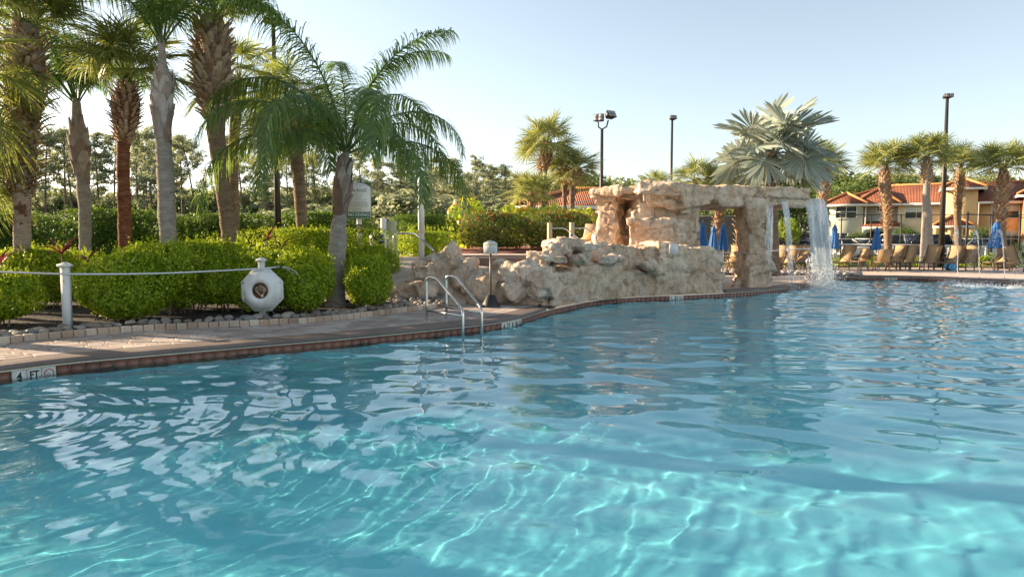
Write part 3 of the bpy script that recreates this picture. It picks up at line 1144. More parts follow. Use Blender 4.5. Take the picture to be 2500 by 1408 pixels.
def rockify(mb, name, mat, parent, vox=.045, amp=.07, cell=.75, crack=.035, seed=0, facet=.07, strata=0.0, fine=.012, zmin=None):
    me = mb.mesh(name, mat)
    o = bpy.data.objects.new('tmp', me)
    COL.objects.link(o)
    r = o.modifiers.new('r', 'REMESH'); r.mode = 'VOXEL'; r.voxel_size = vox; r.adaptivity = 0
    s = o.modifiers.new('s', 'SMOOTH'); s.factor = .5; s.iterations = 1
    dg = bpy.context.evaluated_depsgraph_get()
    me2 = bpy.data.meshes.new_from_object(o.evaluated_get(dg))
    bpy.data.objects.remove(o)
    n = len(me2.vertices)
    P = np.empty(n * 3); me2.vertices.foreach_get('co', P); P = P.reshape(-1, 3)
    N = np.empty(n * 3); me2.vertices.foreach_get('normal', N); N = N.reshape(-1, 3)
    wp = P + .22 * np.stack([fbm(P * 1.6, 2, seed + 31), fbm(P * 1.6, 2, seed + 41), .5 * fbm(P * 1.6, 2, seed + 51)], -1)
    sc3 = np.array([cell, cell, cell * .62])
    F1, F2, ID, OF = worley(wp / sc3, seed)
    e = F2 - F1
    cr = np.clip(1 - e / .07, 0, 1) * np.clip((vnoise(P * 1.1, seed + 3) + .5) * 3, 0, 1)
    dirs = np.stack([np.sin(ID * 97.1), np.sin(ID * 57.7 + 1), np.sin(ID * 131.3 + 2)], -1)
    d = amp * fbm(P * 1.1, 3, seed + 5) + facet * (ID - .5) - crack * cr + .10 * cell * (OF * dirs).sum(1)
    G1, G2, ID2, OF2 = worley(P / .22 + 5.5, seed + 200)
    dir2 = np.stack([np.sin(ID2 * 77.1), np.sin(ID2 * 47.7 + 1), np.sin(ID2 * 111.3 + 2)], -1)
    d = d + .03 * (OF2 * dir2).sum(1) + fine * fbm(P * 9, 3, seed + 9) + .2 * amp * fbm(P * 3.2, 3, seed + 13)
    if strata:
        st = np.sin((P[:, 2] + .12 * fbm(P * .8, 2, seed + 61)) * 2 * math.pi / .19)
        d = d - strata * np.clip(st - .72, 0, 1) * 3.2
    P = P + N * d[:, None]
    if zmin is not None: P[:, 2] = np.maximum(P[:, 2], zmin)
    me2.vertices.foreach_set('co', P.ravel())
    me2.materials.clear(); me2.materials.append(mat)
    me2.polygons.foreach_set('use_smooth', np.ones(len(me2.polygons), bool))
    if parent is not None:
        me2.transform(Matrix.Translation(-parent.matrix_basis.translation))
    me2.update()
    me2.name = name
    o = inst(name, me2, parent)
    return o


def relax(mb):  # grow base of a block set below ground
    return mb


# big pale boulder left of the spa with its arched foot
mb = MB()
slab(mb, 1012, 1140, (665, 640), (752, 752), 15.2, 15.1, 1.6, slope=.2)
blob(mb, 1085, 650, 15.8, .50, .6, .50, rot=.2)
blob(mb, 1108, 625, 15.9, .26, .42, .30)
blob(mb, 1072, 655, 15.6, .42, .5, .38, rot=.5)
blob(mb, 1040, 672, 15.5, .34, .45, .22, rot=.45)
blob(mb, 1140, 690, 15.4, .4, .5, .5)
blob(mb, 1042, 712, 15.0, .33, .35, .28)
slab(mb, 1003, 1012, 650, 700, 15.0, 15.0, .22, .01)
slab(mb, 1003, 1045, 645, 660, 15.0, 15.0, .4, .01)
b1 = rockify(mb, 'boulder', M['rock2'], None, .034, .05, .9, .03, 3)
tag(b1, 'tall pale peaked rock with a small arched foot behind the pool ladder', 'boulder', 'artificial boulders by the spa')
mb = MB()
slab(mb, 958, 1035, (697, 690), (745, 745), 14.9, 14.7, .9, slope=.05)
b1b = rockify(mb, 'boulder', M['rock2'], None, .035, .04, .6, .02, 5)
tag(b1b, 'low flat pale rock step above the grey pebbles right of the end shrub', 'boulder', 'artificial boulders by the spa')
mb = MB()
slab(mb, 1138, 1345, (668, 650), (756, 752), 15.0, 14.75, 1.3, slope=.18)
blob(mb, 1180, 700, 15.2, .5, .5, .42)
blob(mb, 1240, 672, 15.2, .34, .5, .32, rot=.2)
blob(mb, 1290, 668, 15.1, .45, .5, .33)
blob(mb, 1262, 708, 14.9, .36, .4, .40)
blob(mb, 1318, 700, 14.7, .36, .4, .42)
blob(mb, 1225, 655, 15.6, .22, .4, .16)
b2 = rockify(mb, 'boulder', M['rock2'], None, .034, .05, .85, .04, 8)
tag(b2, 'broad rounded tan boulder behind the black sign stand', 'boulder', 'artificial boulders by the spa')

wall = thing('rock_wall', 'long stepped tan rock wall rising from the pool edge below the grotto', 'rock wall', (2.4, 16.5, 0))
mb = MB()
slab(mb, 1325, 1406, (672, 664), (775, 762), 14.69, 15.89, 1.8)
slab(mb, 1402, 1460, (650, 648), (762, 752), 15.84, 16.89, 2.0)
slab(mb, 1365, 1523, (648, 646), (735, 735), 16.0, 17.1, 1.2)
slab(mb, 1455, 1566, (662, 662), (752, 742), 16.86, 17.86, 2.0)
slab(mb, 1560, 1668, (664, 664), (742, 737), 17.86, 18.42, 2.2)
slab(mb, 1664, 1772, (664, 666), (737, 733), 18.42, 18.99, 1.8)
rockify(mb, 'lower_course', M['rock'], wall, .034, .02, .8, .06, 21, .06, zmin=-.056)
mb = MB()
slab(mb, 1285, 1340, (612, 618), 660, 15.6, 15.4, .7)
slab(mb, 1320, 1384, (624, 628), 643, 15.3, 15.3, .7)
blob(mb, 1345, 612, 16.0, .22, .4, .2)
blob(mb, 1368, 605, 16.2, .32, .5, .26)
slab(mb, 1345, 1400, (588, 584), 650, 16.2, 16.3, 1.0)
slab(mb, 1380, 1428, (580, 582), 603, 16.1, 16.2, .8)
slab(mb, 1414, 1460, 599, 611, 16.25, 16.6, 1.0)
slab(mb, 1420, 1447, 606, 652, 16.5, 16.7, .8)
blob(mb, 1492, 634, 16.9, .42, .4, .14, rot=-.35)
blob(mb, 1408, 634, 16.0, .3, .5, .16)
slab(mb, 1440, 1470, 592, 640, 17.2, 17.3, 1)
rockify(mb, 'stacked_ledge', M['rock2'], wall, .032, .02, .5, .035, 33, .04)
mb = MB()
slab(mb, 1455, 1560, (594, 600), (668, 668), 17.5, 18.1, .8)
slab(mb, 1555, 1620, (602, 602), (668, 668), 18.1, 18.4, .8)
slab(mb, 1608, 1650, (592, 593), (668, 668), 18.2, 18.4, .9)
slab(mb, 1645, 1767, (600, 608), (672, 672), 18.35, 19.1, 1.2)
blob(mb, 1590, 653, 17.9, .42, .4, .16, rot=.28)
blob(mb, 1612, 666, 17.8, .2, .2, .07)
rockify(mb, 'upper_course', M['rock'], wall, .034, .025, .7, .055, 45, .07)

grot = thing('rock_grotto', 'tall tan rock grotto with a flat slab roof carried on columns over the pool', 'grotto', (6, 21, 0))
mb = MB()
slab(mb, 1440, 1660, (460, 448), (471, 468), 20.9, 19.5, 2.6, .03)
slab(mb, 1447, 1656, (469, 465), (493, 496), 20.95, 19.75, 2.4, .03)
slab(mb, 1560, 1664, (451, 447), (476, 478), 19.85, 19.42, 2.0, .03)
slab(mb, 1656, 1880, (449, 454), (473, 476), 19.55, 20.95, 2.8, .02)
slab(mb, 1658, 1872, (471, 473), (500, 502), 19.6, 20.95, 2.7, .02)
slab(mb, 1870, 1935, (453, 454), (486, 486), 20.9, 21.35, 2.4, .02)
slab(mb, 1930, 1985, (454, 456), (483, 484), 21.33, 21.75, 2.2, .02)
slab(mb, 1868, 2000, (483, 484), (502, 501), 21.2, 22.0, 1.6, .02)
rockify(mb, 'roof_slab', M['rock'], grot, .034, .018, 1.5, .05, 50, .035, strata=.014, fine=.009)
mb = MB()
slab(mb, 1450, 1506, (487, 487), (520, 520), 21.1, 20.8, 1.4)
slab(mb, 1460, 1501, (515, 515), (560, 560), 21.0, 20.75, 1.2)
slab(mb, 1466, 1499, (550, 550), (606, 606), 20.95, 20.7, 1.1)
slab(mb, 1454, 1480, (570, 570), (606, 606), 20.9, 20.9, 1.1)
rockify(mb, 'column', M['rock'], grot, .036, .04, .9, .035, 60)
mb = MB()
slab(mb, 1562, 1706, (484, 484), (606, 606), 20.25, 20.45, 1.5)
slab(mb, 1548, 1640, (512, 500), (560, 560), 20.1, 20.15, 1.3, slope=.25)
slab(mb, 1536, 1640, (537, 533), (606, 606), 19.85, 19.5, 1.6, slope=.05)
slab(mb, 1634, 1702, (533, 540), (606, 606), 19.52, 20.1, 1.4, slope=.12)
slab(mb, 1533, 1560, (534, 534), (546, 545), 19.75, 19.68, .8)
slab(mb, 1660, 1684, (502, 507), (518, 520), 20.05, 20.15, .8)
slab(mb, 1698, 1712, (540, 545), (606, 606), 20.35, 20.5, .9)
rockify(mb, 'central_wall', M['rock'], grot, .033, .03, 1.0, .075, 71, .05)
mb = MB()
slab(mb, 1480, 1640, (480, 480), (612, 612), 23.2, 23.0, .5)
rockify(mb, 'back_wall', M['rock'], grot, .06, .06, .8, .03, 77)
mb = MB()
slab(mb, 1826, 1878, (488, 490), (560, 560), 20.55, 20.65, .9)
slab(mb, 1830, 1878, (555, 555), (625, 625), 20.45, 20.5, .85)
slab(mb, 1822, 1884, (618, 618), (660, 665), 20.3, 20.35, .9)
slab(mb, 1830, 1888, (650, 650), (706, 704), 20.1, 20.25, .95)
blob(mb, 1822, 640, 20.8, .20, .35, .4)
blob(mb, 1870, 665, 20.5, .28, .4, .5)
rockify(mb, 'column', M['rock'], grot, .034, .04, .9, .035, 83)
mb = MB()
blob(mb, 1806, 690, 20.6, .22, .25, .24)
blob(mb, 1795, 700, 20.5, .12, .2, .14)
tag(rockify(mb, 'rock', M['rock'], None, .03, .03, .4, .02, 90), 'small dark rock on the deck at the foot of the grotto column', 'rock')

# ================================================================== FOLIAGE BUILDERS
def leafquads(P, N, L, Wd, r, droop=.15, fold=.25):
    """diamond leaves: P centres, N rough normals, sizes L x Wd (arrays)"""
    n = len(P)
    N = N + r.normal(0, .55, (n, 3))
    N /= np.linalg.norm(N, axis=1)[:, None]
    t = r.normal(0, 1, (n, 3))
    t -= N * (t * N).sum(1)[:, None]
    t /= np.linalg.norm(t, axis=1)[:, None]
    b = np.cross(N, t)
    L = L[:, None]; Wd = Wd[:, None]
    v0 = P - t * L * .5
    v1 = P + b * Wd * .5 + N * Wd * fold * .5 - t * L * .05
    v2 = P + t * L * .5 - N * L * droop
    v3 = P - b * Wd * .5 + N * Wd * fold * .5 - t * L * .05
    V = np.stack([v0, v1, v2, v3], 1).reshape(-1, 3)
    return V, np.arange(4 * n).reshape(-1, 4)


def bodypts(c, rad, n, r, p=3.0, flat=.9, depth=.07, lump=.10, lo=-1.0, seed=0, ls=2.2):
    """points near the surface of a clipped shrub body (super-ellipsoid), lumpy"""
    d = r.normal(0, 1, (int(n * 1.3) + 10, 3))
    d /= np.linalg.norm(d, axis=1)[:, None]
    d = d[d[:, 2] > lo][:n]
    rad = np.array(rad)
    k = (np.abs(d / rad) ** p).sum(1) ** (-1 / p)
    q = d * k[:, None]
    lm = 1 + lump * fbm((q + np.array(c)) * ls, 3, seed)
    jit = 1 - np.abs(r.normal(0, depth, len(q))) + np.maximum(0, r.normal(-.03, .05, len(q)))
    q2 = q * (lm * jit)[:, None]
    g = np.sign(d) * np.abs(q / rad) ** (p - 1) / rad
    g /= np.linalg.norm(g, axis=1)[:, None] + 1e-9
    return q2 + np.array(c), g


def shrub(name, label, cat, loc, bodies, leaf, mat, dens, seed=0, p=3.0, group=None, stems=6, lump=.1, depth=.07, extra=None, sprigs=0, inner=True):
    """bodies: list of (cx,cy,cz,rx,ry,rz) relative to loc"""
    r = np.random.default_rng(seed + 100)
    t = thing(name, label, cat, loc, 0, group)
    allP = []; allN = []
    for bi, b in enumerate(bodies):
        c = np.array(b[:3]); rad = np.array(b[3:])
        ar = 4 * math.pi * ((rad[0] * rad[1]) ** 1.6 / 3 + (rad[0] * rad[2]) ** 1.6 / 3 + (rad[1] * rad[2]) ** 1.6 / 3) ** (1 / 1.6)
        n = int(ar * dens)
        P, N = bodypts(c, rad, n, r, p, lump=lump, depth=depth, seed=seed + bi)
        keep = np.ones(len(P), bool)
        for bj, o in enumerate(bodies):
            if bj == bi: continue
            e = (np.abs((P - np.array(o[:3])) / np.array(o[3:])) ** p).sum(1)
            keep &= e > .6
        keep &= P[:, 2] > .03
        allP.append(P[keep]); allN.append(N[keep])
    P = np.concatenate(allP); N = np.concatenate(allN)
    N = N * .8 + np.array([0, 0, .35])
    L = leaf * r.uniform(.65, 1.3, len(P))
    V, Q = leafquads(P, N, L, L * .52, r)
    mb = MB().add(V, Q)
    # shoots standing proud of the clipped surface
    if sprigs:
        up = np.where(N[:, 2] > .45)[0]
        for q in r.choice(up, min(sprigs, len(up)), replace=False):
            h = leaf * r.uniform(2.0, 4.5)
            m = int(h / leaf * 3.5)
            tt = r.random(m)
            ax = np.array([r.normal(0, .25), r.normal(0, .25), 1])
            PP = P[q] + ax * (tt * h)[:, None] + r.normal(0, leaf * .25, (m, 3))
            LL = leaf * r.uniform(.7, 1.1, m) * (1.1 - .5 * tt)
            v, qq = leafquads(PP, r.normal(0, 1, (m, 3)) + np.array([0, 0, .6]), LL, LL * .5, r)
            mb.add(v, qq)
    mb.obj('foliage', mat, t)
    if inner:   # sparse inner leaves so the body is not hollow
        mi = MB()
        for bi, b in enumerate(bodies):
            c = np.array(b[:3]); rad = np.array(b[3:])
            q, g = bodypts(c, rad * .8, int(dens * .16 * (rad[0] * rad[1] + rad[0] * rad[2]) * 6), r, p, depth=.18)
            k = q[:, 2] > .03
            q = q[k]
            LL = leaf * 2.0 * r.uniform(.7, 1.3, len(q))
            v, qq = leafquads(q, g[k], LL, LL * .6, r)
            mi.add(v, qq)
        mi.obj('inner_foliage', mat, t)
    if stems:
        ms = MB()
        for b in bodies:
            for k in range(stems):
                x = b[0] + random.uniform(-.5, .5) * b[3]; y = b[1] + random.uniform(-.6, .3) * b[4]
                x1 = x + random.uniform(-.25, .25); y1 = y + random.uniform(-.2, .2)
                z1 = b[2] + random.uniform(-.2, .3) * b[5]
                ms.tube([(x, y, 0), ((x + x1) / 2 + random.uniform(-.04, .04), (y + y1) / 2, z1 * .5), (x1, y1, max(z1, .25))], [.014, .011, .006], 5, False)
        ms.obj('stems', M['stem'], t)
    if extra: extra(t, P, N, r)
    return t


# ------------------------------------------------------------------ palms
def fan_frond(name, mat, e, Lp, Lb, nseg, spread, droop, wid, join, seed, costa=.25, petr=.014, stiff=1.0, sect=4, bladedrop=.28):
    r = np.random.default_rng(seed)
    m = MB()
    # petiole
    P = []; ang = e; p = np.zeros(3); st = 6
    for k in range(st + 1):
        P.append(tuple(p))
        p = p + np.array([math.cos(ang), 0, math.sin(ang)]) * Lp / st
        ang -= .55 * (1 - abs(e) / 2.4) * droop / st * 1.6
    m.tube(P, [petr * (1.5 - .8 * k / st) for k in range(st + 1)], 4, False, .5)
    base = np.array(P[-1])
    ang -= bladedrop
    d = np.array([math.cos(ang), 0, math.sin(ang)])
    n = np.array([-math.sin(ang), 0, math.cos(ang)])
    b = np.array([0, 1., 0])
    phis = np.linspace(-spread, spread, nseg)
    V = []; Q = []
    dphi = 2 * spread / nseg
    for i, ph in enumerate(phis):
        ph2 = ph + r.normal(0, .025)
        o = base + d * costa * Lb * max(0, math.cos(ph * .5)) * .5
        dr = d * math.cos(ph2) + b * math.sin(ph2) + n * (.16 * abs(math.sin(ph)) + r.normal(0, .05) - .05)
        dr /= np.linalg.norm(dr)
        L = Lb * (1 - .32 * (abs(ph) / spread) ** 2) * r.uniform(.88, 1.05)
        wv = np.cross(dr, n); wv /= np.linalg.norm(wv)
        tw = .55 * (1 if i % 2 else -1)
        wv = wv * math.cos(tw) + n * math.sin(tw)
        base_i = len(V)
        dk = droop * r.uniform(.6, 1.4)
        for s in range(sect + 1):
            t = s / sect
            tj = min(t, join)
            w = max(tj * L * dphi * .62, .004)
            if t > join: w = w * (1 - (t - join) / (1 - join)) ** .8 + .0015
            if join < .25: w = max(w, wid * .5 * (1 - abs(2 * t - .7) ** 1.5 * .9) if t < .85 else .003)
            pos = o + dr * L * t + np.array([0, 0, -1]) * dk * L * t ** 2.3 * .75
            if t > .5: pos = pos - dr * dk * L * (t - .5) ** 2 * .5
            V.append(pos - wv * w); V.append(pos + wv * w)
        for s in range(sect):
            q = base_i + 2 * s
            Q.append([q, q + 1, q + 3, q + 2])
    m.add(V, Q)
    return m.mesh(name, mat)


def feather_frond(name, mat, e, L, nl, Ll, bend, seed, sect=4, bare=.14, droop=1.0, w=.017):
    r = np.random.default_rng(seed)
    m = MB()
    st = 16
    P = []; T = []; ang = e; p = np.zeros(3)
    side = 0
    for k in range(st + 1):
        P.append(p.copy()); T.append(np.array([math.cos(ang), side, math.sin(ang)]))
        p = p + T[-1] * L / st
        ang -= bend * (.35 + 1.3 * k / st) / st
        side += r.normal(0, .02)
    m.tube([tuple(q) for q in P], [.022 * (1 - .8 * k / st) for k in range(st + 1)], 4, False)
    P = np.array(P); T = np.array(T)
    V = []; Q = []
    b = np.array([0, 1., 0])
    for i in range(nl):
        s = bare + (1 - bare) * (i + r.random() * .8) / nl
        f = s * st; k = min(int(f), st - 1); u = f - k
        p = P[k] * (1 - u) + P[k + 1] * u
        t = T[k]; n = np.cross(t, b); n /= np.linalg.norm(n)
        if n[2] < 0: n = -n
        for sg in (-1, 1):
            l = Ll * (math.sin(math.pi * min(1, .12 + .8 * s)) ** .6) * r.uniform(.8, 1.1)
            psi = R(38) + r.normal(0, .12)
            dr = b * sg * math.cos(psi) + t * math.sin(psi) + n * r.uniform(-.35, .5)
            dr /= np.linalg.norm(dr)
            wv = np.cross(dr, n); wv /= np.linalg.norm(wv)
            i0 = len(V)
            dk = droop * r.uniform(.7, 1.25)
            pos = p.copy(); v = dr.copy()
            for q in range(sect + 1):
                tt = q / sect
                ww = w * (1.0 if tt < .5 else 1 - (tt - .5) * 1.7)
                V.append(pos - wv * ww); V.append(pos + wv * ww)
                v = v + np.array([0, 0, -1]) * dk * (1.1 / sect) * (.5 + tt)
                v /= np.linalg.norm(v)
                pos = pos + v * l / sect
            for q in range(sect):
                z = i0 + 2 * q
                Q.append([z, z + 1, z + 3, z + 2])
    m.add(V, Q)
    return m.mesh(name, mat)


ELEV = [82, 62, 44, 26, 8, -12, -34, -58]


def fanset(mat, near, **kw):
    S = []
    for i, e in enumerate(ELEV):
        for q in range(2):
            S.append(fan_frond('frond', mat, R(e), .72, .88, 60 if near else 40, R(142), .30 + .16 * q if near else .22 + .14 * q, .034 if near else .044, .30, 900 + i * 7 + q, petr=.014 if near else .018, sect=5 if near else 4, bladedrop=.28 if near else .12))
    return S


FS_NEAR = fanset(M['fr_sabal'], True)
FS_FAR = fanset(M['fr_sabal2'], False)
FS_B = []
for i, e in enumerate(ELEV):
    for q in range(2):
        FS_B.append(fan_frond('frond', M['fr_bism'], R(e), .95, 1.0, 40, R(160), (.16), .07, .72, 400 + i * 7 + q, costa=.15, petr=.03, sect=5, bladedrop=.3))
FQ = []
QE = [80, 62, 44, 24, 4]
for i, e in enumerate(QE):
    for q in range(2):
        FQ.append(feather_frond('frond', M['fr_queen'], R(e), 3.15, 130, .66, R([95, 130, 145, 140, 115][i]) * (1 + .12 * q), 700 + i * 5 + q, 6, droop=2.3, w=.0095))

# leaf bases left on the trunk
def boot_mesh(kind):
    m = MB()
    if kind == 'split':
        for sg in (-1, 1):
            m.tube([(.0, sg * .11, -.15), (.05, sg * .075, -.02), (.10, sg * .02, .12), (.135, 0, .19)], [.034, .032, .028, .03], 4, True, .45)
        m.tube([(.12, 0, .15), (.19, 0, .27), (.30, 0, .36)], [.042, .034, .027], 4, True, .5)
    else:
        m.tube([(.0, 0, -.12), (.05, 0, 0), (.11, 0, .12), (.19, 0, .22)], [.06, .055, .042, .034], 4, True, .45)
    me = m.mesh('leaf_base', M['boot'])
    return me


BOOT_SPLIT = boot_mesh('split'); BOOT_STUB = boot_mesh('stub')


def boot_mat(me, mat):
    m = me.copy(); m.materials.clear(); m.materials.append(mat); return m


BOOT_SPLIT_W = boot_mat(BOOT_SPLIT, M['boot_warm']); BOOT_STUB_W = boot_mat(BOOT_STUB, M['boot_warm'])


def husk_set(t, S, z0, z1, n, seed):
    r = np.random.default_rng(seed)
    for i in range(n):
        zc = z0 + (z1 - z0) * (i + .5) / n
        a0 = i * 2.39996 + r.normal(0, .3)
        w = r.uniform(.55, 1.0); h = r.uniform(.16, .30)
        V = []; Q = []
        nu, nv = 6, 6
        for k in range(nv + 1):
            z = zc + (k / nv - .5) * h * 2
            j = int(np.argmin(np.abs(S[:, 2] - z)))
            taper = 1 - .75 * (k / nv) ** 2
            for m in range(nu + 1):
                a = a0 + (m / nu - .5) * 2 * w * taper
                rr = S[j][3] + .015 + .05 * (k / nv) ** 2 + .01 * math.sin(m * 2 + i)
                V.append((S[j][0] + rr * math.cos(a), S[j][1] + rr * math.sin(a), z))
        for k in range(nv):
            for m in range(nu):
                b = k * (nu + 1) + m
                Q.append([b, b + 1, b + nu + 2, b + nu + 1])
        MB().add(V, Q).obj('husk', M['husk'], t, smooth=True)


def palm(label, Y, prof, bark, boots=None, crown=None, group=None, name='sabal_palm', cat='palm tree', kind='fan', rough=.03, seed=0, zbase=0.0, husk=None):
    """prof: [(px, py, halfwidth px)] from the ground up, at distance Y"""
    r = np.random.default_rng(seed + 5)
    pts = [A(px, py, Y) for px, py, _ in prof]
    rad = [h * Y / FPX for *_, h in prof]
    x0, z0 = pts[0].x, min(pts[0].z, zbase)
    if pts[0].z > zbase:
        pts = [Vector((pts[0].x, pts[0].y, zbase - .1))] + pts
        rad = [rad[0] * 1.08] + rad
    base = pts[0].copy()
    t = thing(name, label, cat, (base.x, base.y, zbase), 0, group)
    arr = np.array([(p.x - base.x, p.y - base.y, p.z - zbase, q) for p, q in zip(pts, rad)])
    S = spline(arr, .07)
    n = 16
    V = []; Q = []
    for i, (x, y, z, q) in enumerate(S):
        for k in range(n):
            a = 2 * math.pi * k / n
            V.append((math.cos(a), math.sin(a), 0, x, y, z, q))
    V = np.array(V)
    pp = V[:, 3:6] + V[:, :3] * V[:, 6:7]
    nz = fbm(pp * 3.1 + seed, 3) * rough + .4 * rough * fbm(pp * np.array([6, 6, 22]), 2, 3)
    bulge = 0
    pp = V[:, 3:6] + V[:, :3] * (V[:, 6:7] + nz[:, None])
    for i in range(len(S) - 1):
        for k in range(n):
            k2 = (k + 1) % n
            Q.append([i * n + k, i * n + k2, (i + 1) * n + k2, (i + 1) * n + k])
    V = list(map(tuple, pp)) + [tuple(S[-1][:3])]
    T = [[len(V) - 1, (len(S) - 1) * n + k, (len(S) - 1) * n + (k + 1) % n] for k in range(n)]
    MB().add(V, Q, T).obj('trunk', bark, t, smooth=True)
    if boots:
        py0, py1, nb, me, sc_ = boots
        za = A(prof[0][0], py0, Y).z - zbase; zb = A(prof[0][0], py1, Y).z - zbase
        for i in range(nb):
            u = (i + .5) / nb
            z = za + (zb - za) * u
            k = int(np.argmin(np.abs(S[:, 2] - z)))
            a = i * 2.39996 + r.normal(0, .12)
            q = S[k][3] * .86
            s_ = sc_ * r.uniform(.8, 1.25)
            Mx = Matrix.Translation((S[k][0] + math.cos(a) * q, S[k][1] + math.sin(a) * q, z)) @ Matrix.Rotation(a, 4, 'Z') @ Matrix.Rotation(r.normal(.42 - .3 * u, .14), 4, 'Y') @ Matrix.Diagonal((s_ * .85, s_ * 1.35, s_ * .78, 1))
            inst('leaf_base', me, t, M=Mx)
    if husk:
        za = A(prof[0][0], husk[0], Y).z - zbase; zb = A(prof[0][0], husk[1], Y).z - zbase
        husk_set(t, S, za, zb, husk[2], seed)
    if crown:
        top = S[-1][:3]
        for c in crown:
            nf, size, fr = c[0], c[1], c[2]
            e0, e1 = c[3] if len(c) > 3 else (82, -40)
            el = [82, 62, 44, 26, 8, -12, -34, -58] if kind == 'fan' else QE
            for i in range(nf):
                u = (i + .5) / nf
                e = e0 + (e1 - e0) * (u ** .85)
                az = i * 2.39996 + r.normal(0, .2) + seed
                idx = int(np.argmin(np.abs(np.array(el) - (e + r.normal(0, 5)))))
                me = fr[2 * idx + int(r.random() < .5)]
                s_ = size * r.uniform(.85, 1.12)
                dz = -.25 * u * size if kind == 'fan' else -.15 * u
                inst('frond', me, t, (top[0] + .05 * math.cos(az), top[1] + .05 * math.sin(az), top[2] + dz), (r.normal(0, .45 if kind == 'fan' else .1), 0, az), (s_, s_, s_))
    return t


GL = 'palms along the planting bed on the left'
# left group, left to right
palm('thick sabal palm at far left with crisscross leaf bases above a spotted brown trunk', 14.0, [(52, 748, 20), (54, 600, 19), (52, 470, 20), (48, 400, 27), (52, 330, 30), (60, 250, 36), (62, 160, 36), (60, 60, 27)], M['tr_patch'], (470, 90, 190, BOOT_SPLIT, .92), [(26, 1.0, FS_NEAR, (88, 32))], GL, seed=1)
palm('slim queen palm with papery bulge rising behind the tall dark hedge', 17.0, [(208, 700, 14), (207, 510, 14), (200, 430, 14), (196, 385, 18), (192, 330, 18), (188, 290, 12), (186, 240, 8)], M['tr_grey'], None, [(15, 1.0, FQ, (87, 58))], GL, name='queen_palm', kind='feather', seed=2, husk=(425, 305, 22))
palm('sabal palm with a pineapple shaped head of stubs over a rusty red trunk', 14.6, [(308, 750, 15), (305, 560, 15), (301, 420, 14), (302, 350, 15), (306, 300, 26), (307, 245, 30), (310, 205, 14), (311, 185, 7)], M['tr_rust'], (345, 205, 190, BOOT_STUB, .62), [(24, 1.0, FS_NEAR, (88, 34))], GL, seed=3)
palm('smooth grey queen palm with peeling pale husks, standing in the lime shrubs', 13.4, [(415, 780, 22), (411, 600, 20), (405, 450, 19), (398, 330, 17), (396, 300, 18), (397, 240, 20), (400, 195, 17), (396, 150, 11), (393, 90, 9)], M['tr_grey'], None, [(12, .95, FQ, (86, 55))], GL, name='queen_palm', kind='feather', seed=4, husk=(312, 180, 34))
palm('leaning sabal palm with a huge head of pale leaf bases above a bare trunk', 14.8, [(572, 760, 21), (560, 590, 19), (545, 470, 18), (530, 340, 19), (525, 270, 26), (520, 200, 40), (518, 120, 40), (518, 60, 30), (518, 35, 18)], M['tr_brown'], (290, 55, 230, BOOT_STUB, .95), [(24, 1.0, FS_NEAR, (88, 32))], GL, seed=5)
palm('backlit yellow-green sabal palm half hidden behind the leaning palm', 18.2, [(575, 700, 12), (570, 400, 12), (578, 240, 14), (582, 190, 12)], M['tr_brown'], None, [(26, 1.0, FS_NEAR, (80, -30))], GL, seed=6)
palm('sabal palm right of the dark lamp post with an orange-brown trunk', 16.8, [(738, 720, 15), (736, 540, 14), (728, 430, 15), (721, 380, 18), (722, 340, 27), (718, 290, 30), (716, 262, 16)], M['tr_brown'], (372, 270, 100, BOOT_STUB_W, .8), [(34, .95, FS_NEAR, (80, -40))], GL, seed=7)
palm('front queen palm with wide arching feather fronds and a smooth grey trunk', 13.9, [(820, 748, 25), (820, 690, 22), (824, 600, 21), (829, 530, 17), (832, 497, 16), (835, 470, 19), (838, 435, 15), (842, 395, 12), (846, 355, 7)], M['tr_grey'], None, [(17, 1.13, FQ, (85, 20))], GL, name='queen_palm', kind='feather', seed=12, husk=(500, 400, 26))
palm('sabal palm at the left frame edge with only its fronds showing', 12.5, [(-120, 770, 22), (-120, 500, 20), (-115, 170, 24)], M['tr_brown'], None, [(26, 1.1, FS_NEAR, (70, -45))], GL, seed=9)
palm('low sabal palm at the left frame edge, lower fronds touching the first trunk', 13.6, [(-130, 760, 18), (-128, 390, 18)], M['tr_brown'], None, [(20, .95, FS_NEAR, (60, -40))], GL, seed=10)


palm('sabal palm just outside the left edge whose trunk shadow crosses the pool', 10.3, [(-290, 820, 34), (-290, 560, 30), (-290, -330, 30)], M['tr_brown'], None, [(20, 1.0, FS_NEAR, (80, 0))], GL, seed=51)
palm('second sabal palm outside the left edge, nearer the pool', 8.2, [(-1050, 860, 40), (-1050, 560, 36), (-1050, -560, 36)], M['tr_brown'], None, [(20, 1.0, FS_NEAR, (80, 0))], GL, seed=52)


def husks(px, Y, pys, r0, n, seed):
    """papery husk plates round a queen palm's bulge"""
    r = random.Random(seed)
    return [(px, Y, pys, r0, n)]


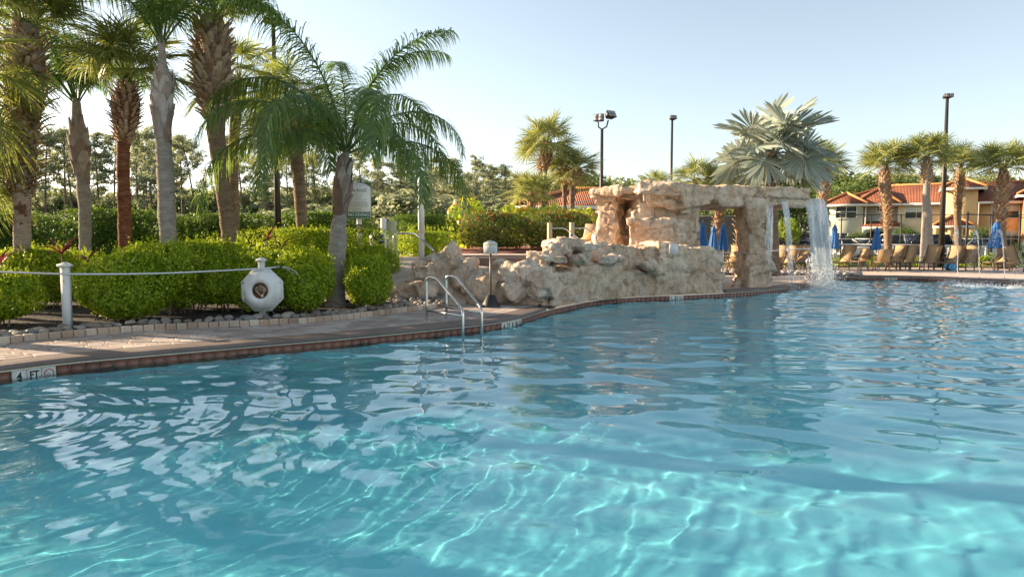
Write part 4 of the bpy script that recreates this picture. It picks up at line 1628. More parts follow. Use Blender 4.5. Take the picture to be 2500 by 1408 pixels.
# mid group
GM = 'small sabal palms behind the flowering hedge'
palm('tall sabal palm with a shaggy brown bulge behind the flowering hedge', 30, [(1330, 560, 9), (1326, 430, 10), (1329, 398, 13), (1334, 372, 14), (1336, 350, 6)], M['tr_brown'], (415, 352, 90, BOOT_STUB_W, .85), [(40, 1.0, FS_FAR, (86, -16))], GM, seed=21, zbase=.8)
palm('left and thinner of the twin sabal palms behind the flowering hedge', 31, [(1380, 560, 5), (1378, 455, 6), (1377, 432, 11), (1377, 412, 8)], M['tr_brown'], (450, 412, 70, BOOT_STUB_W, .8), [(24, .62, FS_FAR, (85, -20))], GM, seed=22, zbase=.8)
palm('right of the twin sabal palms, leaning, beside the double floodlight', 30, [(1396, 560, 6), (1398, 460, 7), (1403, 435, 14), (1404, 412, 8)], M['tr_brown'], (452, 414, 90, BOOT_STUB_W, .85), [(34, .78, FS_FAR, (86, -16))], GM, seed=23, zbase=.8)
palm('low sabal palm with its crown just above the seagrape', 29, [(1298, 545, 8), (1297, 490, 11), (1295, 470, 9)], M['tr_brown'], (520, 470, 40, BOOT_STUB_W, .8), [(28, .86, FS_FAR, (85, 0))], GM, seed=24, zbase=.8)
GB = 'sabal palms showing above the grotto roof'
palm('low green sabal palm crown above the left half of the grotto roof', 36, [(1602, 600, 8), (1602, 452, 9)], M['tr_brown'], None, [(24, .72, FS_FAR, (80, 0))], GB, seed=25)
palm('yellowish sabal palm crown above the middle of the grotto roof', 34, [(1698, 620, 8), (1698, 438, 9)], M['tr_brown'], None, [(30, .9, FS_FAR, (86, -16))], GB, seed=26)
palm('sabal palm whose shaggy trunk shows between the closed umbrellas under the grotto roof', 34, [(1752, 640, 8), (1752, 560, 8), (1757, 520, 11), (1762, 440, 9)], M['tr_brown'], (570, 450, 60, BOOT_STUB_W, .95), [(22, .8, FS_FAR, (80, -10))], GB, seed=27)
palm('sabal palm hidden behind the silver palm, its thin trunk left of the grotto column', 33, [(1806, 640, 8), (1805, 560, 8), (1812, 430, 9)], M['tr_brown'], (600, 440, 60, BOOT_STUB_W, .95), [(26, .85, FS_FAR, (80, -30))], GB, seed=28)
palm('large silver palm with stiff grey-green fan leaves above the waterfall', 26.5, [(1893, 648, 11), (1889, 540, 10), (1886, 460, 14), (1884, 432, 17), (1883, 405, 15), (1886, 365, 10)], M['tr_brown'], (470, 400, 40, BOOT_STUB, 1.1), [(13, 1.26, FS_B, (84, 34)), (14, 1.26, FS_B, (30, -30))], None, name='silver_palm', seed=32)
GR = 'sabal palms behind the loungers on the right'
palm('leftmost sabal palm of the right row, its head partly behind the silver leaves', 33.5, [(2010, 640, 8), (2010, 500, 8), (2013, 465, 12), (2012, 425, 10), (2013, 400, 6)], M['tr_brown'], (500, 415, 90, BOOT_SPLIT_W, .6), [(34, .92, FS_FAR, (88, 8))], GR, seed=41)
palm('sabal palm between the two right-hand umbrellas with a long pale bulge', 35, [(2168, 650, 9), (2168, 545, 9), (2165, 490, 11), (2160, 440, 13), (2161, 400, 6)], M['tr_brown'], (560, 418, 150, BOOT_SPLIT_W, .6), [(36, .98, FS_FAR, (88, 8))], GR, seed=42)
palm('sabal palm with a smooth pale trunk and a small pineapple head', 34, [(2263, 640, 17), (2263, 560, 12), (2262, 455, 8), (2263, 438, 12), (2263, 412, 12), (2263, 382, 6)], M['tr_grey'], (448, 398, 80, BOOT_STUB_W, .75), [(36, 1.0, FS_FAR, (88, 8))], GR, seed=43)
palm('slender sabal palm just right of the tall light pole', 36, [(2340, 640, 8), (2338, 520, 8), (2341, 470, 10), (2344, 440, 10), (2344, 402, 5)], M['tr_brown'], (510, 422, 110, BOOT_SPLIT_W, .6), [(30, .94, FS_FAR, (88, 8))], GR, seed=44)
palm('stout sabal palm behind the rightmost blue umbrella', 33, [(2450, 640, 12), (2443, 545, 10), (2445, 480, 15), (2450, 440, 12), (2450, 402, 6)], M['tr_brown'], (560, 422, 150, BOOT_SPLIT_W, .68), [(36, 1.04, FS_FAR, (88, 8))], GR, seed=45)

# ------------------------------------------------------------------ shrubs
GS = 'clipped lime green shrubs in the planting bed'


def lime(label, px, py_top, Y, hw, ry, seed, bodies=None, leaf=.054, sprigs=60, dens=1900):
    c = A(px, 700, Y)
    h = A(px, py_top, Y).z
    w = hw * Y / FPX
    bs = bodies or [(0, 0, h * .56, w, ry, h * .46)]
    return shrub('lime_shrub', label, 'shrub', (c.x, Y + .12, .03), bs, leaf, M['lf_lime'], dens, seed, 2.35, GS, sprigs=sprigs * 2, lump=.24, depth=.11)


lime('rounded lime shrub cut by the left frame edge, nearest the pool path', -25, 668, 10.9, 100, .6, 1)
lime('low lime shrub at the left behind the first white post', 90, 612, 14.0, 150, .7, 2)
lime('broad lime shrub between the first white post and the grey queen palm', 305, 618, 11.7, 105, .75, 3, bodies=[(0, 0, .62, .72, .62, .52), (.25, .5, .85, .7, .6, .46), (-.45, -.15, .55, .4, .4, .36), (.1, -.35, .45, .5, .35, .34)])
lime('high mounded lime shrub right behind the grey queen palm', 505, 588, 13.4, 110, .8, 4, bodies=[(0, 0, .78, .95, .75, .60), (.35, -.5, .62, .75, .5, .46), (-.35, -.75, .58, .6, .4, .44)])
lime('lime shrub directly behind the round ring cabinet', 640, 628, 13.0, 90, .6, 5, bodies=[(0, 0, .66, .72, .6, .50), (.05, -.3, .45, .6, .35, .36)])
lime('tall sided lime shrub between the ring cabinet and the front palm', 738, 618, 12.9, 66, .6, 6, bodies=[(0, 0, .64, .52, .6, .56), (.1, -.35, .5, .38, .3, .42)])
lime('end lime shrub right of the front palm beside the pebbles', 896, 630, 13.6, 62, .5, 7, bodies=[(0, 0, .58, .50, .5, .47), (.05, -.2, .42, .42, .3, .34)])
lime('lime shrub in half shade behind the end shrub', 905, 602, 16.2, 70, .5, 8, dens=1600, leaf=.055)
lime('small lime shrub behind the ring post, in front of the long middle hedge', 560, 592, 15.2, 60, .5, 9, dens=1500)


def hedge(name, label, px0, px1, py_top, Y, ry, zb, mat, leaf, dens, seed, group=None, py_bot=None, extra=None, lump=.06, cat='hedge', Y1=None, p=5):
    a = A(px0, 600, Y); b = A(px1, 600, Y1 or Y)
    h = A((px0 + px1) / 2, py_top, (Y + (Y1 or Y)) / 2).z - zb
    L = b.x - a.x
    nb = max(1, int(round(L / 3.0)))
    bs = []
    rr = random.Random(seed)
    for i in range(nb):
        u = (i + .5) / nb
        bs.append((-L / 2 + L * u, (Y1 - Y) * (u - .5) if Y1 else 0, h * .54 + rr.uniform(-.02, .02), L / nb * .54, ry, h * .47 + rr.uniform(-.03, .03)))
    cx = (a.x + b.x) / 2
    return shrub(name, label, cat, (cx, (Y + (Y1 or Y)) / 2, zb), bs, leaf, mat, dens, seed, p, group, stems=5, lump=lump, extra=extra, sprigs=40)


hedge('clipped_hedge', 'tall dark green hedge at left behind the palms', -160, 430, 514, 19.5, .75, 0, M['lf_hedge'], .085, 820, 31)
hedge('clipped_hedge', 'tall hedge with a bright sunlit top behind the lamp post and rules sign', 430, 905, 522, 19.8, .7, 0, M['lf_hedge'], .085, 820, 32)
hedge('lime_hedge', 'long lower lime hedge between the lamp post and the front palm', 575, 965, 560, 16.6, .6, .05, M['lf_lime'], .055, 1300, 33)
hedge('lime_hedge', 'low lime hedge with red leaves in front of the tall left hedge', -60, 240, 612, 16.4, .5, .05, M['lf_lime'], .055, 1100, 34)
hedge('clipped_hedge', 'glossy hedge behind the tall white post right of the rules sign', 950, 1112, 527, 24.5, .6, .95, M['lf_hedge'], .085, 620, 35, Y1=25.5)
hedge('lime_hedge', 'low yellow-green hedge behind the spa handrail', 962, 1116, 568, 20.6, .5, .88, M['lf_lime'], .06, 1200, 36)


def flowers(t, P, N, r):
    k = np.where((N[:, 2] > .1))[0]
    k = r.choice(k, min(260, len(k)), replace=False)
    mb = MB()
    for i in k:
        if r.random() > .25 + .75 * (N[i, 2] > .6): continue
        m = 5
        c = P[i] + N[i] * .02
        PP = np.repeat(c[None], m, 0) + r.normal(0, .022, (m, 3))
        v, q = leafquads(PP, np.repeat(N[i][None], m, 0), np.full(m, .05), np.full(m, .045), r)
        mb.add(v, q)
    mb.obj('flowers', M['petal'], t)


hedge('flowering_hedge', 'rounded hedge dotted with red flowers behind the spa', 1130, 1440, 520, 25.5, 1.0, 1.0, M['lf_flower'], .07, 900, 37, extra=flowers, p=3.4, lump=.1)


def grape(label, px, py_top, Y, hw, ry, seed, zb, bodies=None):
    c = A(px, 600, Y)
    h = A(px, py_top, Y).z - zb
    w = hw * Y / FPX
    r = np.random.default_rng(seed)
    t = thing('seagrape', label, 'shrub', (c.x, Y, zb), 0, 'seagrape bushes with large round leaves')
    n = int(330 * w * 1.3)
    P, N = bodypts((0, 0, h * .55), (w, ry, h * .48), n, r, 2.2, depth=.2, lump=.28, seed=seed, ls=1.4)
    V = []; T = []
    k = 7
    for q in range(len(P)):
        nn = N[q] + r.normal(0, .5, 3) + np.array([0, -.2, .3]); nn /= np.linalg.norm(nn)
        u = np.cross(nn, r.normal(0, 1, 3)); u /= np.linalg.norm(u)
        v = np.cross(nn, u)
        rad = r.uniform(.075, .13)
        i0 = len(V)
        V.append(P[q] - nn * rad * .25)
        for j in range(k):
            a = 2 * math.pi * j / k
            V.append(P[q] + (u * math.cos(a) + v * math.sin(a)) * rad)
        for j in range(k): T.append([i0, i0 + 1 + j, i0 + 1 + (j + 1) % k])
    MB().add(V, None, T).obj('leaves', M['lf_grape'], t)
    ms = MB()
    for q in range(7):
        a = r.uniform(-1, 1, 4)
        ms.tube([(a[0] * w * .3, 0, 0), (a[1] * w * .5, a[2] * .2, h * .5), (a[1] * w * .8, a[2] * .3, h * .85)], [.025, .018, .01], 5, False)
    ms.obj('stems', M['stem'], t)
    return t


grape('big round-leaved seagrape behind the left end of the flowering hedge', 1142, 484, 27, 55, .8, 51, .95)
grape('seagrape with yellow and orange leaves under the low sabal palm', 1262, 500, 28, 58, .7, 52, .95)
grape('seagrape between the tall sabal palm and the twin palms', 1345, 498, 28, 50, .7, 53, .95)
grape('seagrape touching the left side of the grotto', 1418, 508, 27, 48, .7, 54, .95)


# dark red strap-leaved plants
def ti_plant(label, px, py, Y, s, zb, n=9, seed=0):
    p = A(px, py, Y)
    t = thing('ti_plant', label, 'plant', (p.x, Y, zb), 0, 'dark red strap-leaved plants in the bed')
    h = p.z - zb
    MB().tube([(0, 0, 0), (.02, 0, h * .5), (0, 0, h)], [.018, .014, .012], 6).obj('stem', M['stem'], t)
    r = random.Random(seed)
    for k in range(n):
        a = r.uniform(0, 6.28); e = r.uniform(.5, 1.4); L = s * r.uniform(.7, 1.1)
        V = []; Q = []
        x = y = 0; z = h; ee = e
        for q in range(6):
            w = L * .075 * math.sin(math.pi * (q + .6) / 6.6) + .004
            ca, sa = math.cos(a), math.sin(a)
            V += [(x * ca - w * sa * 1, x * sa + w * ca, z), (x * ca, x * sa, z - w * .4), (x * ca + w * sa, x * sa - w * ca, z)]
            x += math.cos(ee) * L / 5; z += math.sin(ee) * L / 5; ee -= .22
        for q in range(5):
            b = q * 3
            Q += [[b, b + 1, b + 4, b + 3], [b + 1, b + 2, b + 5, b + 4]]
        inst('leaf', mk('leaf', V, Q, None, M['lf_ti']), t)
    return t


ti_plant('tall dark red strap-leaved plant behind the first white post', 150, 620, 13.2, .50, .05, 11, 1)
ti_plant('small dark red plant between the first post and the rusty palm', 215, 640, 13.0, .35, .05, 6, 2)
ti_plant('dark red plant at the left frame edge above the first shrub', 2, 645, 12.6, .4, .05, 6, 3)
ti_plant('dark red plant left of the lamp post in front of the middle hedge', 652, 585, 15.4, .40, .05, 9, 4)
ti_plant('dark red plant just behind the ring cabinet shrub, right of the other one', 688, 608, 14.6, .36, .05, 6, 5)

# ------------------------------------------------------------------ pines and other trees behind
def pine_mesh(seed, h=16.0, start=.42, spreadf=1.0):
    r = np.random.default_rng(seed)
    tr = MB(); fo = []
    lean = r.normal(0, .5, 2)
    pts = [(lean[0] * (t ** 2), lean[1] * t ** 2, t * h) for t in np.linspace(0, 1, 9)]
    tr.tube(pts, [.17 * (1 - .8 * t) + .02 for t in np.linspace(0, 1, 9)], 6, False)
    N = 40
    for i in range(N):
        u = start + (1 - start) * (i / (N - 1)) ** .8
        z = u * h
        x0 = np.array([lean[0] * u * u, lean[1] * u * u, z])
        a = r.uniform(0, 6.28)
        prof = math.sin(math.pi * min(1, (u - start) / (1 - start) * .78 + .2))
        L = spreadf * (.7 + 2.6 * prof) * r.uniform(.5, 1.2)
        if u < start + .12: L *= r.uniform(.4, 1.2)
        e = R(r.uniform(5, 45))
        d = np.array([math.cos(a) * math.cos(e), math.sin(a) * math.cos(e), math.sin(e)])
        mid = x0 + d * L * .5 + np.array([0, 0, -.05 * L])
        end = x0 + d * L + np.array([0, 0, .12 * L])
        tr.tube([tuple(x0), tuple(mid), tuple(end)], [.045, .03, .012], 4, False)
        nc = r.integers(2, 5)
        for c in range(nc):
            f = r.uniform(.45, 1.08)
            cc = x0 + (end - x0) * f + r.normal(0, .22, 3) * np.array([1, 1, .7])
            m = 26
            R_ = r.uniform(.42, .85)
            v = r.normal(0, 1, (m, 3)); v /= np.linalg.norm(v, axis=1)[:, None]
            v[:, 2] = v[:, 2] * .6 + .1
            fo.append((cc + v * R_ * r.uniform(.3, 1, (m, 1)), v))
    P = np.concatenate([f[0] for f in fo]); Nn = np.concatenate([f[1] for f in fo])
    L = r.uniform(.25, .5, len(P))
    V, Q = leafquads(P, Nn, L, L * .34, r)
    return tr.mesh('trunk', M['pinebark']), MB().add(V, Q).mesh('crown', M['lf_pine'])


GAPS = [(30, 'at the left frame edge'), (190, 'between the thick left palm and the slim queen palm'), (300, 'between the slim queen palm and the red-trunked palm'),
        (400, 'between the red-trunked palm and the grey queen palm'), (530, 'between the grey queen palm and the leaning palm'), (680, 'between the leaning palm and the lamp post'),
        (740, 'just right of the dark lamp post'), (830, 'left of the front queen palm'), (905, 'behind the SPA RULES board'), (1030, 'between the SPA RULES board and the tall white post'),
        (1140, 'right of the tall white post'), (9999, 'behind the seagrape')]


def gap(px):
    for g, t in GAPS:
        if px < g: return t


PINES = [pine_mesh(s, 16, st) for s, st in ((1, .35), (2, .5), (3, .42), (4, .55), (5, .3), (6, .48), (7, .4))]
GP = 'tall pines behind the hedge'
pr = random.Random(5)
tops = [(-40, 330), (60, 325), (100, 335), (150, 330), (235, 335), (270, 345), (330, 335), (365, 330), (440, 345), (475, 350), (560, 345), (590, 365), (650, 362), (700, 372), (770, 385), (880, 372), (915, 395), (975, 400), (1010, 395), (1060, 400), (1110, 398), (1160, 400), (1200, 415), (1240, 420)]
lab_p = 'tall thin pine with a sparse crown in the row behind the hedge'
k = 0
spec = []
for px, py in tops:
    spec.append((px, py, pr.uniform(64, 74)))
for _ in range(26):
    px = pr.uniform(-60, 1250)
    py = np.interp(px, [0, 300, 600, 1000, 1250], [345, 350, 375, 412, 432]) + pr.uniform(0, 28)
    spec.append((px, py, pr.uniform(72, 95)))
for px, py, Y in spec:
    tm_, cm_ = PINES[k % 7]
    top = A(px, py, Y)
    s_ = (top.z + .3) / 16
    t = thing('pine_tree', 'tall thin pine seen ' + gap(px), 'pine tree', (top.x, Y, -.04), pr.uniform(0, 6.28), GP)
    for nm, me in (('trunk', tm_), ('crown', cm_)):
        inst(nm, me, t, scale=(s_ * pr.uniform(.95, 1.1),) * 2 + (s_,))
    k += 1


def _rt_placeholder(): pass


def round_tree_mesh(seed, w=3.0, h=7.0, mat='lf_tree', leaf=.28, ncl=46, lo=.28, per=46):
    r = np.random.default_rng(seed)
    tr = MB()
    tr.tube([(0, 0, 0), (.1, 0, h * .3), (r.normal(0, .2), r.normal(0, .2), h * .6)], [.2, .15, .08], 7, False)
    fo = []
    for i in range(ncl):
        v = r.normal(0, 1, 3); v /= np.linalg.norm(v)
        v[2] = abs(v[2]) * 1.0 - .25
        c = np.array([0, 0, h * (lo + .30)]) + v * np.array([w * .8, w * .8, h * .38]) * r.uniform(.55, 1.0)
        if i % 4 == 0:
            tr.tube([(.1, 0, h * .3), tuple(c * .6 + np.array([0, 0, h * .1])), tuple(c)], [.07, .045, .015], 4, False)
        m = per
        R_ = w * r.uniform(.2, .36)
        q = r.normal(0, 1, (m, 3)); q /= np.linalg.norm(q, axis=1)[:, None]
        fo.append((c + q * R_ * np.array([1, 1, .75]) * r.uniform(.6, 1.05, (m, 1)), q + np.array([0, 0, .3])))
    P = np.concatenate([f[0] for f in fo]); Nn = np.concatenate([f[1] for f in fo])
    L = leaf * r.uniform(.6, 1.3, len(P))
    V, Q = leafquads(P, Nn, L, L * .6, r)
    return tr.mesh('trunk', M['pinebark']), MB().add(V, Q).mesh('crown', M[mat])


RT = [round_tree_mesh(10 + i, 3.2, 8, leaf=.30, ncl=70) for i in range(4)]
CONE = [round_tree_mesh(30 + i, 1.5, 6, 'lf_pine', .3, 44, .15, 40) for i in range(3)]
# wood far behind, haze painted into its pale leaf colour: reads as one mass
def far_woods(name, label, x0, x1, Y, hts, seed, mat):
    r = np.random.default_rng(seed)
    n = 5200
    xs = r.uniform(x0, x1, n)
    hz = np.interp((xs / Y), [h[0] for h in hts], [h[1] for h in hts])
    hz = hz * (1 + .16 * fbm(np.stack([xs * .13, xs * 0, xs * 0], -1), 3, seed))
    z = hz * (1 - r.random(n) ** 1.6 * .95)
    y = Y + r.uniform(-3, 3, n)
    P = np.stack([xs, y, z], -1)
    P = np.repeat(P, 7, 0) + r.normal(0, .55, (n * 7, 3))
    L = r.uniform(.5, 1.1, len(P))
    V, Q = leafquads(P, r.normal(0, 1, P.shape) + np.array([0, -.4, .4]), L, L * .6, r)
    o = MB().add(V, Q).obj(name, mat)
    return tag(o, label, 'wood', kind='stuff')


def kz(px, py, Y): return ((px - 1250) / FPX, A(px, py, Y).z)


M['lf_wood'] = leafmat('wood_foliage', [(0, (.16, .19, .09)), (.5, (.25, .28, .13)), (1, (.38, .38, .2))], .5, .7, tcol=(.5, .55, .2))
far_woods('far_wood', 'hazy band of woodland behind the pines on the left', A(-140, 600, 105).x, A(1290, 600, 105).x, 105, [kz(-140, 488, 105), kz(300, 490, 105), kz(700, 480, 105), kz(1000, 462, 105), kz(1290, 462, 105)], 3, M['lf_wood'])
far_woods('far_wood', 'low distant woodland behind the houses and grotto', A(1290, 600, 120).x, A(2620, 600, 120).x, 120, [kz(1290, 455, 120), kz(1600, 450, 120), kz(2050, 440, 120), kz(2620, 455, 120)], 4, M['lf_wood'])
# dark understorey between the pines and the hedge: young conifers
k = 0
for i in range(34):
    px = -40 + i * 38 + pr.uniform(-12, 12)
    py = np.interp(px, [0, 700, 850, 1150, 1260], [492, 485, 462, 470, 480]) + pr.uniform(-16, 14)
    Y = pr.uniform(46, 60)
    tm_, cm_ = CONE[k % 3]
    top = A(px, py, Y)
    s_ = (top.z + .1) / 6 * (1.0 if px < 820 else 1.2)
    t = thing('young_conifer', 'low dark conifer above the hedge ' + gap(px), 'conifer', (top.x, Y, -.04), pr.uniform(0, 6.28), 'young conifers below the pines')
    for nm, me in (('trunk', tm_), ('crown', cm_)): inst(nm, me, t, scale=(s_ * 1.8, s_ * 1.8, s_))
    k += 1
GT = 'broad trees behind the grotto and houses'
labs = ['dark round tree behind the twin sabal palms', 'round tree behind the left end of the grotto roof', 'tree behind the double floodlight pole', 'dark tree seen through the grotto window left', 'dark tree seen through the grotto window right',
        'dark tree right below the silver palm', 'tall broad tree left of the tiled roof', 'large bushy tree rising above the left end of the tiled roof', 'tree showing above the roof ridge behind the second right palm', 'tree peeking over the roof right of the light pole', 'dark tree behind the waterfall', 'yellow-green bush seen between the waterfalls', 'dark tree behind the left side of the silver palm', 'tree at the right frame edge above the roof', 'dark leafy tree directly behind the grotto column']
tp = [(1440, 408, 62, 1.0), (1560, 425, 60, 1.1), (1500, 440, 70, .8), (1730, 500, 40, .9), (1790, 480, 41, .9), (1992, 425, 96, 1.2), (2085, 425, 84, 1.2), (2120, 405, 88, 1.25), (2240, 420, 95, 1.1), (2370, 425, 95, 1.0), (1950, 470, 44, 1.0), (1925, 520, 38, .6), (1840, 430, 46, 1.1), (2510, 430, 95, 1.0), (1860, 470, 42, .9)]
for i, (px, py, Y, wf) in enumerate(tp):
    tm_, cm_ = RT[i % 4]
    top = A(px, py, Y)
    s_ = (top.z + .1) / 8 * 1.02
    t = thing('broad_tree', labs[i], 'tree', (top.x, Y, -.04), pr.uniform(0, 6.28), GT)
    if i == 11:
        cm_ = cm_.copy(); cm_.materials.clear(); cm_.materials.append(M['lf_bright'])
    for nm, me in (('trunk', tm_), ('crown', cm_)): inst(nm, me, t, scale=(s_ * wf * 1.15, s_ * wf * 1.15, s_))

# ================================================================== NEAR THINGS
# river stones in the bed
def stone_mesh(seed):
    r = np.random.default_rng(seed)
    bm = bmesh.new()
    bmesh.ops.create_icosphere(bm, subdivisions=2, radius=1)
    P = np.array([v.co for v in bm.verts])
    k = 1 + .22 * fbm(P * 1.1 + seed * 3.3, 2, seed)
    P = P * k[:, None] * np.array([1, .78, .62])
    P[:, 2] = np.maximum(P[:, 2], -.35)
    for v, p in zip(bm.verts, P): v.co = p
    me = bpy.data.meshes.new('stone')
    bm.to_mesh(me); bm.free()
    me.polygons.foreach_set('use_smooth', np.ones(len(me.polygons), bool))
    me.materials.append(M['stone'])
    return me


ST = [stone_mesh(i) for i in range(6)]
sr = random.Random(3)
placed = []


def put_stone(x, y, z, s, parent):
    for (a, b, c) in placed:
        if (a - x) ** 2 + (b - y) ** 2 < ((c + s) * .62) ** 2: return False
    placed.append((x, y, s))
    inst('stone', sr.choice(ST), parent, (x, y, z), (sr.uniform(-.3, .3), sr.uniform(-.3, .3), sr.uniform(0, 6.28)), (s * sr.uniform(.85, 1.25), s, s * sr.uniform(.7, 1.1)))
    return True


nst = 0
tries = 0
while nst < 175 and tries < 4000:
    tries += 1
    u = sr.random() * (len(FP) - 2)
    i = int(u)
    o = .17 + abs(sr.gauss(0, .16))
    q = FP[i] + FN[i] * o
    if q[0] / q[1] < -.80: continue
    s = sr.uniform(.052, .10) * (1.4 if sr.random() < .12 else 1)
    if put_stone(q[0], q[1], .055 + s * .42 + (.03 if o < .3 else 0) * sr.random(), s, bed): nst += 1
# fallen leaves on the path and in the bed
lr_ = np.random.default_rng(9)
PP = []
for k in range(420):
    i = lr_.integers(0, len(FP) - 1)
    o = lr_.normal(.25, .5)
    q = FP[i] + FN[i] * o
    if o < -.95 or o > 1.6: continue
    PP.append((q[0], q[1], .012 if o < 0 else .085))
PP = np.array(PP)
LL = lr_.uniform(.02, .05, len(PP))
v, q = leafquads(PP, np.tile([0, 0, 3.], (len(PP), 1)), LL, LL * .5, lr_, 0.0)
M['litter'] = leafmat('dry_leaf', [(0, (.16, .08, .03)), (.5, (.32, .19, .07)), (1, (.4, .33, .1))], .1, tcol=(.4, .3, .1))
tag(MB().add(v, q).obj('fallen_leaves', M['litter']), 'small dry leaves scattered along the path edge and planting bed', 'leaf litter', kind='stuff')
# the pile of darker pebbles below the boulder
tries = 0
while nst < 285 and tries < 6000:
    tries += 1
    p = G(sr.uniform(925, 1090), sr.uniform(716, 752))
    if p.y > 15.6: continue
    s = sr.uniform(.05, .09)
    if put_stone(p.x, p.y, .07 + s * .3 + max(0, p.y - 14.2) * .12, s, bed): nst += 1
# rockery strip on the far deck
rk = MB().add([(6.6, 27.2, .012), (13.9, 26.8, .012), (13.9, 27.2, .012), (12, 28.4, .012), (6.6, 28.8, .012)], None, [[0, 1, 2], [0, 2, 3], [0, 3, 4]])
rk = tag(rk.obj('pebble_strip', M['mulch']), kind='structure')
STL = []
M['stone_pale'] = m_objrand('pale_deck_stone', [(0, (.35, .3, .26)), (.5, (.5, .44, .38)), (1, (.6, .55, .5))], rough=.8, nscale=6)
for me in ST[:3]:
    m2 = me.copy(); m2.materials.clear(); m2.materials.append(M['stone_pale']); STL.append(m2)
for k in range(130):
    x = sr.uniform(6.7, 13.8); y = sr.uniform(27.1, 28.3) - max(0, x - 12) * .35
    s = sr.uniform(.09, .17)
    inst('stone', sr.choice(STL), rk, (x, y, s * .4), (0, 0, sr.uniform(0, 6.28)), (s, s, s))


def post_mesh(t, h, w=.105):
    MB().box((0, 0, h / 2 - .05), (w, w, h + .1)).obj('shaft', M['white'], t)
    mb = MB()
    c = [(w * .52, h), (w * .78, h + .012), (w * .82, h + .04), (w * .55, h + .055), (.01, h + .085)]
    for r0, z in [(0, 0)]:
        V = []; Q = []
        for (r, z) in c:
            for sx, sy in ((-1, -1), (1, -1), (1, 1), (-1, 1)):
                V.append((sx * r, sy * r, z))
        for i in range(len(c) - 1):
            for k in range(4):
                Q.append([i * 4 + k, i * 4 + (k + 1) % 4, (i + 1) * 4 + (k + 1) % 4, (i + 1) * 4 + k])
        mb.add(V, Q)
    mb.obj('cap', M['white'], t)
    mb = MB().tube([(0, -w / 2, h - .10), (0, -w / 2 - .012, h - .10)], .006, 6)
    mb.obj('bolt', M['red'], t)


for k, (px, py, pt, lb) in enumerate([(166, 806, 640, 'white square post with a low cap at the far left holding the long pole'),
                                      (642, 777, 628, 'white square post carrying the octagonal ring cabinet')]):
    p = G(px, py)
    t = thing('post', lb, 'post', (p.x, p.y, 0), R(8), 'white posts of the rescue station')
    h = A(px, pt, p.y).z - .08
    post_mesh(t, h)
    MB().tube([(-.01, -.06, h - .20), (.005, -.085, h - .23), (0, -.095, h - .205)], .006, 6).obj('hook', M['steel'], t)
# rescue pole with its looped hook
pa = A(-60, 661, 10.6); pb = A(165, 668, 10.62); pc = A(400, 667, 11.4); pd = A(640, 655, 12.22); pe = A(683, 651, 12.36)
for p in (pb, pd): p.y -= .08
rp = thing('rescue_pole', 'long thin silver pole hung across the two white posts, ending in a wire loop', 'rescue pole', tuple(pb))
P = [Vector(q) for q in spline([pa, pb, pc, pd, pe], .25)]
MB().tube([p - Vector(pb) for p in P], .0165, 8).obj('shaft', M['pole_alu'], rp, smooth=True)
hk = [A(683, 651, 12.36), A(702, 653, 12.4), A(722, 664, 12.42), A(738, 684, 12.44), A(745, 703, 12.45), A(738, 722, 12.46)]
h2 = [A(686, 652, 12.38), A(700, 656, 12.44), A(717, 671, 12.5), A(731, 694, 12.52), A(736, 708, 12.52), A(734, 722, 12.5)]
mb = MB()
for q in (hk, h2): mb.tube([Vector(v) - Vector(pb) for v in spline(q, .05)], .006, 6)
mb.obj('wire_loop', M['wire_white'], rp, smooth=True)
MB().tube([Vector(A(676, 651, 12.34)) - Vector(pb), Vector(A(688, 651.5, 12.38)) - Vector(pb)], .019, 8).obj('collar', M['black'], rp)
# ring cabinet
pc = A(641, 708, 12.2)
cab = thing('ring_buoy_cabinet', 'white octagonal cabinet with a domed ring cover and a round brown window', 'life ring', (pc.x, pc.y - .02, pc.z), R(-2))
oct_ = [(.405 * math.cos(R(22.5 + 45 * k + 1)), .405 * math.sin(R(22.5 + 45 * k + 1))) for k in range(8)]
MB().prism(oct_, -.01, .04).obj('back_plate', M['white'], cab, fix=True)
prof = [(.135, -.075), (.15, -.10), (.19, -.122), (.235, -.118), (.29, -.09), (.33, -.05), (.348, -.012)]
V = []; Q = []
for r, y in prof:
    for k in range(48):
        a = 2 * math.pi * k / 48
        V.append((r * math.cos(a), y, r * math.sin(a)))
for i in range(len(prof) - 1):
    for k in range(48): Q.append([i * 48 + k, i * 48 + (k + 1) % 48, (i + 1) * 48 + (k + 1) % 48, (i + 1) * 48 + k])
MB().add(V, Q).obj('ring_cover', M['white'], cab, smooth=True, fix=True)
M['window_brown'] = plain('clouded_brown_window', (.13, .085, .05), .18, var=.6, scale=14)
disc = [(.137 * math.cos(2 * math.pi * k / 32), .137 * math.sin(2 * math.pi * k / 32)) for k in range(32)]
w = MB().prism(disc, -.078, -.05).obj('window', M['window_brown'], cab, fix=True)
ringmesh('rim', .132, .146, .012, M['brownmetal'], 36, w, (0, -.08, 0))
r = random.Random(2)
mb = MB()
for k in range(4):
    a0 = r.uniform(0, 6)
    mb.tube([(.09 * math.cos(a0 + q * .5) * r.uniform(.6, 1), -.083, .09 * math.sin(a0 + q * .5) * r.uniform(.6, 1)) for q in range(6)], .008, 5)
mb.obj('coiled_rope', M['cedar'], w)
MB().tube([(.03, -.079, -.095), (.03, -.087, -.095)], .024, 12).obj('white_tag', M['white_print'], w)
MB().tube([(-.01, -.079, -.075), (-.01, -.086, -.11)], .02, 8).obj('red_tag', M['red'], w)
mb = MB()
for z, ww in ((-.01, .018), (-.035, .012), (-.055, .02), (-.08, .015)): mb.box((-.275, -.105, z), (ww, .004, .008))
mb.obj('worn_mark', M['text'], cab)
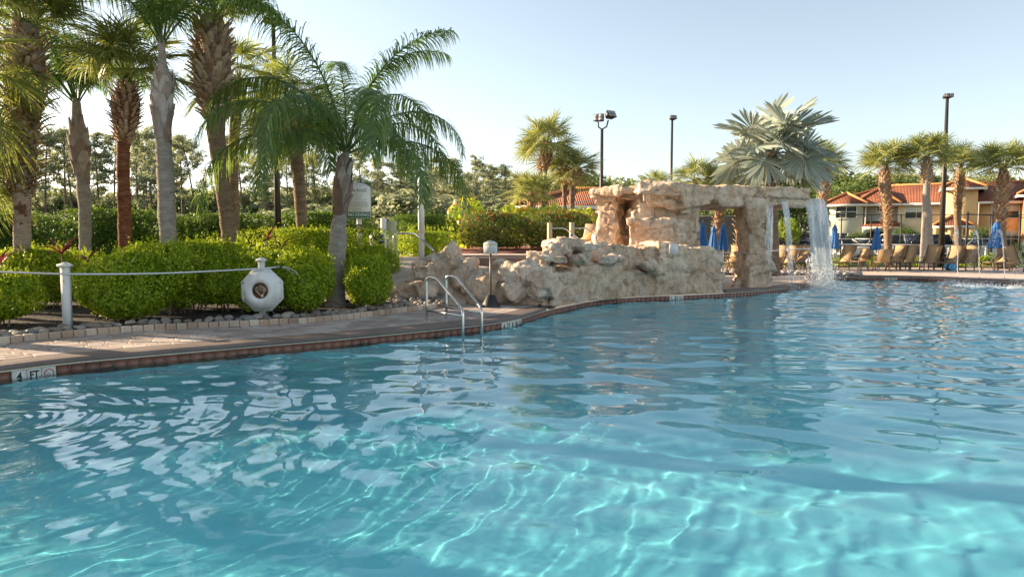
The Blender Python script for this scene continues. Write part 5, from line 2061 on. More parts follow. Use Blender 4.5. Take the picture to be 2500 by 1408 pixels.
for k in range(8):
    a = R(45 * k + 22)
    MB().tube([(.36 * math.cos(a), -.008, .36 * math.sin(a)), (.36 * math.cos(a), -.018, .36 * math.sin(a))], .008, 6).obj('screw', M['grey_print'], cab)
MB().box((-.325, -.03, -.15), (.02, .03, .12)).obj('hinge', M['white'], cab)
MB().bar((-.36, -.014, .14), (-.34, -.014, .12), .02, .01).obj('latch', M['black'], cab)


# pool ladder
def rail(px0, py0, Y0, pxt, pyt, px1, py1, Y1, bar0, bar1, par, base):
    a = A(px0, py0, Y0); a.z = 0
    tp = A(px0, pyt + 10, Y0); tp.x = a.x
    t1 = A(pxt, pyt, Y0)
    m1 = A(px1, py1, Y1)
    b = Vector((m1.x, m1.y, -1.1))
    ax = (m1 - t1).normalized()
    pts = [a, Vector((a.x, a.y, t1.z - .10)), Vector((a.x, a.y, t1.z - .04)) + (t1 - a) * 0, Vector((a.x, a.y, t1.z)).lerp(t1, .45) + Vector((0, 0, .0)), t1 + ax * .05]
    H = [a, Vector((a.x, a.y, .3)), Vector((a.x, a.y, t1.z - .12))]
    arc = []
    p0 = Vector((a.x, a.y, t1.z - .10)); p2 = t1 + ax * .14; p1 = Vector((a.x, a.y, t1.z + .045))
    for k in range(1, 8):
        u = k / 8
        arc.append(p0 * (1 - u) ** 2 + p1 * 2 * u * (1 - u) + p2 * u * u)
    q0 = m1 - ax * .09; q2 = m1 + Vector((0, 0, -.09))
    arc2 = [q0 * (1 - u) ** 2 + m1 * 2 * u * (1 - u) + q2 * u * u for u in (0, .25, .5, .75, 1)]
    pts = H[:2] + [p0] + arc + [p2] + arc2 + [b]
    bb = Vector(base)
    MB().tube([p - bb for p in pts], .024, 12).obj('rail', M['steel'], par, smooth=True)
    z0 = A(px0, bar0, Y0).z; z1 = A(px1, bar1, Y1).z
    MB().tube([Vector((a.x, a.y, z0)) - bb, Vector((m1.x, m1.y, z1)) - bb], .019, 10).obj('crossbar', M['steel'], par, smooth=True)
    MB().lathe([(.0, .012), (.05, .012), (.062, .006), (.062, -.0)], (a.x - bb.x, a.y - bb.y, .004), 16).obj('flange', M['steel'], par, fix=True)
    return m1


lb_ = G(1066, 780)
lad = thing('pool_ladder', 'stainless steel pool ladder with two bent handrails stepping down into the water', 'pool ladder', (lb_.x, lb_.y, 0))
m1 = rail(1042, 785, 11.85, 1062, 674, 1130, 757, 10.85, 758, 771, lad, lb_)
m2 = rail(1090, 778, 12.25, 1110, 671, 1176, 754, 11.25, 750, 763, lad, lb_)
for z in (-.45, -.75):
    MB().tube([Vector((m1.x, m1.y, z)) - lb_, Vector((m2.x, m2.y, z)) - lb_], .022, 8).obj('rung', M['steel'], lad, smooth=True)

# sign on a weighted stand
p = G(1198, 750)
st = thing('sign_stand', 'small arched pool notice with a yellow bar on a dark pole and black weighted base', 'sign', (p.x, p.y, 0), R(-4))
V = []; Q = []
lv = [(.20, 0), (.205, .03), (.19, .06), (.085, .26), (.07, .27)]
for r0, z in lv:
    for k in range(8):
        a = R(22.5 + 45 * k)
        V.append((r0 * math.cos(a) * 1.0, r0 * math.sin(a), z))
for i in range(len(lv) - 1):
    for k in range(8): Q.append([i * 8 + k, i * 8 + (k + 1) % 8, (i + 1) * 8 + (k + 1) % 8, (i + 1) * 8 + k])
T = [[len(V) - 8, len(V) - 8 + k, len(V) - 8 + k + 1] for k in range(1, 7)]
MB().add(V, Q, T).obj('base', M['black'], st, fix=True)
MB().tube([(0, 0, .2), (0, 0, 1.15)], .024, 10).obj('pole', M['brownmetal'], st)
zb_, zt_ = A(1198, 620, p.y).z, A(1198, 594, p.y).z


def arched(w, z0, z1, rise, n=14):
    pts = [(-w / 2, z0), (w / 2, z0)]
    for k in range(n + 1):
        u = 1 - 2 * k / n
        pts.append((w / 2 * u, z1 + rise * (1 - u * u) ** .8))
    return pts


MB().prism(arched(.30, zb_, zt_, .06), -.032, -.004).obj('board_edge', M['green_print'], st, fix=True)
MB().prism(arched(.284, zb_ + .008, zt_ - .002, .055), -.036, -.03).obj('board', M['white_print'], st, fix=True)
MB().box((0, -.037, zt_ - .022), (.284, .004, .022)).obj('yellow_bar', M['yellow_print'], st)
text_obj('POOL NOTICE', .024, M['text'], st, (0, -.0385, zt_ + .028), sx=.9) if False else None
mb = MB()
rr = random.Random(4)
def wordlines(mb, x0, x1, zs, y, h, gap=.006, wmin=.012, wmax=.04, rr=rr, rag=.0):
    for z in zs:
        x = x0
        end = x1 - rr.uniform(0, rag)
        while x < end:
            w = min(rr.uniform(wmin, wmax), end - x)
            if w < .004: break
            mb.box((x + w / 2, y, z), (w, .0012, h))
            x += w + gap
wordlines(mb, -.05, .06, [zt_ + .033], -.0368, .008, .004, .01, .03)
wordlines(mb, -.12, .12, [zt_ + .012, zt_ + .0], -.0368, .003)
wordlines(mb, -.12, .12, [zt_ - .022], -.0396, .008, .01, .03, .06)
wordlines(mb, -.035, .13, [zt_ - .045, zt_ - .055], -.0368, .004)
wordlines(mb, -.13, .13, [zt_ - .07 - .013 * k for k in range(int((zt_ - .07 - zb_ - .01) / .013))], -.0368, .004, rag=.05)
mb.obj('fine_print', M['grey_print'], st)
text_obj('NO', .042, M['text'], st, (-.085, -.0372, zt_ - .05), sx=.9)
MB().lathe([(.0, .035), (.008, .03), (.012, .02), (.008, .008), (.012, .0)], (0, -.018, zt_ + .058), 8).obj('finial', M['green_print'], st)

# SPA RULES board on its post
Ys = 17.0
p = A(877, 600, Ys)
sr_ = thing('rules_sign', 'tall arched white SPA RULES board with a green NO DIVING band on a white post', 'sign', (p.x, Ys, .05), R(3))
sr_.location.z = 0
z0, z1, zm = A(877, 534, Ys).z, A(877, 458, Ys).z, A(877, 517, Ys).z
MB().box((0, .06, 1.3), (.11, .10, 2.6 + 2 * (z1 - 2.6) if z1 > 2.6 else 2.6)).obj('post', M['white'], sr_)
MB().prism(arched(.64, z0, z1, .13), -.035, .0).obj('board_edge', M['green_print'], sr_, fix=True)
MB().prism(arched(.612, z0 + .014, z1 - .004, .122), -.040, -.034).obj('board', M['white_print'], sr_, fix=True)
MB().box((0, -.041, (z0 + zm) / 2 + .01), (.58, .004, zm - z0 - .03)).obj('green_band', M['green_print'], sr_)
text_obj('NO DIVING', .115, M['white_print'], sr_, (0, -.0445, (z0 + zm) / 2 + .01), sx=.86, bold=.001)
text_obj('SPA RULES', .105, M['text'], sr_, (0, -.0415, z1 - .075), sx=.86)
mb = MB()
wordlines(mb, -.22, .12, [z1 - .16], -.041, .009, .01, .02, .07, rag=.05)
wordlines(mb, -.25, .22, [z1 - .21, z1 - .255, z1 - .30], -.041, .009, .01, .02, .07, rag=.15)
wordlines(mb, -.27, .27, [z1 - .345 - .021 * k for k in range(7)], -.041, .007, .008, .02, .07, rag=.06)
wordlines(mb, -.27, .15, [z1 - .52, z1 - .56], -.041, .009, .01, .02, .07, rag=.1)
mb.obj('fine_print', M['grey_print'], sr_)
# round dial on the same post
p = A(877, 558, Ys - .15)
dl = thing('round_dial', 'round cream dial in a dark ring hung below the SPA RULES board', 'dial', (p.x, Ys - .12, p.z), R(-25))
dsc = [(.10 * math.cos(2 * math.pi * k / 24), .10 * math.sin(2 * math.pi * k / 24)) for k in range(24)]
M['cream'] = plain('cream_plastic', (.72, .55, .34), .5, var=.05)
MB().prism(dsc, -.03, .02).obj('face', M['cream'], dl, fix=True)
ringmesh('ring', .095, .112, .05, M['darkmetal'], 28, dl, (0, .01, 0))
MB().bar((-.01, -.032, -.02), (.04, -.032, .05), .008, .003).obj('needle', M['text'], dl)

# litter bin
p = A(921, 600, 17.4)
tb = thing('litter_bin', 'black eight-sided litter bin with a pale band beside the SPA RULES post', 'bin', (p.x, 17.4, .25), R(10))
zt = A(921, 572, 17.4).z - .25


def octl(mb, lv, n=8, ph=22.5):
    V = []; Q = []
    for r0, z in lv:
        for k in range(n):
            a = R(ph + 360 / n * k)
            V.append((r0 * math.cos(a), r0 * math.sin(a), z))
    for i in range(len(lv) - 1):
        for k in range(n): Q.append([i * n + k, i * n + (k + 1) % n, (i + 1) * n + (k + 1) % n, (i + 1) * n + k])
    T = [[len(V) - n, len(V) - n + k, len(V) - n + k + 1] for k in range(1, n - 1)]
    return mb.add(V, Q, T)


octl(MB(), [(.185, -.25), (.2, zt - .17)]).obj('body', M['black'], tb, fix=True)
octl(MB(), [(.205, zt - .17), (.205, zt - .15), (.2, zt - .15)]).obj('band', M['grey_print'], tb, fix=True)
octl(MB(), [(.2, zt - .15), (.205, zt - .04), (.16, zt), (.1, zt), (.09, zt - .03)]).obj('lid', M['black'], tb, fix=True)

# gate post and green panel
p = A(937, 600, 19.0)
gp = thing('gate_post', 'short cream post with a latch beside a pale green panel, left of the glossy hedge', 'gate post', (p.x, 19, 0))
h = A(937, 533, 19).z
MB().box((0, 0, h / 2), (.15, .15, h)).obj('shaft', M['white'], gp)
MB().box((0, -.08, h - .55), (.04, .03, .05)).obj('latch', M['darkmetal'], gp)
M['palegreen'] = plain('pale_green_paint', (.38, .42, .26), .7, var=.1)
MB().box((.22, .05, h / 2 - .03), (.28, .04, h - .06)).obj('panel', M['palegreen'], gp)
# tall white post
p = A(1029, 612, 18.6)
tp_ = thing('tall_post', 'tall plain white square post standing behind the peaked boulder', 'post', (p.x, 18.6, float(tz(p.x, 18.6))), R(20))
h = A(1029, 434, 18.6).z - tp_.location.z
MB().box((0, 0, h / 2), (.13, .13, h)).obj('shaft', M['white'], tp_)
MB().box((0, 0, h - .75), (.145, .145, 1.5)).obj('upper_sleeve', M['white'], tp_)
MB().tube([(-.07, 0, h - .38), (-.12, 0, h - .36), (-.13, 0, h - .32)], .012, 6).obj('hook', M['brownmetal'], tp_)
# spa handrail
P = [A(960, 612, 17.9), A(960, 586, 17.9), A(962, 576, 17.9), A(970, 570.5, 17.9), A(985, 569.5, 17.9), A(1003, 569.5, 17.8), A(1013, 571, 17.7), A(1022, 577, 17.6), A(1058, 612, 17.1)]
hb = A(960, 640, 17.9)
hr = thing('spa_handrail', 'bent steel handrail leading down to the spa left of the tall white post', 'handrail', (hb.x, 17.9, float(tz(hb.x, 17.9))))
P = [Vector((P[0].x, P[0].y, hr.location.z))] + P
MB().tube([Vector(q) - hr.location for q in P], .027, 10).obj('rail', M['steel'], hr, smooth=True)

# timber posts with rails to the slide
for k, (px, pt, lb) in enumerate([(1342, 544, 'left pale timber post with a rail, in front of the flowering hedge'), (1396, 543, 'right pale timber post with a rail running down to the grotto')]):
    Yp = 18.6
    q = A(px, 600, Yp)
    zb = float(tz(q.x, Yp))
    t = thing('timber_post', lb, 'timber post', (q.x, Yp, zb), R(28), 'timber rail posts by the slide')
    h = A(px, pt, Yp).z - zb
    MB().box((0, 0, h / 2), (.10, .10, h)).obj('shaft', M['cedar'], t)
    Pz = [A(px + 6, 557, Yp), A(px + 32, 557, Yp + .1), A(px + 38, 559, Yp + .1), A(px + 84, 592, Yp + .2)]
    Pl = [Matrix.Rotation(-R(28), 3, 'Z') @ (v - Vector((q.x, Yp, zb))) for v in Pz]
    MB().tube(Pl, .018, 8).obj('rail', M['steel'], t, smooth=True)
# slide ramp and low tan wall beside the grotto
q = A(1440, 590, 21.8)
rm = thing('timber_ramp', 'orange-brown timber ramp rising to the left side of the grotto', 'ramp', (q.x, 21.8, .9))
M['orangewood'] = plain('orange_wood', (.5, .27, .09), .6, var=.2, scale=3)
a = A(1418, 583, 21.8) - q; b = A(1475, 548, 21.8) - q; c = A(1475, 588, 21.8) - q; d = A(1420, 588, 21.8) - q
o = Vector((0, 0, q.z - .9))
MB().prism([(v.x, v.z + o.z) for v in (a, d, c, b)], -.25, .25).obj('ramp_board', M['orangewood'], rm, fix=True)
q = A(1450, 590, 22.8)
tw = thing('tan_wall', 'low plain tan wall behind the timber ramp, left of the grotto', 'wall', (q.x, 22.8, .9))
M['tanstucco'] = plain('tan_stucco', (.5, .36, .25), .9, var=.1, bump=.2)
MB().prism([((A(px, py, 22.8) - q).x, (A(px, py, 22.8)).z - .9) for px, py in ((1422, 595), (1478, 595), (1478, 548), (1432, 546))], 0, .25).obj('wall_panel', M['tanstucco'], tw, fix=True)
# blue object left on the rock
q = A(1398, 577, 16.4)
gg = thing('swim_goggles', 'small blue and white swim item left on top of the stacked rocks', 'goggles', (q.x, 16.3, q.z), R(-20))
M['bluepl'] = plain('blue_plastic', (.02, .05, .4), .3, var=.1)
MB().tube([(-.07, 0, .02), (-.04, 0, .035), (-.01, 0, .02)], [.02, .026, .018], 8).obj('lens', M['bluepl'], gg)
MB().tube([(-.01, 0, .02), (.03, 0, .015), (.07, 0, .005)], [.012, .016, .01], 8).obj('strap', M['white_print'], gg)
# white notice on the rock wall
q = A(1644, 608, 18.1)
nb_ = thing('notice_board', 'white notice printed in red fixed to the rock wall below the grotto', 'notice', (q.x, 18.08, q.z), R(22))
V4 = MB().box((0, 0, 0), (.262, .012, .25), M=Matrix.Rotation(R(3), 3, 'Y')).obj('board', M['white_print'], nb_)
mb = MB()
M['redgrey'] = plain('faded_red_print', (.5, .2, .24), .6, var=0)
for k in range(8):
    z = .095 - k * .026
    wordlines(mb, -.10 + (.03 if k < 2 else 0), .11 - (.03 if k < 2 else 0), [z], -.0075, .010 if k % 3 == 1 else .007, .006, .015, .045)
mb.obj('red_text', M['redgrey'], nb_)
# small black box on the coping end
q = G(1318, 750)
bx = thing('deck_box', 'tiny black box on the paving at the foot of the broad boulder', 'box', (q.x, q.y, 0))
MB().box((0, 0, .03), (.07, .05, .05)).obj('body', M['black'], bx); MB().box((0, 0, .06), (.05, .035, .012)).obj('lid', M['darkmetal'], bx)

# ------------------------------------------------------------------ lamp posts
def lamp_round(px, pt, pb, Y, label):
    q = A(px, 600, Y)
    t = thing('lamp_post', label, 'lamp post', (q.x, Y, 0))
    h = A(px, pt, Y).z
    MB().tube([(0, 0, -.05), (0, 0, h)], [.10, .055], 12).obj('pole', M['darkmetal'], t, smooth=True)
    MB().lathe([(.0, .10), (.12, .09), (.28, .02), (.30, -.01), (.26, -.04), (.08, -.05)], (0, 0, h), 24).obj('lamp_head', M['darkmetal'], t, fix=True)
    return t


lamp_round(680, 52, 560, 19, 'slim dark lamp post with a round flat head rising through the palm fronds')


def flood(t, loc, rz, tilt, w=.62, hh=.42):
    b = MB()
    Mx = Matrix.Rotation(rz, 3, 'Z') @ Matrix.Rotation(tilt, 3, 'X')
    P = [Vector(v) for v in ((-w / 2, -.16, -hh / 2), (w / 2, -.16, -hh / 2), (w * .36, .2, -hh * .3), (-w * .36, .2, -hh * .3), (-w / 2, -.16, hh / 2), (w / 2, -.16, hh / 2), (w * .36, .2, hh * .3), (-w * .36, .2, hh * .3))]
    b.hexa([tuple(Mx @ p + Vector(loc)) for p in P])
    hd = b.obj('floodlight_head', M['darkmetal'], t)
    g = MB()
    for sx in (-1, 1):
        for sz in (-1, 1):
            g.box(tuple(Mx @ Vector((sx * w * .23, -.168, sz * hh * .23)) + Vector(loc)), (w * .4, .014, hh * .4), M=Mx)
    g.obj('lamp_lens', M['grey_print'], hd)
    return hd


q = A(1467, 600, 40)
t = thing('floodlight_pole', 'dark pole with two angled floodlights on a forked bracket, left of the grotto roof', 'light pole', (q.x, 40, 0))
z1 = A(1467, 315, 40).z
MB().tube([(0, 0, -.1), (0, 0, z1)], [.14, .085], 10).obj('pole', M['darkmetal'], t, smooth=True)
MB().tube([(-.22, 0, z1 + .38), (-.2, 0, z1 + .1), (0, 0, z1 - .02), (.26, 0, z1 + .12), (.36, 0, z1 + .5)], .045, 8).obj('bracket', M['darkmetal'], t, smooth=True)
flood(t, (-.16, 0, z1 + .6), R(-25), R(-12)); flood(t, (.47, 0, z1 + .78), R(35), R(-28))
q = A(1636, 600, 52)
t = thing('floodlight_pole', 'thin far dark light pole with one small floodlight above the grotto roof', 'light pole', (q.x, 52, 0))
z1 = A(1637, 292, 52).z
MB().tube([(0, 0, -.1), (0, 0, z1)], [.14, .08], 10).obj('pole', M['darkmetal'], t, smooth=True)
flood(t, (.05, 0, z1 + .12), R(15), R(-20), .5, .3)
q = A(2299, 600, 36)
t = thing('floodlight_pole', 'tall dark light pole rising from the right loungers between two palms', 'light pole', (q.x, 36, 0))
z1 = A(2313, 240, 36).z
dx = (A(2313, 240, 36).x - q.x)
MB().tube([(0, 0, -.1), (dx, 0, z1)], [.165, .075], 10).obj('pole', M['darkmetal'], t, smooth=True)
flood(t, (dx + .02, 0, z1 + .1), R(-5), R(-10), .44, .2)

# ------------------------------------------------------------------ far side: umbrellas, loungers, tables
def pleat(n, amp):
    return lambda a, i: 1 + amp * math.sin(n * a + .6 * i) * min(1, i / 2)


def make_umbrella():
    t = thing('pool_umbrella', '-', 'umbrella', (0, 0, 0))
    MB().tube([(0, 0, .05), (0, 0, 2.62)], .024, 8).obj('pole', M['cedar'], t)
    prof = [(.03, 2.52), (.07, 2.44), (.10, 2.3), (.13, 2.16), (.17, 1.95), (.22, 1.6), (.265, 1.3), (.27, 1.22), (.2, 1.2)]
    MB().lathe(prof, n=48, wob=lambda a, i: 1 + .10 * math.sin(8 * a + .25 * i) * min(1, i / 2) + .05 * math.sin(3 * a + i * .3)).obj('canopy', M['blue'], t, smooth=True)
    prof = [(.02, 2.58), (.08, 2.47), (.125, 2.33), (.155, 2.23), (.14, 2.21)]
    MB().lathe(prof, n=40, wob=lambda a, i: 1 + .08 * math.sin(8 * a + 1) * min(1, i / 2)).obj('top_tier', M['blue'], t, smooth=True)
    MB().lathe([(0, .09), (.02, .07), (.025, .03), (.012, .0)], (0, 0, 2.6), 10).obj('finial', M['brownmetal'], t, smooth=True)
    MB().lathe([(0, .10), (.05, .10), (.09, .08), (.28, .05), (.3, .0)], n=20).obj('base', M['grey_print'], t, smooth=True)
    return t


def copy_tree(o, parent=None):
    c = o.copy(); COL.objects.link(c)
    c.parent = parent
    for ch in o.children: copy_tree(ch, c)
    return c


um = make_umbrella()
US = [(1715, 536, 27.5, .95, 'leftmost closed blue umbrella seen under the grotto roof beside its central wall'),
      (1742, 545, 30.5, .9, 'middle and slimmest closed blue umbrella seen under the grotto roof'),
      (1765, 541, 28.5, .95, 'closed blue umbrella under the grotto roof, nearest the rock column'),
      (2037, 543, 31, .98, 'closed blue umbrella just right of the big waterfall'),
      (2140, 549, 31, .95, 'closed blue umbrella over the patio table, left of the long-bulged palm'),
      (2431, 535, 29.6, 1.0, 'rightmost closed blue umbrella on a grey base behind the fountain jet'),
      (2512, 565, 33, .9, 'closed blue umbrella cut by the right frame edge')]
for i, (px, pt, Y, s_, lb) in enumerate(US):
    t = um if i == 0 else copy_tree(um)
    q = A(px, 600, Y)
    t.location = (q.x, Y, 0)
    h = A(px, pt, Y).z
    t.scale = (h / 2.68 * (1.25 if px == 2431 else 1.0),) * 2 + (h / 2.68,)
    t.rotation_euler = (0, 0, i * .7)
    tag(t, lb, 'umbrella', 'closed blue pool umbrellas')


def make_lounger():
    t = thing('sun_lounger', '-', 'sun lounger', (0, 0, 0))
    # local: head at +y, foot at -y
    sh = .36
    for nm, a, b, th in (('seat_sling', (-.95, sh), (.25, sh - .01), .012),):
        V = []; Q = []
        n = 8
        for i in range(n + 1):
            u = i / n; y = a[0] + (b[0] - a[0]) * u; z = sh - .03 * math.sin(math.pi * u)
            V += [(-.30, y, z), (.30, y, z), (.30, y, z - .012), (-.30, y, z - .012)]
        for i in range(n):
            o = 4 * i
            for k in range(4): Q.append([o + k, o + (k + 1) % 4, o + 4 + (k + 1) % 4, o + 4 + k])
        MB().add(V, Q).obj(nm, M['sling'], t, fix=True)
    V = []; Q = []; n = 8
    for i in range(n + 1):
        u = i / n; L = .86 * u
        y = .25 + L * math.cos(R(60)); z = sh + L * math.sin(R(60)); c = .03 * math.sin(math.pi * u)
        V += [(-.29, y + c, z), (.29, y + c, z), (.29, y + c + .014, z), (-.29, y + c + .014, z)]
    for i in range(n):
        o = 4 * i
        for k in range(4): Q.append([o + k, o + (k + 1) % 4, o + 4 + (k + 1) % 4, o + 4 + k])
    MB().add(V, Q).obj('back_sling', M['sling'], t, fix=True)
    f = MB()
    for s in (-1, 1):
        f.bar((s * .32, -.98, sh - .01), (s * .32, .95, sh - .01), .035, .045)
    f.bar((-.32, -.98, sh - .01), (.32, -.98, sh - .01), .035, .045)
    f.bar((-.32, .95, sh - .01), (.32, .95, sh - .01), .035, .045)
    f.obj('seat_frame', M['brownmetal'], t)
    f = MB()
    for s in (-1, 1): f.bar((s * .31, .25, sh), (s * .31, .25 + .88 * math.cos(R(60)), sh + .88 * math.sin(R(60))), .03, .035)
    f.bar((-.31, .25 + .88 * math.cos(R(60)), sh + .88 * math.sin(R(60))), (.31, .25 + .88 * math.cos(R(60)), sh + .88 * math.sin(R(60))), .03, .035)
    f.obj('back_frame', M['brownmetal'], t)
    lg = MB().box((0, 0, sh / 2 - .01), (.035, .035, sh - .02)).mesh('leg', M['brownmetal'])
    for s in (-1, 1):
        for y in (-.9, .0, .82): inst('leg', lg, t, (s * .32, y, 0))
    for s in (-1, 1):
        MB().tube([(s * .35, -.05, sh), (s * .35, .0, sh + .2), (s * .35, .1, sh + .22), (s * .35, .42, sh + .23)], .014, 6).obj('armrest', M['brownmetal'], t)
    st = MB()
    for y in (-.9, .0, .82): st.bar((-.32, y, .16), (.32, y, .16), .022, .022)
    st.obj('stretcher', M['brownmetal'], t)
    return t


lo_ = make_lounger()
LS = [(1615, 0, 0, 0, None),
      (1790, 650, 31.5, -37, 'tan lounger seen through the grotto window right of the third umbrella'),
      (1902, 650, 31, -45, 'tan lounger just right of the grotto column, behind the thin waterfall'),
      (1933, 655, 30.5, -38, 'tan lounger behind the narrow waterfall beside the small dark table'),
      (1962, 652, 31.5, -44, 'upright tan lounger between the two waterfalls'),
      (1992, 655, 31.5, -35, 'tan lounger mostly hidden by the big waterfall'),
      (2070, 650, 31.6, -45, 'tan lounger just right of the first open-air umbrella'),
      (2195, 652, 31.6, -47, 'narrow sunlit tan lounger at the foot of the long-bulged palm'),
      (2222, 652, 31.2, -46, 'tan lounger with a curved shadow left of the smooth-trunked palm'),
      (2280, 654, 30.8, -46, 'tan lounger in front of the smooth-trunked palm'),
      (2338, 654, 30.8, -43, 'tan lounger above the blue and black swim floats'),
      (2378, 656, 30.6, -42, 'tan lounger behind the middle fountain jet, right of the floats'),
      (2462, 652, 31.5, -47, 'tan lounger laid low between the last umbrella and the frame edge'),
      (2505, 658, 29.8, 10, 'tan lounger cut off by the right frame edge')]
for i, (px, py, Y, rz, lb) in enumerate(LS[1:]):
    t = lo_ if i == 0 else copy_tree(lo_)
    q = A(px, 640, Y)
    t.location = (q.x, Y + .5, 0)
    t.rotation_euler = (0, 0, R(rz) + math.atan2(-q.x, Y) * .35)
    tag(t, lb, 'sun lounger', 'tan sun loungers on the far deck')
    if px == 2462:
        for c in t.children:
            if c.name.startswith('back'): c.matrix_local = Matrix.Translation((0, .25, .36)) @ Matrix.Rotation(R(-32), 4, 'X') @ Matrix.Translation((0, -.25, -.36))


def make_chair():
    t = thing('patio_chair', '-', 'chair', (0, 0, 0))
    MB().box((0, 0, .42), (.48, .46, .02)).obj('seat', M['sling'], t)
    MB().hexa([(-.24, .22, .44), (.24, .22, .44), (.24, .24, .44), (-.24, .24, .44), (-.24, .38, .98), (.24, .38, .98), (.24, .40, .98), (-.24, .40, .98)]).obj('backrest', M['sling'], t)
    for s in (-1, 1):
        MB().tube([(s * .26, -.28, 0), (s * .26, -.2, .42), (s * .26, -.16, .62), (s * .26, .0, .66), (s * .26, .26, .62)], .016, 6).obj('leg', M['brownmetal'], t)
        MB().tube([(s * .25, .36, 0), (s * .25, .2, .42), (s * .25, .40, .99)], .016, 6).obj('leg', M['brownmetal'], t)
    return t


ch = make_chair()
for i, (px, Y, rz, lb) in enumerate([(2096, 30.6, -75, 'patio chair on the left of the umbrella table, seen side on'),
                                     (2122, 32.8, 5, 'patio chair behind the umbrella table facing the pool'),
                                     (2152, 29.8, 170, 'patio chair in front of the umbrella table, seen from behind'),
                                     (1777, 29.5, -70, 'patio chair seen through the grotto window at the end of the rock wall'),
                                     (1797, 30.4, 60, 'second patio chair seen through the grotto window beside the rock column')]):
    t = ch if i == 0 else copy_tree(ch)
    q = A(px, 640, Y)
    t.location = (q.x, Y, 0); t.rotation_euler = (0, 0, R(rz))
    tag(t, lb, 'chair', 'tan patio chairs')


def table(px, Y, r_, h_, lb, mat):
    q = A(px, 640, Y)
    t = thing('round_table', lb, 'table', (q.x, Y, 0), 0, 'round patio tables')
    MB().lathe([(0, h_), (r_, h_), (r_ + .01, h_ - .015), (r_, h_ - .03), (0, h_ - .03)], n=24).obj('tabletop', M[mat], t)
    for k in range(4):
        a = R(45 + 90 * k)
        MB().tube([(r_ * .3 * math.cos(a), r_ * .3 * math.sin(a), h_ - .03), (r_ * .45 * math.cos(a), r_ * .45 * math.sin(a), h_ * .5), (r_ * .75 * math.cos(a), r_ * .75 * math.sin(a), 0)], .014, 6).obj('leg', M['brownmetal'], t)


table(2126, 31.2, .55, .72, 'round patio table round the umbrella pole', 'brownmetal')
table(1783, 30.3, .45, .68, 'round patio table seen through the grotto window', 'brownmetal')
table(1951, 29.6, .25, .42, 'small dark round side table between the waterfalls', 'black')
# swim floats leaning under a lounger
q = A(2316, 645, 30.1)
t = thing('swim_float', 'round blue and black swim float leaning under a lounger', 'float', (q.x, 29.9, .02), R(-15))
M['cyanpl'] = plain('bright_blue_foam', (.02, .25, .48), .5, var=.1)
dsc = [(.16 * math.cos(2 * math.pi * k / 20), .17 + .15 * math.sin(2 * math.pi * k / 20)) for k in range(20)]
MB().prism([(x + .05, z) for x, z in dsc], -.06, .0).obj('front_pad', M['cyanpl'], t, fix=True)
MB().prism([(x - .10, z) for x, z in dsc], .02, .07).obj('rear_pad', M['cyanpl'], t, fix=True)
MB().prism([(x - .04, z) for x, z in dsc], -.0, .02).obj('black_strap', M['black'], t, fix=True)
# ladder by the falls
la = A(1968, 680, 23.6); la.z = 0
t = thing('pool_ladder', 'far steel pool ladder at the waterfall end of the grotto deck', 'pool ladder', tuple(la))
for k, (a0, b0) in enumerate(((A(1968, 690, 23.2), A(2030, 690, 22.6)), (A(1976, 680, 24.2), A(2034, 680, 23.6)))):
    x0, y0 = a0.x, a0.y; x1, y1 = b0.x, b0.y
    P = [(x0, y0, 0), (x0, y0, .7), (x0 + .06, y0, .82), (x0 + .2, y0, .82), (x1 - .12, y1, .42), (x1, y1, .30), (x1, y1, -.8)]
    MB().tube([Vector(p) - la for p in P], .024, 8).obj('rail', M['steel'], t, smooth=True)
# cable handrail behind the column
q = A(1770, 620, 26)
t = thing('rope_rail', 'thin white rope strung across the deck behind the grotto column', 'rope', (q.x, 26, 0))
P = [A(1766, 617, 26.0), A(1815, 615, 25.8), A(1870, 614, 25.5), A(1930, 609, 25.2), A(1985, 606, 25)]
MB().tube([Vector(p) - Vector((q.x, 26, 0)) for p in P], .022, 6).obj('line', M['wire_white'], t)
for px, Y in ((1766, 26), (1985, 25)):
    a = A(px, 610, Y)
    MB().tube([(a.x - q.x, a.y - 26, 0), (a.x - q.x, a.y - 26, a.z)], .025, 6).obj('stanchion', M['wire_white'], t)

# ------------------------------------------------------------------ fence, white rail, plants at its foot
def lf(px, Y): return A(px, 600, Y)


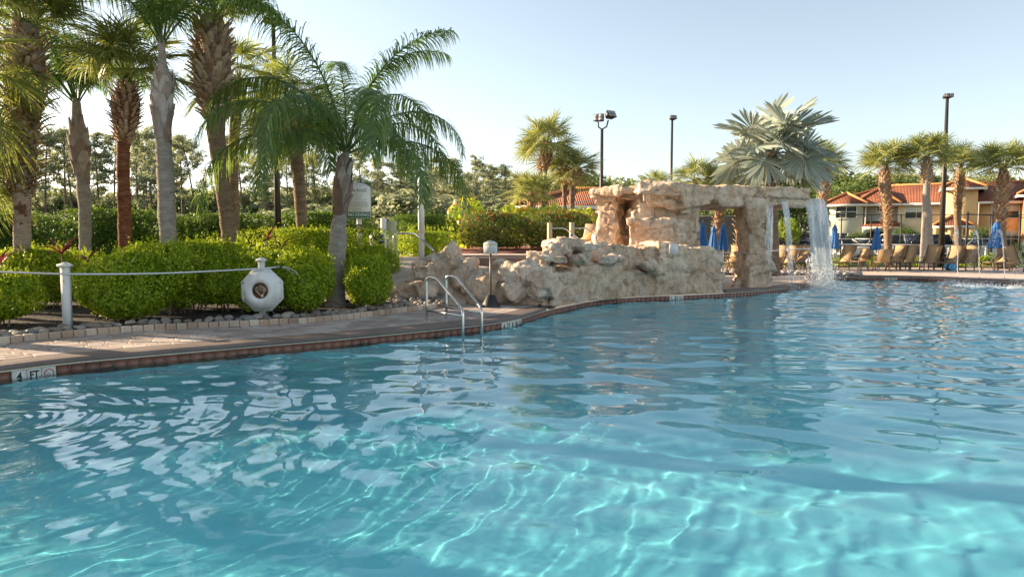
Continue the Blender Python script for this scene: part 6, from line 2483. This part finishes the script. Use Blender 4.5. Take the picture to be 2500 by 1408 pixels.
FY = 38.0
fx0, fx1 = lf(1690, FY).x, lf(2560, FY).x
fh = A(2200, 524, FY).z
fn = thing('chain_link_fence', 'tall dark chain-link fence behind the loungers', 'fence', (fx0, FY, 0))
L = fx1 - fx0
nb = 12
pmh = MB().tube([(0, 0, 0), (0, 0, fh + .03)], .035, 8).mesh('post', M['darkmetal'])
for k in range(nb + 1): inst('post', pmh, fn, (L * k / nb, 0, 0))
for z in (fh, fh * .55, .1):
    MB().tube([(0, .0, z), (L, .0, z)], .022, 6).obj('rail', M['darkmetal'], fn)
mb = MB()
g = .13
V = []; Q = []
nd = int((L + fh) / g)
for k in range(nd):
    for sgn in (1, -1):
        x0 = k * g - fh if sgn > 0 else k * g
        z0, z1 = .1, fh
        xa, xb = (x0, x0 + (z1 - z0)) if sgn > 0 else (x0, x0 - (z1 - z0))
        # clip to 0..L
        def cl(x, z, dx):
            if x < 0: z += (0 - x) / dx if dx else 0; x = 0
            if x > L: z += (L - x) / dx; x = L
            return x, z
        A0 = cl(xa, z0, sgn); B0 = cl(xb, z1, sgn)
        if not (z0 - .01 <= A0[1] <= z1 + .01 and z0 - .01 <= B0[1] <= z1 + .01) or abs(A0[0] - B0[0]) < .05: continue
        w_ = .0042
        i0 = len(V)
        V += [(A0[0] - w_, sgn * .004, A0[1]), (A0[0] + w_, sgn * .004, A0[1]), (B0[0] + w_, sgn * .004, B0[1]), (B0[0] - w_, sgn * .004, B0[1])]
        Q.append([i0, i0 + 1, i0 + 2, i0 + 3])
o = MB().add(V, Q).obj('wire_mesh', M['darkmetal'], fn)
o['kind'] = 'stuff'
# grey wind screen on the left bays
wx0, wx1 = lf(1700, FY - .1).x, lf(1830, FY - .1).x
ws = thing('wind_screen', 'grey woven wind screen on the fence behind the three closed umbrellas', 'screen', (wx0, FY - .1, 0))
M['screen'] = plain('grey_screen_cloth', (.12, .115, .11), .9, var=.25, scale=3)
zt_ = A(1760, 528, FY).z
V = []; Q = []
n = 30
for k in range(n + 1):
    x = (wx1 - wx0) * k / n
    V += [(x, .02 * math.sin(k * 1.1), .1), (x, .02 * math.sin(k * 1.1 + 1), zt_)]
for k in range(n): Q.append([2 * k, 2 * k + 2, 2 * k + 3, 2 * k + 1])
MB().add(V, Q).obj('cloth', M['screen'], ws, smooth=True)
MB().tube([(0, -.02, zt_), (wx1 - wx0, -.02, zt_)], .02, 6).obj('top_cord', M['grey_print'], ws)
# second taller court fence behind
FY2 = 43
x0, x1 = lf(2355, FY2).x, lf(2560, FY2).x
fh2 = A(2360, 517, FY2).z
f2 = thing('court_fence', 'second dark fence with thicker posts in front of the yellow house', 'fence', (x0, FY2, 0))
for px in (2359, 2420, 2488, 2540):
    MB().tube([(lf(px, FY2).x - x0, 0, 0), (lf(px, FY2).x - x0, 0, fh2)], .07, 8).obj('post', M['darkmetal'], f2)
MB().tube([(0, 0, fh2 * .96), (x1 - x0, 0, fh2 * .85)], .03, 6).obj('rail', M['darkmetal'], f2)
wy = 37.2
x0, x1 = lf(2045, wy).x, lf(2425, wy).x
wr_ = thing('white_rail', 'long horizontal white rail behind the loungers in front of the fence', 'rail', (x0, wy, 0))
MB().tube([(0, 0, A(2045, 597, wy).z), (x1 - x0, 0, A(2425, 602, wy).z)], .055, 8).obj('rail', M['white'], wr_, smooth=True)
for k in range(5): MB().tube([((x1 - x0) * (k + .2) / 4.4, .02, 0), ((x1 - x0) * (k + .2) / 4.4, .02, 1.0)], .035, 6).obj('post', M['white'], wr_)


def small_plant(label, px, Y, w, h, seed, mat='lf_bright'):
    q = lf(px, Y)
    return shrub('low_shrub', label, 'shrub', (q.x, Y, 0), [(0, 0, h * .5, w, .35, h * .5)], .11, M[mat], 170, seed, 2.2, 'low shrubs behind the loungers', stems=4, lump=.25, depth=.15, sprigs=6)


small_plant('low leafy shrub behind the first lounger right of the waterfall', 2055, 34.2, .65, .55, 61)
small_plant('small shrub behind the umbrella table', 2132, 34.5, .3, .6, 62)
small_plant('low shrub at the foot of the smooth-trunked palm', 2245, 35, .5, .5, 63)
small_plant('low shrub between two loungers near the floats', 2364, 34.5, .45, .5, 64)
small_plant('low spreading shrub left of the rightmost umbrella base', 2412, 34.2, .7, .6, 65)
small_plant('yellow-tipped shrub right of the rightmost umbrella', 2470, 34, .75, .6, 66)
small_plant('low shrub glimpsed between the waterfalls, behind the upright lounger', 1945, 34, .8, .6, 67)
small_plant('low shrub seen right of the grotto column', 1915, 33.5, .6, .7, 68)
small_plant('low shrub seen through the grotto window behind the table', 1800, 33.5, .6, .6, 69)

# ------------------------------------------------------------------ cars
def car(label, px, Y, rz, paint, kind='sedan', name='parked_car'):
    q = lf(px, Y)
    t = thing(name, label, 'car', (q.x, Y, 0), R(rz), 'cars parked behind the fence')
    H = 1.45 if kind == 'sedan' else 1.75
    L_, W_ = 4.5, 1.8
    hood = .92 if kind == 'sedan' else 1.1
    body = [(-L_ / 2, .28), (-L_ / 2 + .03, .7), (-L_ / 2 + .15, hood - .12), (-L_ / 2 + 1.15, hood), (L_ / 2 - .8, hood + .02), (L_ / 2 - .05, hood - .02), (L_ / 2, .5), (L_ / 2 - .03, .28)]
    b = MB().prism(body, -W_ / 2, W_ / 2)
    me = b.mesh('body', paint)
    bm = bmesh.new(); bm.from_mesh(me); bmesh.ops.recalc_face_normals(bm, faces=bm.faces)
    bmesh.ops.dissolve_limit(bm, angle_limit=.01, verts=bm.verts, edges=bm.edges)
    bmesh.ops.bevel(bm, geom=bm.edges[:], offset=.06, segments=2, affect='EDGES'); bm.to_mesh(me); bm.free()
    inst('body', angled(me, 40), t)
    r0 = -L_ / 2 + 1.1; r1 = L_ / 2 - (.7 if kind == 'sedan' else .15)
    f0, f1 = r0 + .75, r1 - (.55 if kind == 'sedan' else .2)
    def cabin(inset, z0, z1, gx):
        w0, w1 = W_ / 2 - .04 + inset, W_ / 2 - .22 + inset
        return [(r0 + gx, -w0, z0), (r1 - gx, -w0, z0), (r1 - gx, w0, z0), (r0 + gx, w0, z0), (f0, -w1, z1), (f1, -w1, z1), (f1, w1, z1), (f0, w1, z1)]
    MB().hexa(cabin(0, hood - .02, H - .06, 0)).obj('window_band', M['glass'], t)
    MB().box(((f0 + f1) / 2, 0, H - .035), (f1 - f0 + .06, W_ - .40, .06)).obj('roof', paint, t)
    pl = MB()
    for s in (-1, 1):
        for xa, xb in ((r0, f0), ((r0 + r1) / 2, (f0 + f1) / 2), (r1, f1)):
            pl.bar((xa, s * (W_ / 2 - .03), hood), (xb, s * (W_ / 2 - .21), H - .05), .06, .05)
    pl.obj('pillars', paint, t)
    whl = MB().lathe([(0, .11), (.2, .11), (.33, .09), (.34, 0), (.33, -.09), (0, -.09)], n=20)
    wm = whl.mesh('wheel', M['black'])
    rim = MB().lathe([(0, .125), (.08, .12), (.2, .115), (.21, .10)], n=14).mesh('rim', M['pole_alu'])
    for sx in (-1, 1):
        for s in (-1, 1):
            w_ = inst('wheel', wm, t, (sx * 1.4, s * (W_ / 2 - .1), .34), (R(90) * (-1 if s > 0 else 1), 0, 0))
            inst('rim', rim, w_)
    for s in (-1, 1):
        MB().box((-L_ / 2 + .06, s * .68, hood - .22), (.12, .34, .14)).obj('headlight', M['lampglass'], t)
        MB().box((L_ / 2 - .03, s * .7, hood - .16), (.1, .3, .14)).obj('tail_light', M['red'], t)
    g = MB()
    for k in range(4): g.box((-L_ / 2 + .0, 0, .48 + .075 * k), (.06, .9, .035))
    g.obj('grille', M['black'], t)
    MB().box((-L_ / 2 - .01, 0, .38), (.08, 1.7, .1)).obj('bumper', paint, t)
    return t


M['glass'] = NT('car_glass').base((.015, .02, .025)).set(Roughness=.05).m
M['lampglass'] = NT('lamp_glass').base((.7, .72, .75)).set(Roughness=.1).m
M['p_white'] = NT('white_car_paint').base((.7, .7, .68)).set(Roughness=.25, Coat_Weight=.6).m
M['p_silver'] = NT('silver_car_paint').base((.5, .5, .5)).set(Roughness=.25, Metallic=.3, Coat_Weight=.6).m
M['p_dark'] = NT('dark_car_paint').base((.03, .035, .045)).set(Roughness=.2, Coat_Weight=.8).m
car('white car with a red tail light behind the first open-air umbrella', 2062, 49, 160, M['p_white'])
car('white car with its bonnet to the left, left of the umbrella table', 2118, 48, 20, M['p_white'])
car('silver pickup-like car with a slatted grille behind the umbrella table', 2180, 47.5, 55, M['p_silver'], 'suv')
car('dark car left of the smooth-trunked palm', 2240, 50, 5, M['p_dark'], 'suv')
car('pale car behind the slender palm and fountain jets', 2368, 49, 10, M['p_silver'])
car('dark car behind the waterfalls', 1915, 47, 5, M['p_dark'], 'suv')

# ------------------------------------------------------------------ houses
RZ = -30.0
cR, sR = math.cos(R(RZ)), math.sin(R(RZ))
HX, HY = A(2024, 600, 78).x, 78.0


def S_(px):
    k = (px - 1250) / FPX
    return (HY * k - HX) / (cR - sR * k)      # distance along the facade for a sight line


def Z_(py, s):
    Y = HY + sR * s
    return A(1250, py, Y).z


house = thing('townhouse_row', 'two-storey pastel townhouse row with terracotta tile roofs behind the fence', 'house', (HX, HY, 0), R(RZ))


def stucco(name, c): return plain(name, c, .9, var=.05, scale=1.5, bump=.15)


M['st_grey'] = stucco('grey_green_stucco', (.48, .48, .38))
M['st_grey2'] = stucco('blue_grey_stucco', (.40, .44, .38))
M['st_cream'] = stucco('cream_stucco', (.62, .52, .33))
M['st_yellow'] = stucco('yellow_stucco', (.72, .50, .23))
M['st_orange'] = stucco('orange_stucco', (.62, .25, .10))
M['trimw'] = plain('white_trim', (.72, .68, .6), .6, var=.04)
M['pane'] = NT('window_pane').base((.05, .065, .07)).set(Roughness=.08).m
M['blind'] = plain('window_blind', (.5, .56, .5), .7, var=.05)


def m_roof(axis):
    m = NT('roof_tile_' + axis)
    tc = m.n('ShaderNodeTexCoord')
    mp = m.n('ShaderNodeMapping')
    m.l(tc.outputs['Object'], mp.inputs['Vector'])
    w = m.n('ShaderNodeTexWave', Scale=2.2, Distortion=.0)
    w.bands_direction = 'X' if axis == 'x' else 'Y'
    m.l(mp.outputs[0], w.inputs['Vector'])
    h = m.n('ShaderNodeTexWave', Scale=.9, wave_profile='SAW')
    h.bands_direction = 'Z'
    m.l(mp.outputs[0], h.inputs['Vector'])
    f = m.noise(.5, 5, mp.outputs[0]); g = m.noise(7, 3, mp.outputs[0])
    c = m.ramp(f, [(.3, (.30, .10, .05)), (.7, (.45, .16, .075))])
    c = m.mix(c, m.ramp(g, [(.35, (.6, .55, .55)), (.6, (1, 1, 1))]), .7, 'MULTIPLY')
    c = m.mix(c, m.ramp(w.outputs['Fac'], [(0, (.42, .4, .4)), (.5, (1, 1, 1))]), .85, 'MULTIPLY')
    m.base(c).set(Roughness=.85)
    ad = m.n('ShaderNodeMath', operation='ADD')
    m.l(w.outputs['Fac'], ad.inputs[0]); m.l(h.outputs['Fac'], ad.inputs[1])
    m.bump(ad.outputs[0], .9, .12)
    return m.m


M['roof_x'] = m_roof('x'); M['roof_y'] = m_roof('y')
M['ridge'] = plain('ridge_tile', (.62, .25, .09), .85, var=.15, scale=3)


def wallbox(s0, s1, y0, y1, z1, mat, z0=0, name='wall', par=None):
    return MB().box(((s0 + s1) / 2, (y0 + y1) / 2, (z0 + z1) / 2), (s1 - s0, abs(y1 - y0), z1 - z0)).obj(name, mat, par or house)


def hip(s0, s1, y0, y1, ze, zr, par, ra=None, rb=None, left=True, right=True, ridge_axis='x', ov=.0):
    """hip roof over a rectangle; ridge along x (between ra and rb) or back along y"""
    fr = []
    if ridge_axis == 'x':
        ym = (y0 + y1) / 2
        ra = ra if ra is not None else s0 + (ym - y0); rb = rb if rb is not None else s1 - (ym - y0)
        A0, B0, C0, D0 = (s0, y0, ze), (s1, y0, ze), (s1, y1, ze), (s0, y1, ze)
        E0, F0 = (ra, ym, zr), (rb, ym, zr)
        fr = [('roof_x', [A0, B0, F0, E0]), ('roof_x', [C0, D0, E0, F0]), ('roof_y', [D0, A0, E0]), ('roof_y', [B0, C0, F0])]
        caps = [(E0, F0), (A0, E0), (B0, F0), (D0, E0), (C0, F0)]
    else:
        sm = (s0 + s1) / 2
        E0 = (sm, ra, zr); F0 = (sm, y1, zr)
        A0, B0, C0, D0 = (s0, y0, ze), (s1, y0, ze), (s1, y1, ze), (s0, y1, ze)
        fr = [('roof_x', [A0, B0, E0]), ('roof_y', [B0, C0, F0, E0]), ('roof_y', [D0, A0, E0, F0])]
        caps = [(E0, F0), (A0, E0), (B0, E0)]
    first = None
    for mt, P in fr:
        V = [tuple(p) for p in P] + [(p[0], p[1], p[2] - .12) for p in P]
        n = len(P)
        Q = [[i, (i + 1) % n, n + (i + 1) % n, n + i] for i in range(n)]
        if n == 4: o = MB().add(V, Q + [[0, 1, 2, 3], [7, 6, 5, 4]])
        else: o = MB().add(V, Q, [[0, 1, 2], [5, 4, 3]])
        r_ = o.obj('roof', M[mt], par, fix=True)
        first = first or r_
    for a, b in caps:
        up = Vector((0, 0, .05))
        o = MB().tube([Vector(a) + up, Vector(b) + up], .13, 6)
        o.obj('ridge_cap', M['ridge'], first)
    # fascia
    fb = MB()
    fb.box(((s0 + s1) / 2, y0 + .03, ze - .17), (s1 - s0 + .02, .08, .24))
    if ridge_axis == 'x' or True:
        fb.box((s0 + .03, (y0 + y1) / 2, ze - .17), (.08, abs(y1 - y0), .24))
        fb.box((s1 - .03, (y0 + y1) / 2, ze - .17), (.08, abs(y1 - y0), .24))
    fb.obj('fascia', M['trimw'], par)
    return first


def window(s, z, w, h, y, par, cols=2, blind=.5):
    f = MB()
    t_ = .09
    f.box((s, y - .03, z + h / 2), (w + 2 * t_, .08, t_)); f.box((s, y - .03, z - h / 2), (w + 2 * t_, .1, t_))
    for k in range(cols + 1): f.box((s - w / 2 + w * k / cols, y - .034, z), (t_ if k in (0, cols) else .06, .07, h))
    f.box((s, y - .031, z), (w, .06, .05))
    o = f.obj('window', M['trimw'], par)
    MB().box((s, y - .012, z), (w, .02, h)).obj('pane', M['pane'], o)
    if blind: MB().box((s, y - .026, z + h / 2 - h * blind / 2), (w - .02, .006, h * blind)).obj('blind', M['blind'], o)
    return o


EZ = 5.15
sA, sB, sC, sD, sE, sF = S_(2103), S_(2187), S_(2300), S_(2378), S_(2487), S_(2560)
wallbox(0, sA, -.8, 8, EZ, M['st_grey'])
wallbox(sA, sB, .3, 8, EZ, M['st_grey2'])
wallbox(sB, sC, -.3, 8, EZ, M['st_cream'])
wallbox(sC, sD, -1.0, 8, Z_(460, sD), M['st_yellow'])
wallbox(sD, sE, .0, 8, EZ, M['st_yellow'])
wallbox(sE, sF + 4, -2.2, 8, 5.6, M['st_orange'])
zr = Z_(442, S_(2300))
hip(-.7, sF + 6, -.9, 10.5, EZ + .1, zr, house, ra=S_(2185) - 1.2)
hip(-.7, sA + .5, -1.5, 4.0, EZ + .12, Z_(470, S_(2080)), house, ra=.9, ridge_axis='y')
hip(sA - 1.0, sB + .3, -1.0, 5.0, EZ + .11, Z_(458, S_(2140)), house, ra=1.6, ridge_axis='y')
zt2 = Z_(458, sD)
hip(sC - .5, sD + .7, -1.7, 6.0, zt2, Z_(431, sD), house, ra=1.2, ridge_axis='y')
hip(sE - .7, sF + 5, -2.9, 6, 5.75, 8.0, house, ra=.6, ridge_axis='y')
window(S_(2063), (Z_(505, 1.5) + Z_(531, 1.5)) / 2, 2.1, 1.45, -.8, house, 2, .0)
window(S_(2142), Z_(509, 5), .55, .62, .3, house, 2, 0)
window(S_(2232), (Z_(504, 8.5) + Z_(531, 8.5)) / 2, 2.1, 1.4, -.3, house, 2, .5)
window(S_(2448), (Z_(500, 16) + Z_(530, 16)) / 2, 2.3, 1.5, .0, house, 2, .5)
window(S_(2050), 1.3, 1.6, 1.5, -.8, house, 2, 0)
window(S_(2225), 1.2, 2.2, 1.4, -.3, house, 2, 0)
window(S_(2465), 1.4, 1.6, 1.5, .0, house, 2, .3)
# lean-to roof and garage arch in the recess
s0, s1 = sA + .02, sB + .3
P = [(s0, -1.5, Z_(552, 5)), (s1, -1.5, Z_(552, 5)), (s1, .3, Z_(540, 5)), (s0, .3, Z_(540, 5))]
V = P + [(p[0], p[1], p[2] - .12) for p in P]
lr = MB().add(V, [[0, 1, 2, 3], [7, 6, 5, 4], [0, 4, 5, 1], [1, 5, 6, 2], [2, 6, 7, 3], [3, 7, 4, 0]]).obj('porch_roof', M['roof_x'], house, fix=True)
MB().box(((s0 + s1) / 2, -1.5, Z_(552, 5) - .2), (s1 - s0, .1, .22)).obj('fascia', M['trimw'], lr)
gw = S_(2108), S_(2165)
gz = Z_(563, 5)
n = 12
arch = []
for k in range(n + 1):
    a = math.pi * k / n
    arch.append((((gw[0] + gw[1]) / 2) - (gw[1] - gw[0]) / 2 * math.cos(a), gz - .9 + .9 * math.sin(a)))
outer = [(s0, -.05), (s0, gz + .5), (s1, gz + .5), (s1, -.05), (gw[1], -.05)] + arch[::-1] + [(gw[0], -.05)]
MB().prism(outer, -1.25, -1.0).obj('porch_wall', M['st_grey2'], house, fix=True)
MB().box(((gw[0] + gw[1]) / 2, .27, 1.1), (gw[1] - gw[0] + .6, .05, 2.6)).obj('garage_door', M['darkmetal'], house)
# entrance porch with hip roof on columns
pz0, pz1 = Z_(551, sC), Z_(530, sC)
ps0, ps1 = S_(2272), S_(2368)
hip(ps0, ps1, -3.9, -.9, pz0, pz1, house, ra=(ps0 + ps1) / 2 - .1, rb=(ps0 + ps1) / 2 + .1)
for px in (2278, 2312, 2336, 2362):
    s = S_(px)
    MB().box((s, -3.6, pz0 / 2 - .1), (.45, .4, pz0 - .2)).obj('column', M['st_yellow'], house)
MB().box((S_(2325), -.98, 1.1), (1.0, .06, 2.3)).obj('door', M['orangewood'], house)
MB().box((S_(2350), -.98, 1.1), (1.0, .06, 2.3)).obj('door', M['orangewood'], house)
for px in (2110, 2298, 2381):
    s = S_(px)
    MB().tube([(s, -.95, .1), (s, -.95, EZ - .1)], .06, 6).obj('downpipe', M['trimw'], house)

q = A(1250, 600, 45)
bung = thing('low_house', 'single-storey cream building with a red tiled hip roof left of the grotto', 'house', (0, 45, 0))
x0, x1 = A(1250, 600, 45).x, A(1640, 600, 45).x
ze = A(1300, 500, 45).z; zr = A(1400, 461, 45).z
MB().box(((x0 + x1) / 2, 3.8, ze / 2 - .1), (x1 - x0 - 1.2, 6, ze - .2)).obj('wall', M['st_cream'], bung)
hip(x0, x1, 0, 7.6, ze, zr + .25, bung, ra=A(1400, 600, 48).x, rb=x1 - 2)
window(A(1410, 600, 45).x, A(1410, 512, 45).z, .9, 1.1, .8, bung, 2, .5)


# small trees by the houses
tm_, cm_ = round_tree_mesh(77, 1.9, 4.2, 'lf_tree', .16, 60, .2, 50)
for px, pt, Y, s_, mt, lb in ((2092, 556, 62, 1.0, None, 'small sparse tree in front of the grey townhouse'), (2210, 542, 60, 1.15, 'lf_bright', 'round bright green tree in front of the cream townhouse'), (2400, 542, 62, 1.1, None, 'small dark tree in front of the yellow townhouse')):
    top = A(px, pt, Y)
    t = thing('small_tree', lb, 'tree', (top.x, Y, -.04), px, 'small trees in front of the townhouses')
    k = top.z / 4.2 * 1.05
    c2 = cm_
    if mt:
        c2 = cm_.copy(); c2.materials.clear(); c2.materials.append(M['lf_hedge'])
    for nm, me in (('trunk', tm_), ('crown', c2)): inst(nm, me, t, scale=(k * 1.1,) * 2 + (k,))
hedge('clipped_hedge', 'low clipped hedge in front of the right end of the houses', 2460, 2560, 598, 46, .5, 0, M['lf_hedge'], .14, 160, 71)

# ------------------------------------------------------------------ falling water
def curtain(label, top0, top1, bot0, bot1, seed, strands, throw=.0, name='waterfall'):
    """top0/top1: left and right of the lip; bot0/bot1: where it lands"""
    r = np.random.default_rng(seed)
    t0, t1, b0, b1 = map(Vector, (top0, top1, bot0, bot1))
    t = thing(name, label, 'waterfall', tuple(b0.lerp(b1, .5)), 0, 'waterfalls off the grotto roof')
    c = np.array(t.location)
    H = t0.z - b0.z

    def pt(u, v, j=0):
        a = np.array(t0.lerp(t1, u)); b = np.array(b0.lerp(b1, u))
        h = math.sqrt(v)           # horizontal travel grows with the root of the drop
        p = a * (1 - h) + b * h
        p[2] = a[2] + (b[2] - a[2]) * v
        return p - c
    nu = max(6, int((t1 - t0).length / .03)); nv = 60
    for lay in range(2):
        V = []; Q = []
        for i in range(nu + 1):
            for k in range(nv + 1):
                u, v = i / nu, k / nv
                p = pt(u, v)
                q = np.array([[u * 9 + lay * 5, v * 2.0, lay * 3.0 + seed]])
                d = fbm(q, 3, seed)[0]
                p = p + np.array([d * .05 * (.3 + v), (lay - .5) * .05 + d * .09 * (.3 + v * 1.4), 0])
                V.append(p)
        for i in range(nu):
            for k in range(nv):
                if k / nv > .62 + .25 * r.random(): continue
                if fbm(np.array([[i / nu * 7 + 3 * lay, k / nv * 3.5, 2.0]]), 2, seed + 4)[0] > .34 - .5 * (k / nv) ** 2 + .22: continue
                a = i * (nv + 1) + k
                Q.append([a, a + 1, a + nv + 2, a + nv + 1])
        MB().add(V, Q).obj('film', M['fall' if strands > 100 else 'fall_thin'], t, smooth=True)
    mb = MB()
    for s in range(strands):
        u = r.random()
        v0 = r.uniform(0, .5) if r.random() < .6 else r.uniform(.2, .8)
        v1 = min(1, v0 + r.uniform(.1, .5))
        n = 9
        P = []
        w = r.uniform(.003, .009)
        du = r.normal(0, .02)
        for k in range(n):
            v = v0 + (v1 - v0) * k / (n - 1)
            p = pt(min(1, max(0, u + du * v)), v) + np.array([.02 * math.sin(9 * v + s), -.03 + .02 * math.sin(12 * v + s * 1.7), 0]) * (.3 + v)
            P.append(tuple(p))
        mb.tube(P, [w * (1 - .6 * abs(2 * k / (n - 1) - 1)) for k in range(n)], 4, False)
    mb.obj('strand', M['drop'], t, smooth=True)['kind'] = 'stuff'
    mb = MB()
    ico = [(0, 0, 1), (.9, 0, 0), (0, .9, 0), (-.9, 0, 0), (0, -.9, 0), (0, 0, -1)]
    it = [[0, 1, 2], [0, 2, 3], [0, 3, 4], [0, 4, 1], [5, 2, 1], [5, 3, 2], [5, 4, 3], [5, 1, 4]]
    ico = np.array(ico)
    for s in range(int(strands * 14)):
        u = r.uniform(-.12, 1.12); v = 1 - abs(r.normal(0, .28))
        if v < 0 or v > 1.0: continue
        p = pt(u, v) + r.normal(0, .03 + .09 * v, 3)
        q = r.uniform(.004, .013)
        mb.add(ico * q * np.array([1, 1, r.uniform(1, 2.2)]) + p, None, it)
    mb.obj('droplets', M['drop'], t, smooth=True)['kind'] = 'stuff'
    return t


def splash(label, x, y, rx, ry, n, seed, h=.25, size=.016):
    r = np.random.default_rng(seed)
    t = thing('splash', label, 'splash', (x, y, WZ), 0, 'splashes where water lands in the pool')
    ico = np.array([(0, 0, 1), (.9, 0, 0), (0, .9, 0), (-.9, 0, 0), (0, -.9, 0), (0, 0, -1)])
    it = [[0, 1, 2], [0, 2, 3], [0, 3, 4], [0, 4, 1], [5, 2, 1], [5, 3, 2], [5, 4, 3], [5, 1, 4]]
    mb = MB()
    for s in range(n):
        p = np.array([r.normal(0, rx), r.normal(0, ry), abs(r.normal(0, h)) * math.exp(-abs(r.normal(0, 1)))])
        mb.add(ico * r.uniform(.4, 1.3) * size + p, None, it)
    mb.obj('drops', M['drop'], t)['kind'] = 'stuff'
    mb = MB()
    for s in range(int(n * .7)):
        p = np.array([r.normal(0, rx * 1.2), r.normal(0, ry * 1.2), .004])
        mb.add(ico * np.array([1, 1, .3]) * r.uniform(.6, 2.2) * size + p, None, it)
    mb.obj('foam', M['foam'], t)['kind'] = 'stuff'
    return t


def at(px, py, Y): return A(px, py, Y)


curtain('broad sheet of falling water at the right end of the grotto roof', at(1958, 484, 21.9), at(2008, 485, 22.1), Vector((at(1985, 700, 21.75).x, 21.75, WZ)), Vector((at(2034, 700, 21.9).x, 21.9, WZ)), 3, 260)
curtain('narrow ribbon of falling water left of the broad fall', at(1902, 487, 21.3), at(1918, 487, 21.4), Vector((at(1926, 700, 21.1).x, 21.1, .0)), Vector((at(1938, 700, 21.2).x, 21.2, .0)), 5, 40)
curtain('thin water film trickling down the right side of the grotto column', at(1872, 500, 20.35), at(1888, 500, 20.45), Vector((at(1868, 640, 20.05).x, 20.05, .4)), Vector((at(1884, 640, 20.15).x, 20.15, .4)), 8, 16)
splash('wide white splash under the broad waterfall', at(2008, 700, 21.8).x, 21.8, .36, .45, 1800, 1, .42)
splash('faint splash on the deck edge under the narrow fall', at(1932, 700, 20.9).x, 20.9, .12, .15, 120, 2, .12)

# fountain jets arching from the far edge into the pool
JT = [(2344, 676, 2342, 559, 2322, 692, 'leftmost arching fountain jet from the far pool edge'),
      (2398, 678, 2388, 565, 2362, 697, 'second arching fountain jet from the left'),
      (2460, 680, 2438, 563, 2412, 700, 'third fountain jet, arching in front of the last umbrella'),
      (2520, 682, 2498, 590, 2482, 703, 'rightmost fountain jet at the right frame edge')]
for i, (bx_, by_, tx_, ty_, lx_, ly_, lb) in enumerate(JT):
    r = np.random.default_rng(50 + i)
    p0 = G(bx_, by_, .0); p2 = G(lx_, ly_, WZ); 
    p0 = p0 + Vector((0, .15, 0))
    t = thing('fountain_jet', lb, 'fountain jet', tuple(p0), 0, 'fountain jets along the far pool edge')
    zt = A(tx_, ty_, (p0.y * .6 + p2.y * .4)).z
    MB().lathe([(.03, .012), (.03, .0), (.012, .014)], n=10).obj('nozzle', M['steel'], t)
    v0 = math.sqrt(zt); 

    def arc(u):
        # parabola from p0 up to zt and down to the water
        k1 = math.sqrt(zt); k2 = math.sqrt(zt - WZ)
        tt_ = u * (k1 + k2)
        z = zt - (tt_ - k1) ** 2
        x = p0.x + (p2.x - p0.x) * u; y = p0.y + (p2.y - p0.y) * u
        return Vector((x, y, z)) - p0
    P = [arc(u) for u in np.linspace(0, .5, 26)]
    P = [p + Vector((.008 * math.sin(k * 1.3), 0, 0)) for k, p in enumerate(P)]
    MB().tube(P, [.011 + .004 * math.sin(k * 2.1) + .004 * k / 26 for k in range(26)], 6).obj('stream', M['drop'], t, smooth=True)
    ico = np.array([(0, 0, 1), (.9, 0, 0), (0, .9, 0), (-.9, 0, 0), (0, -.9, 0), (0, 0, -1)])
    it = [[0, 1, 2], [0, 2, 3], [0, 3, 4], [0, 4, 1], [5, 2, 1], [5, 3, 2], [5, 4, 3], [5, 1, 4]]
    mb = MB()
    for s in range(330):
        u = min(1, r.uniform(.08, 1) ** .8)
        p = np.array(arc(u)) + r.normal(0, .012 + .075 * u * u, 3) * np.array([1, 1, 1.1])
        mb.add(ico * r.uniform(.006, .02) + p, None, it)
    mb.obj('droplets', M['drop'], t)['kind'] = 'stuff'
    splash('white splash where the %s jet lands' % ['leftmost', 'second', 'third', 'rightmost'][i], p2.x, p2.y, .22, .2, 420, 60 + i, .09, .018)
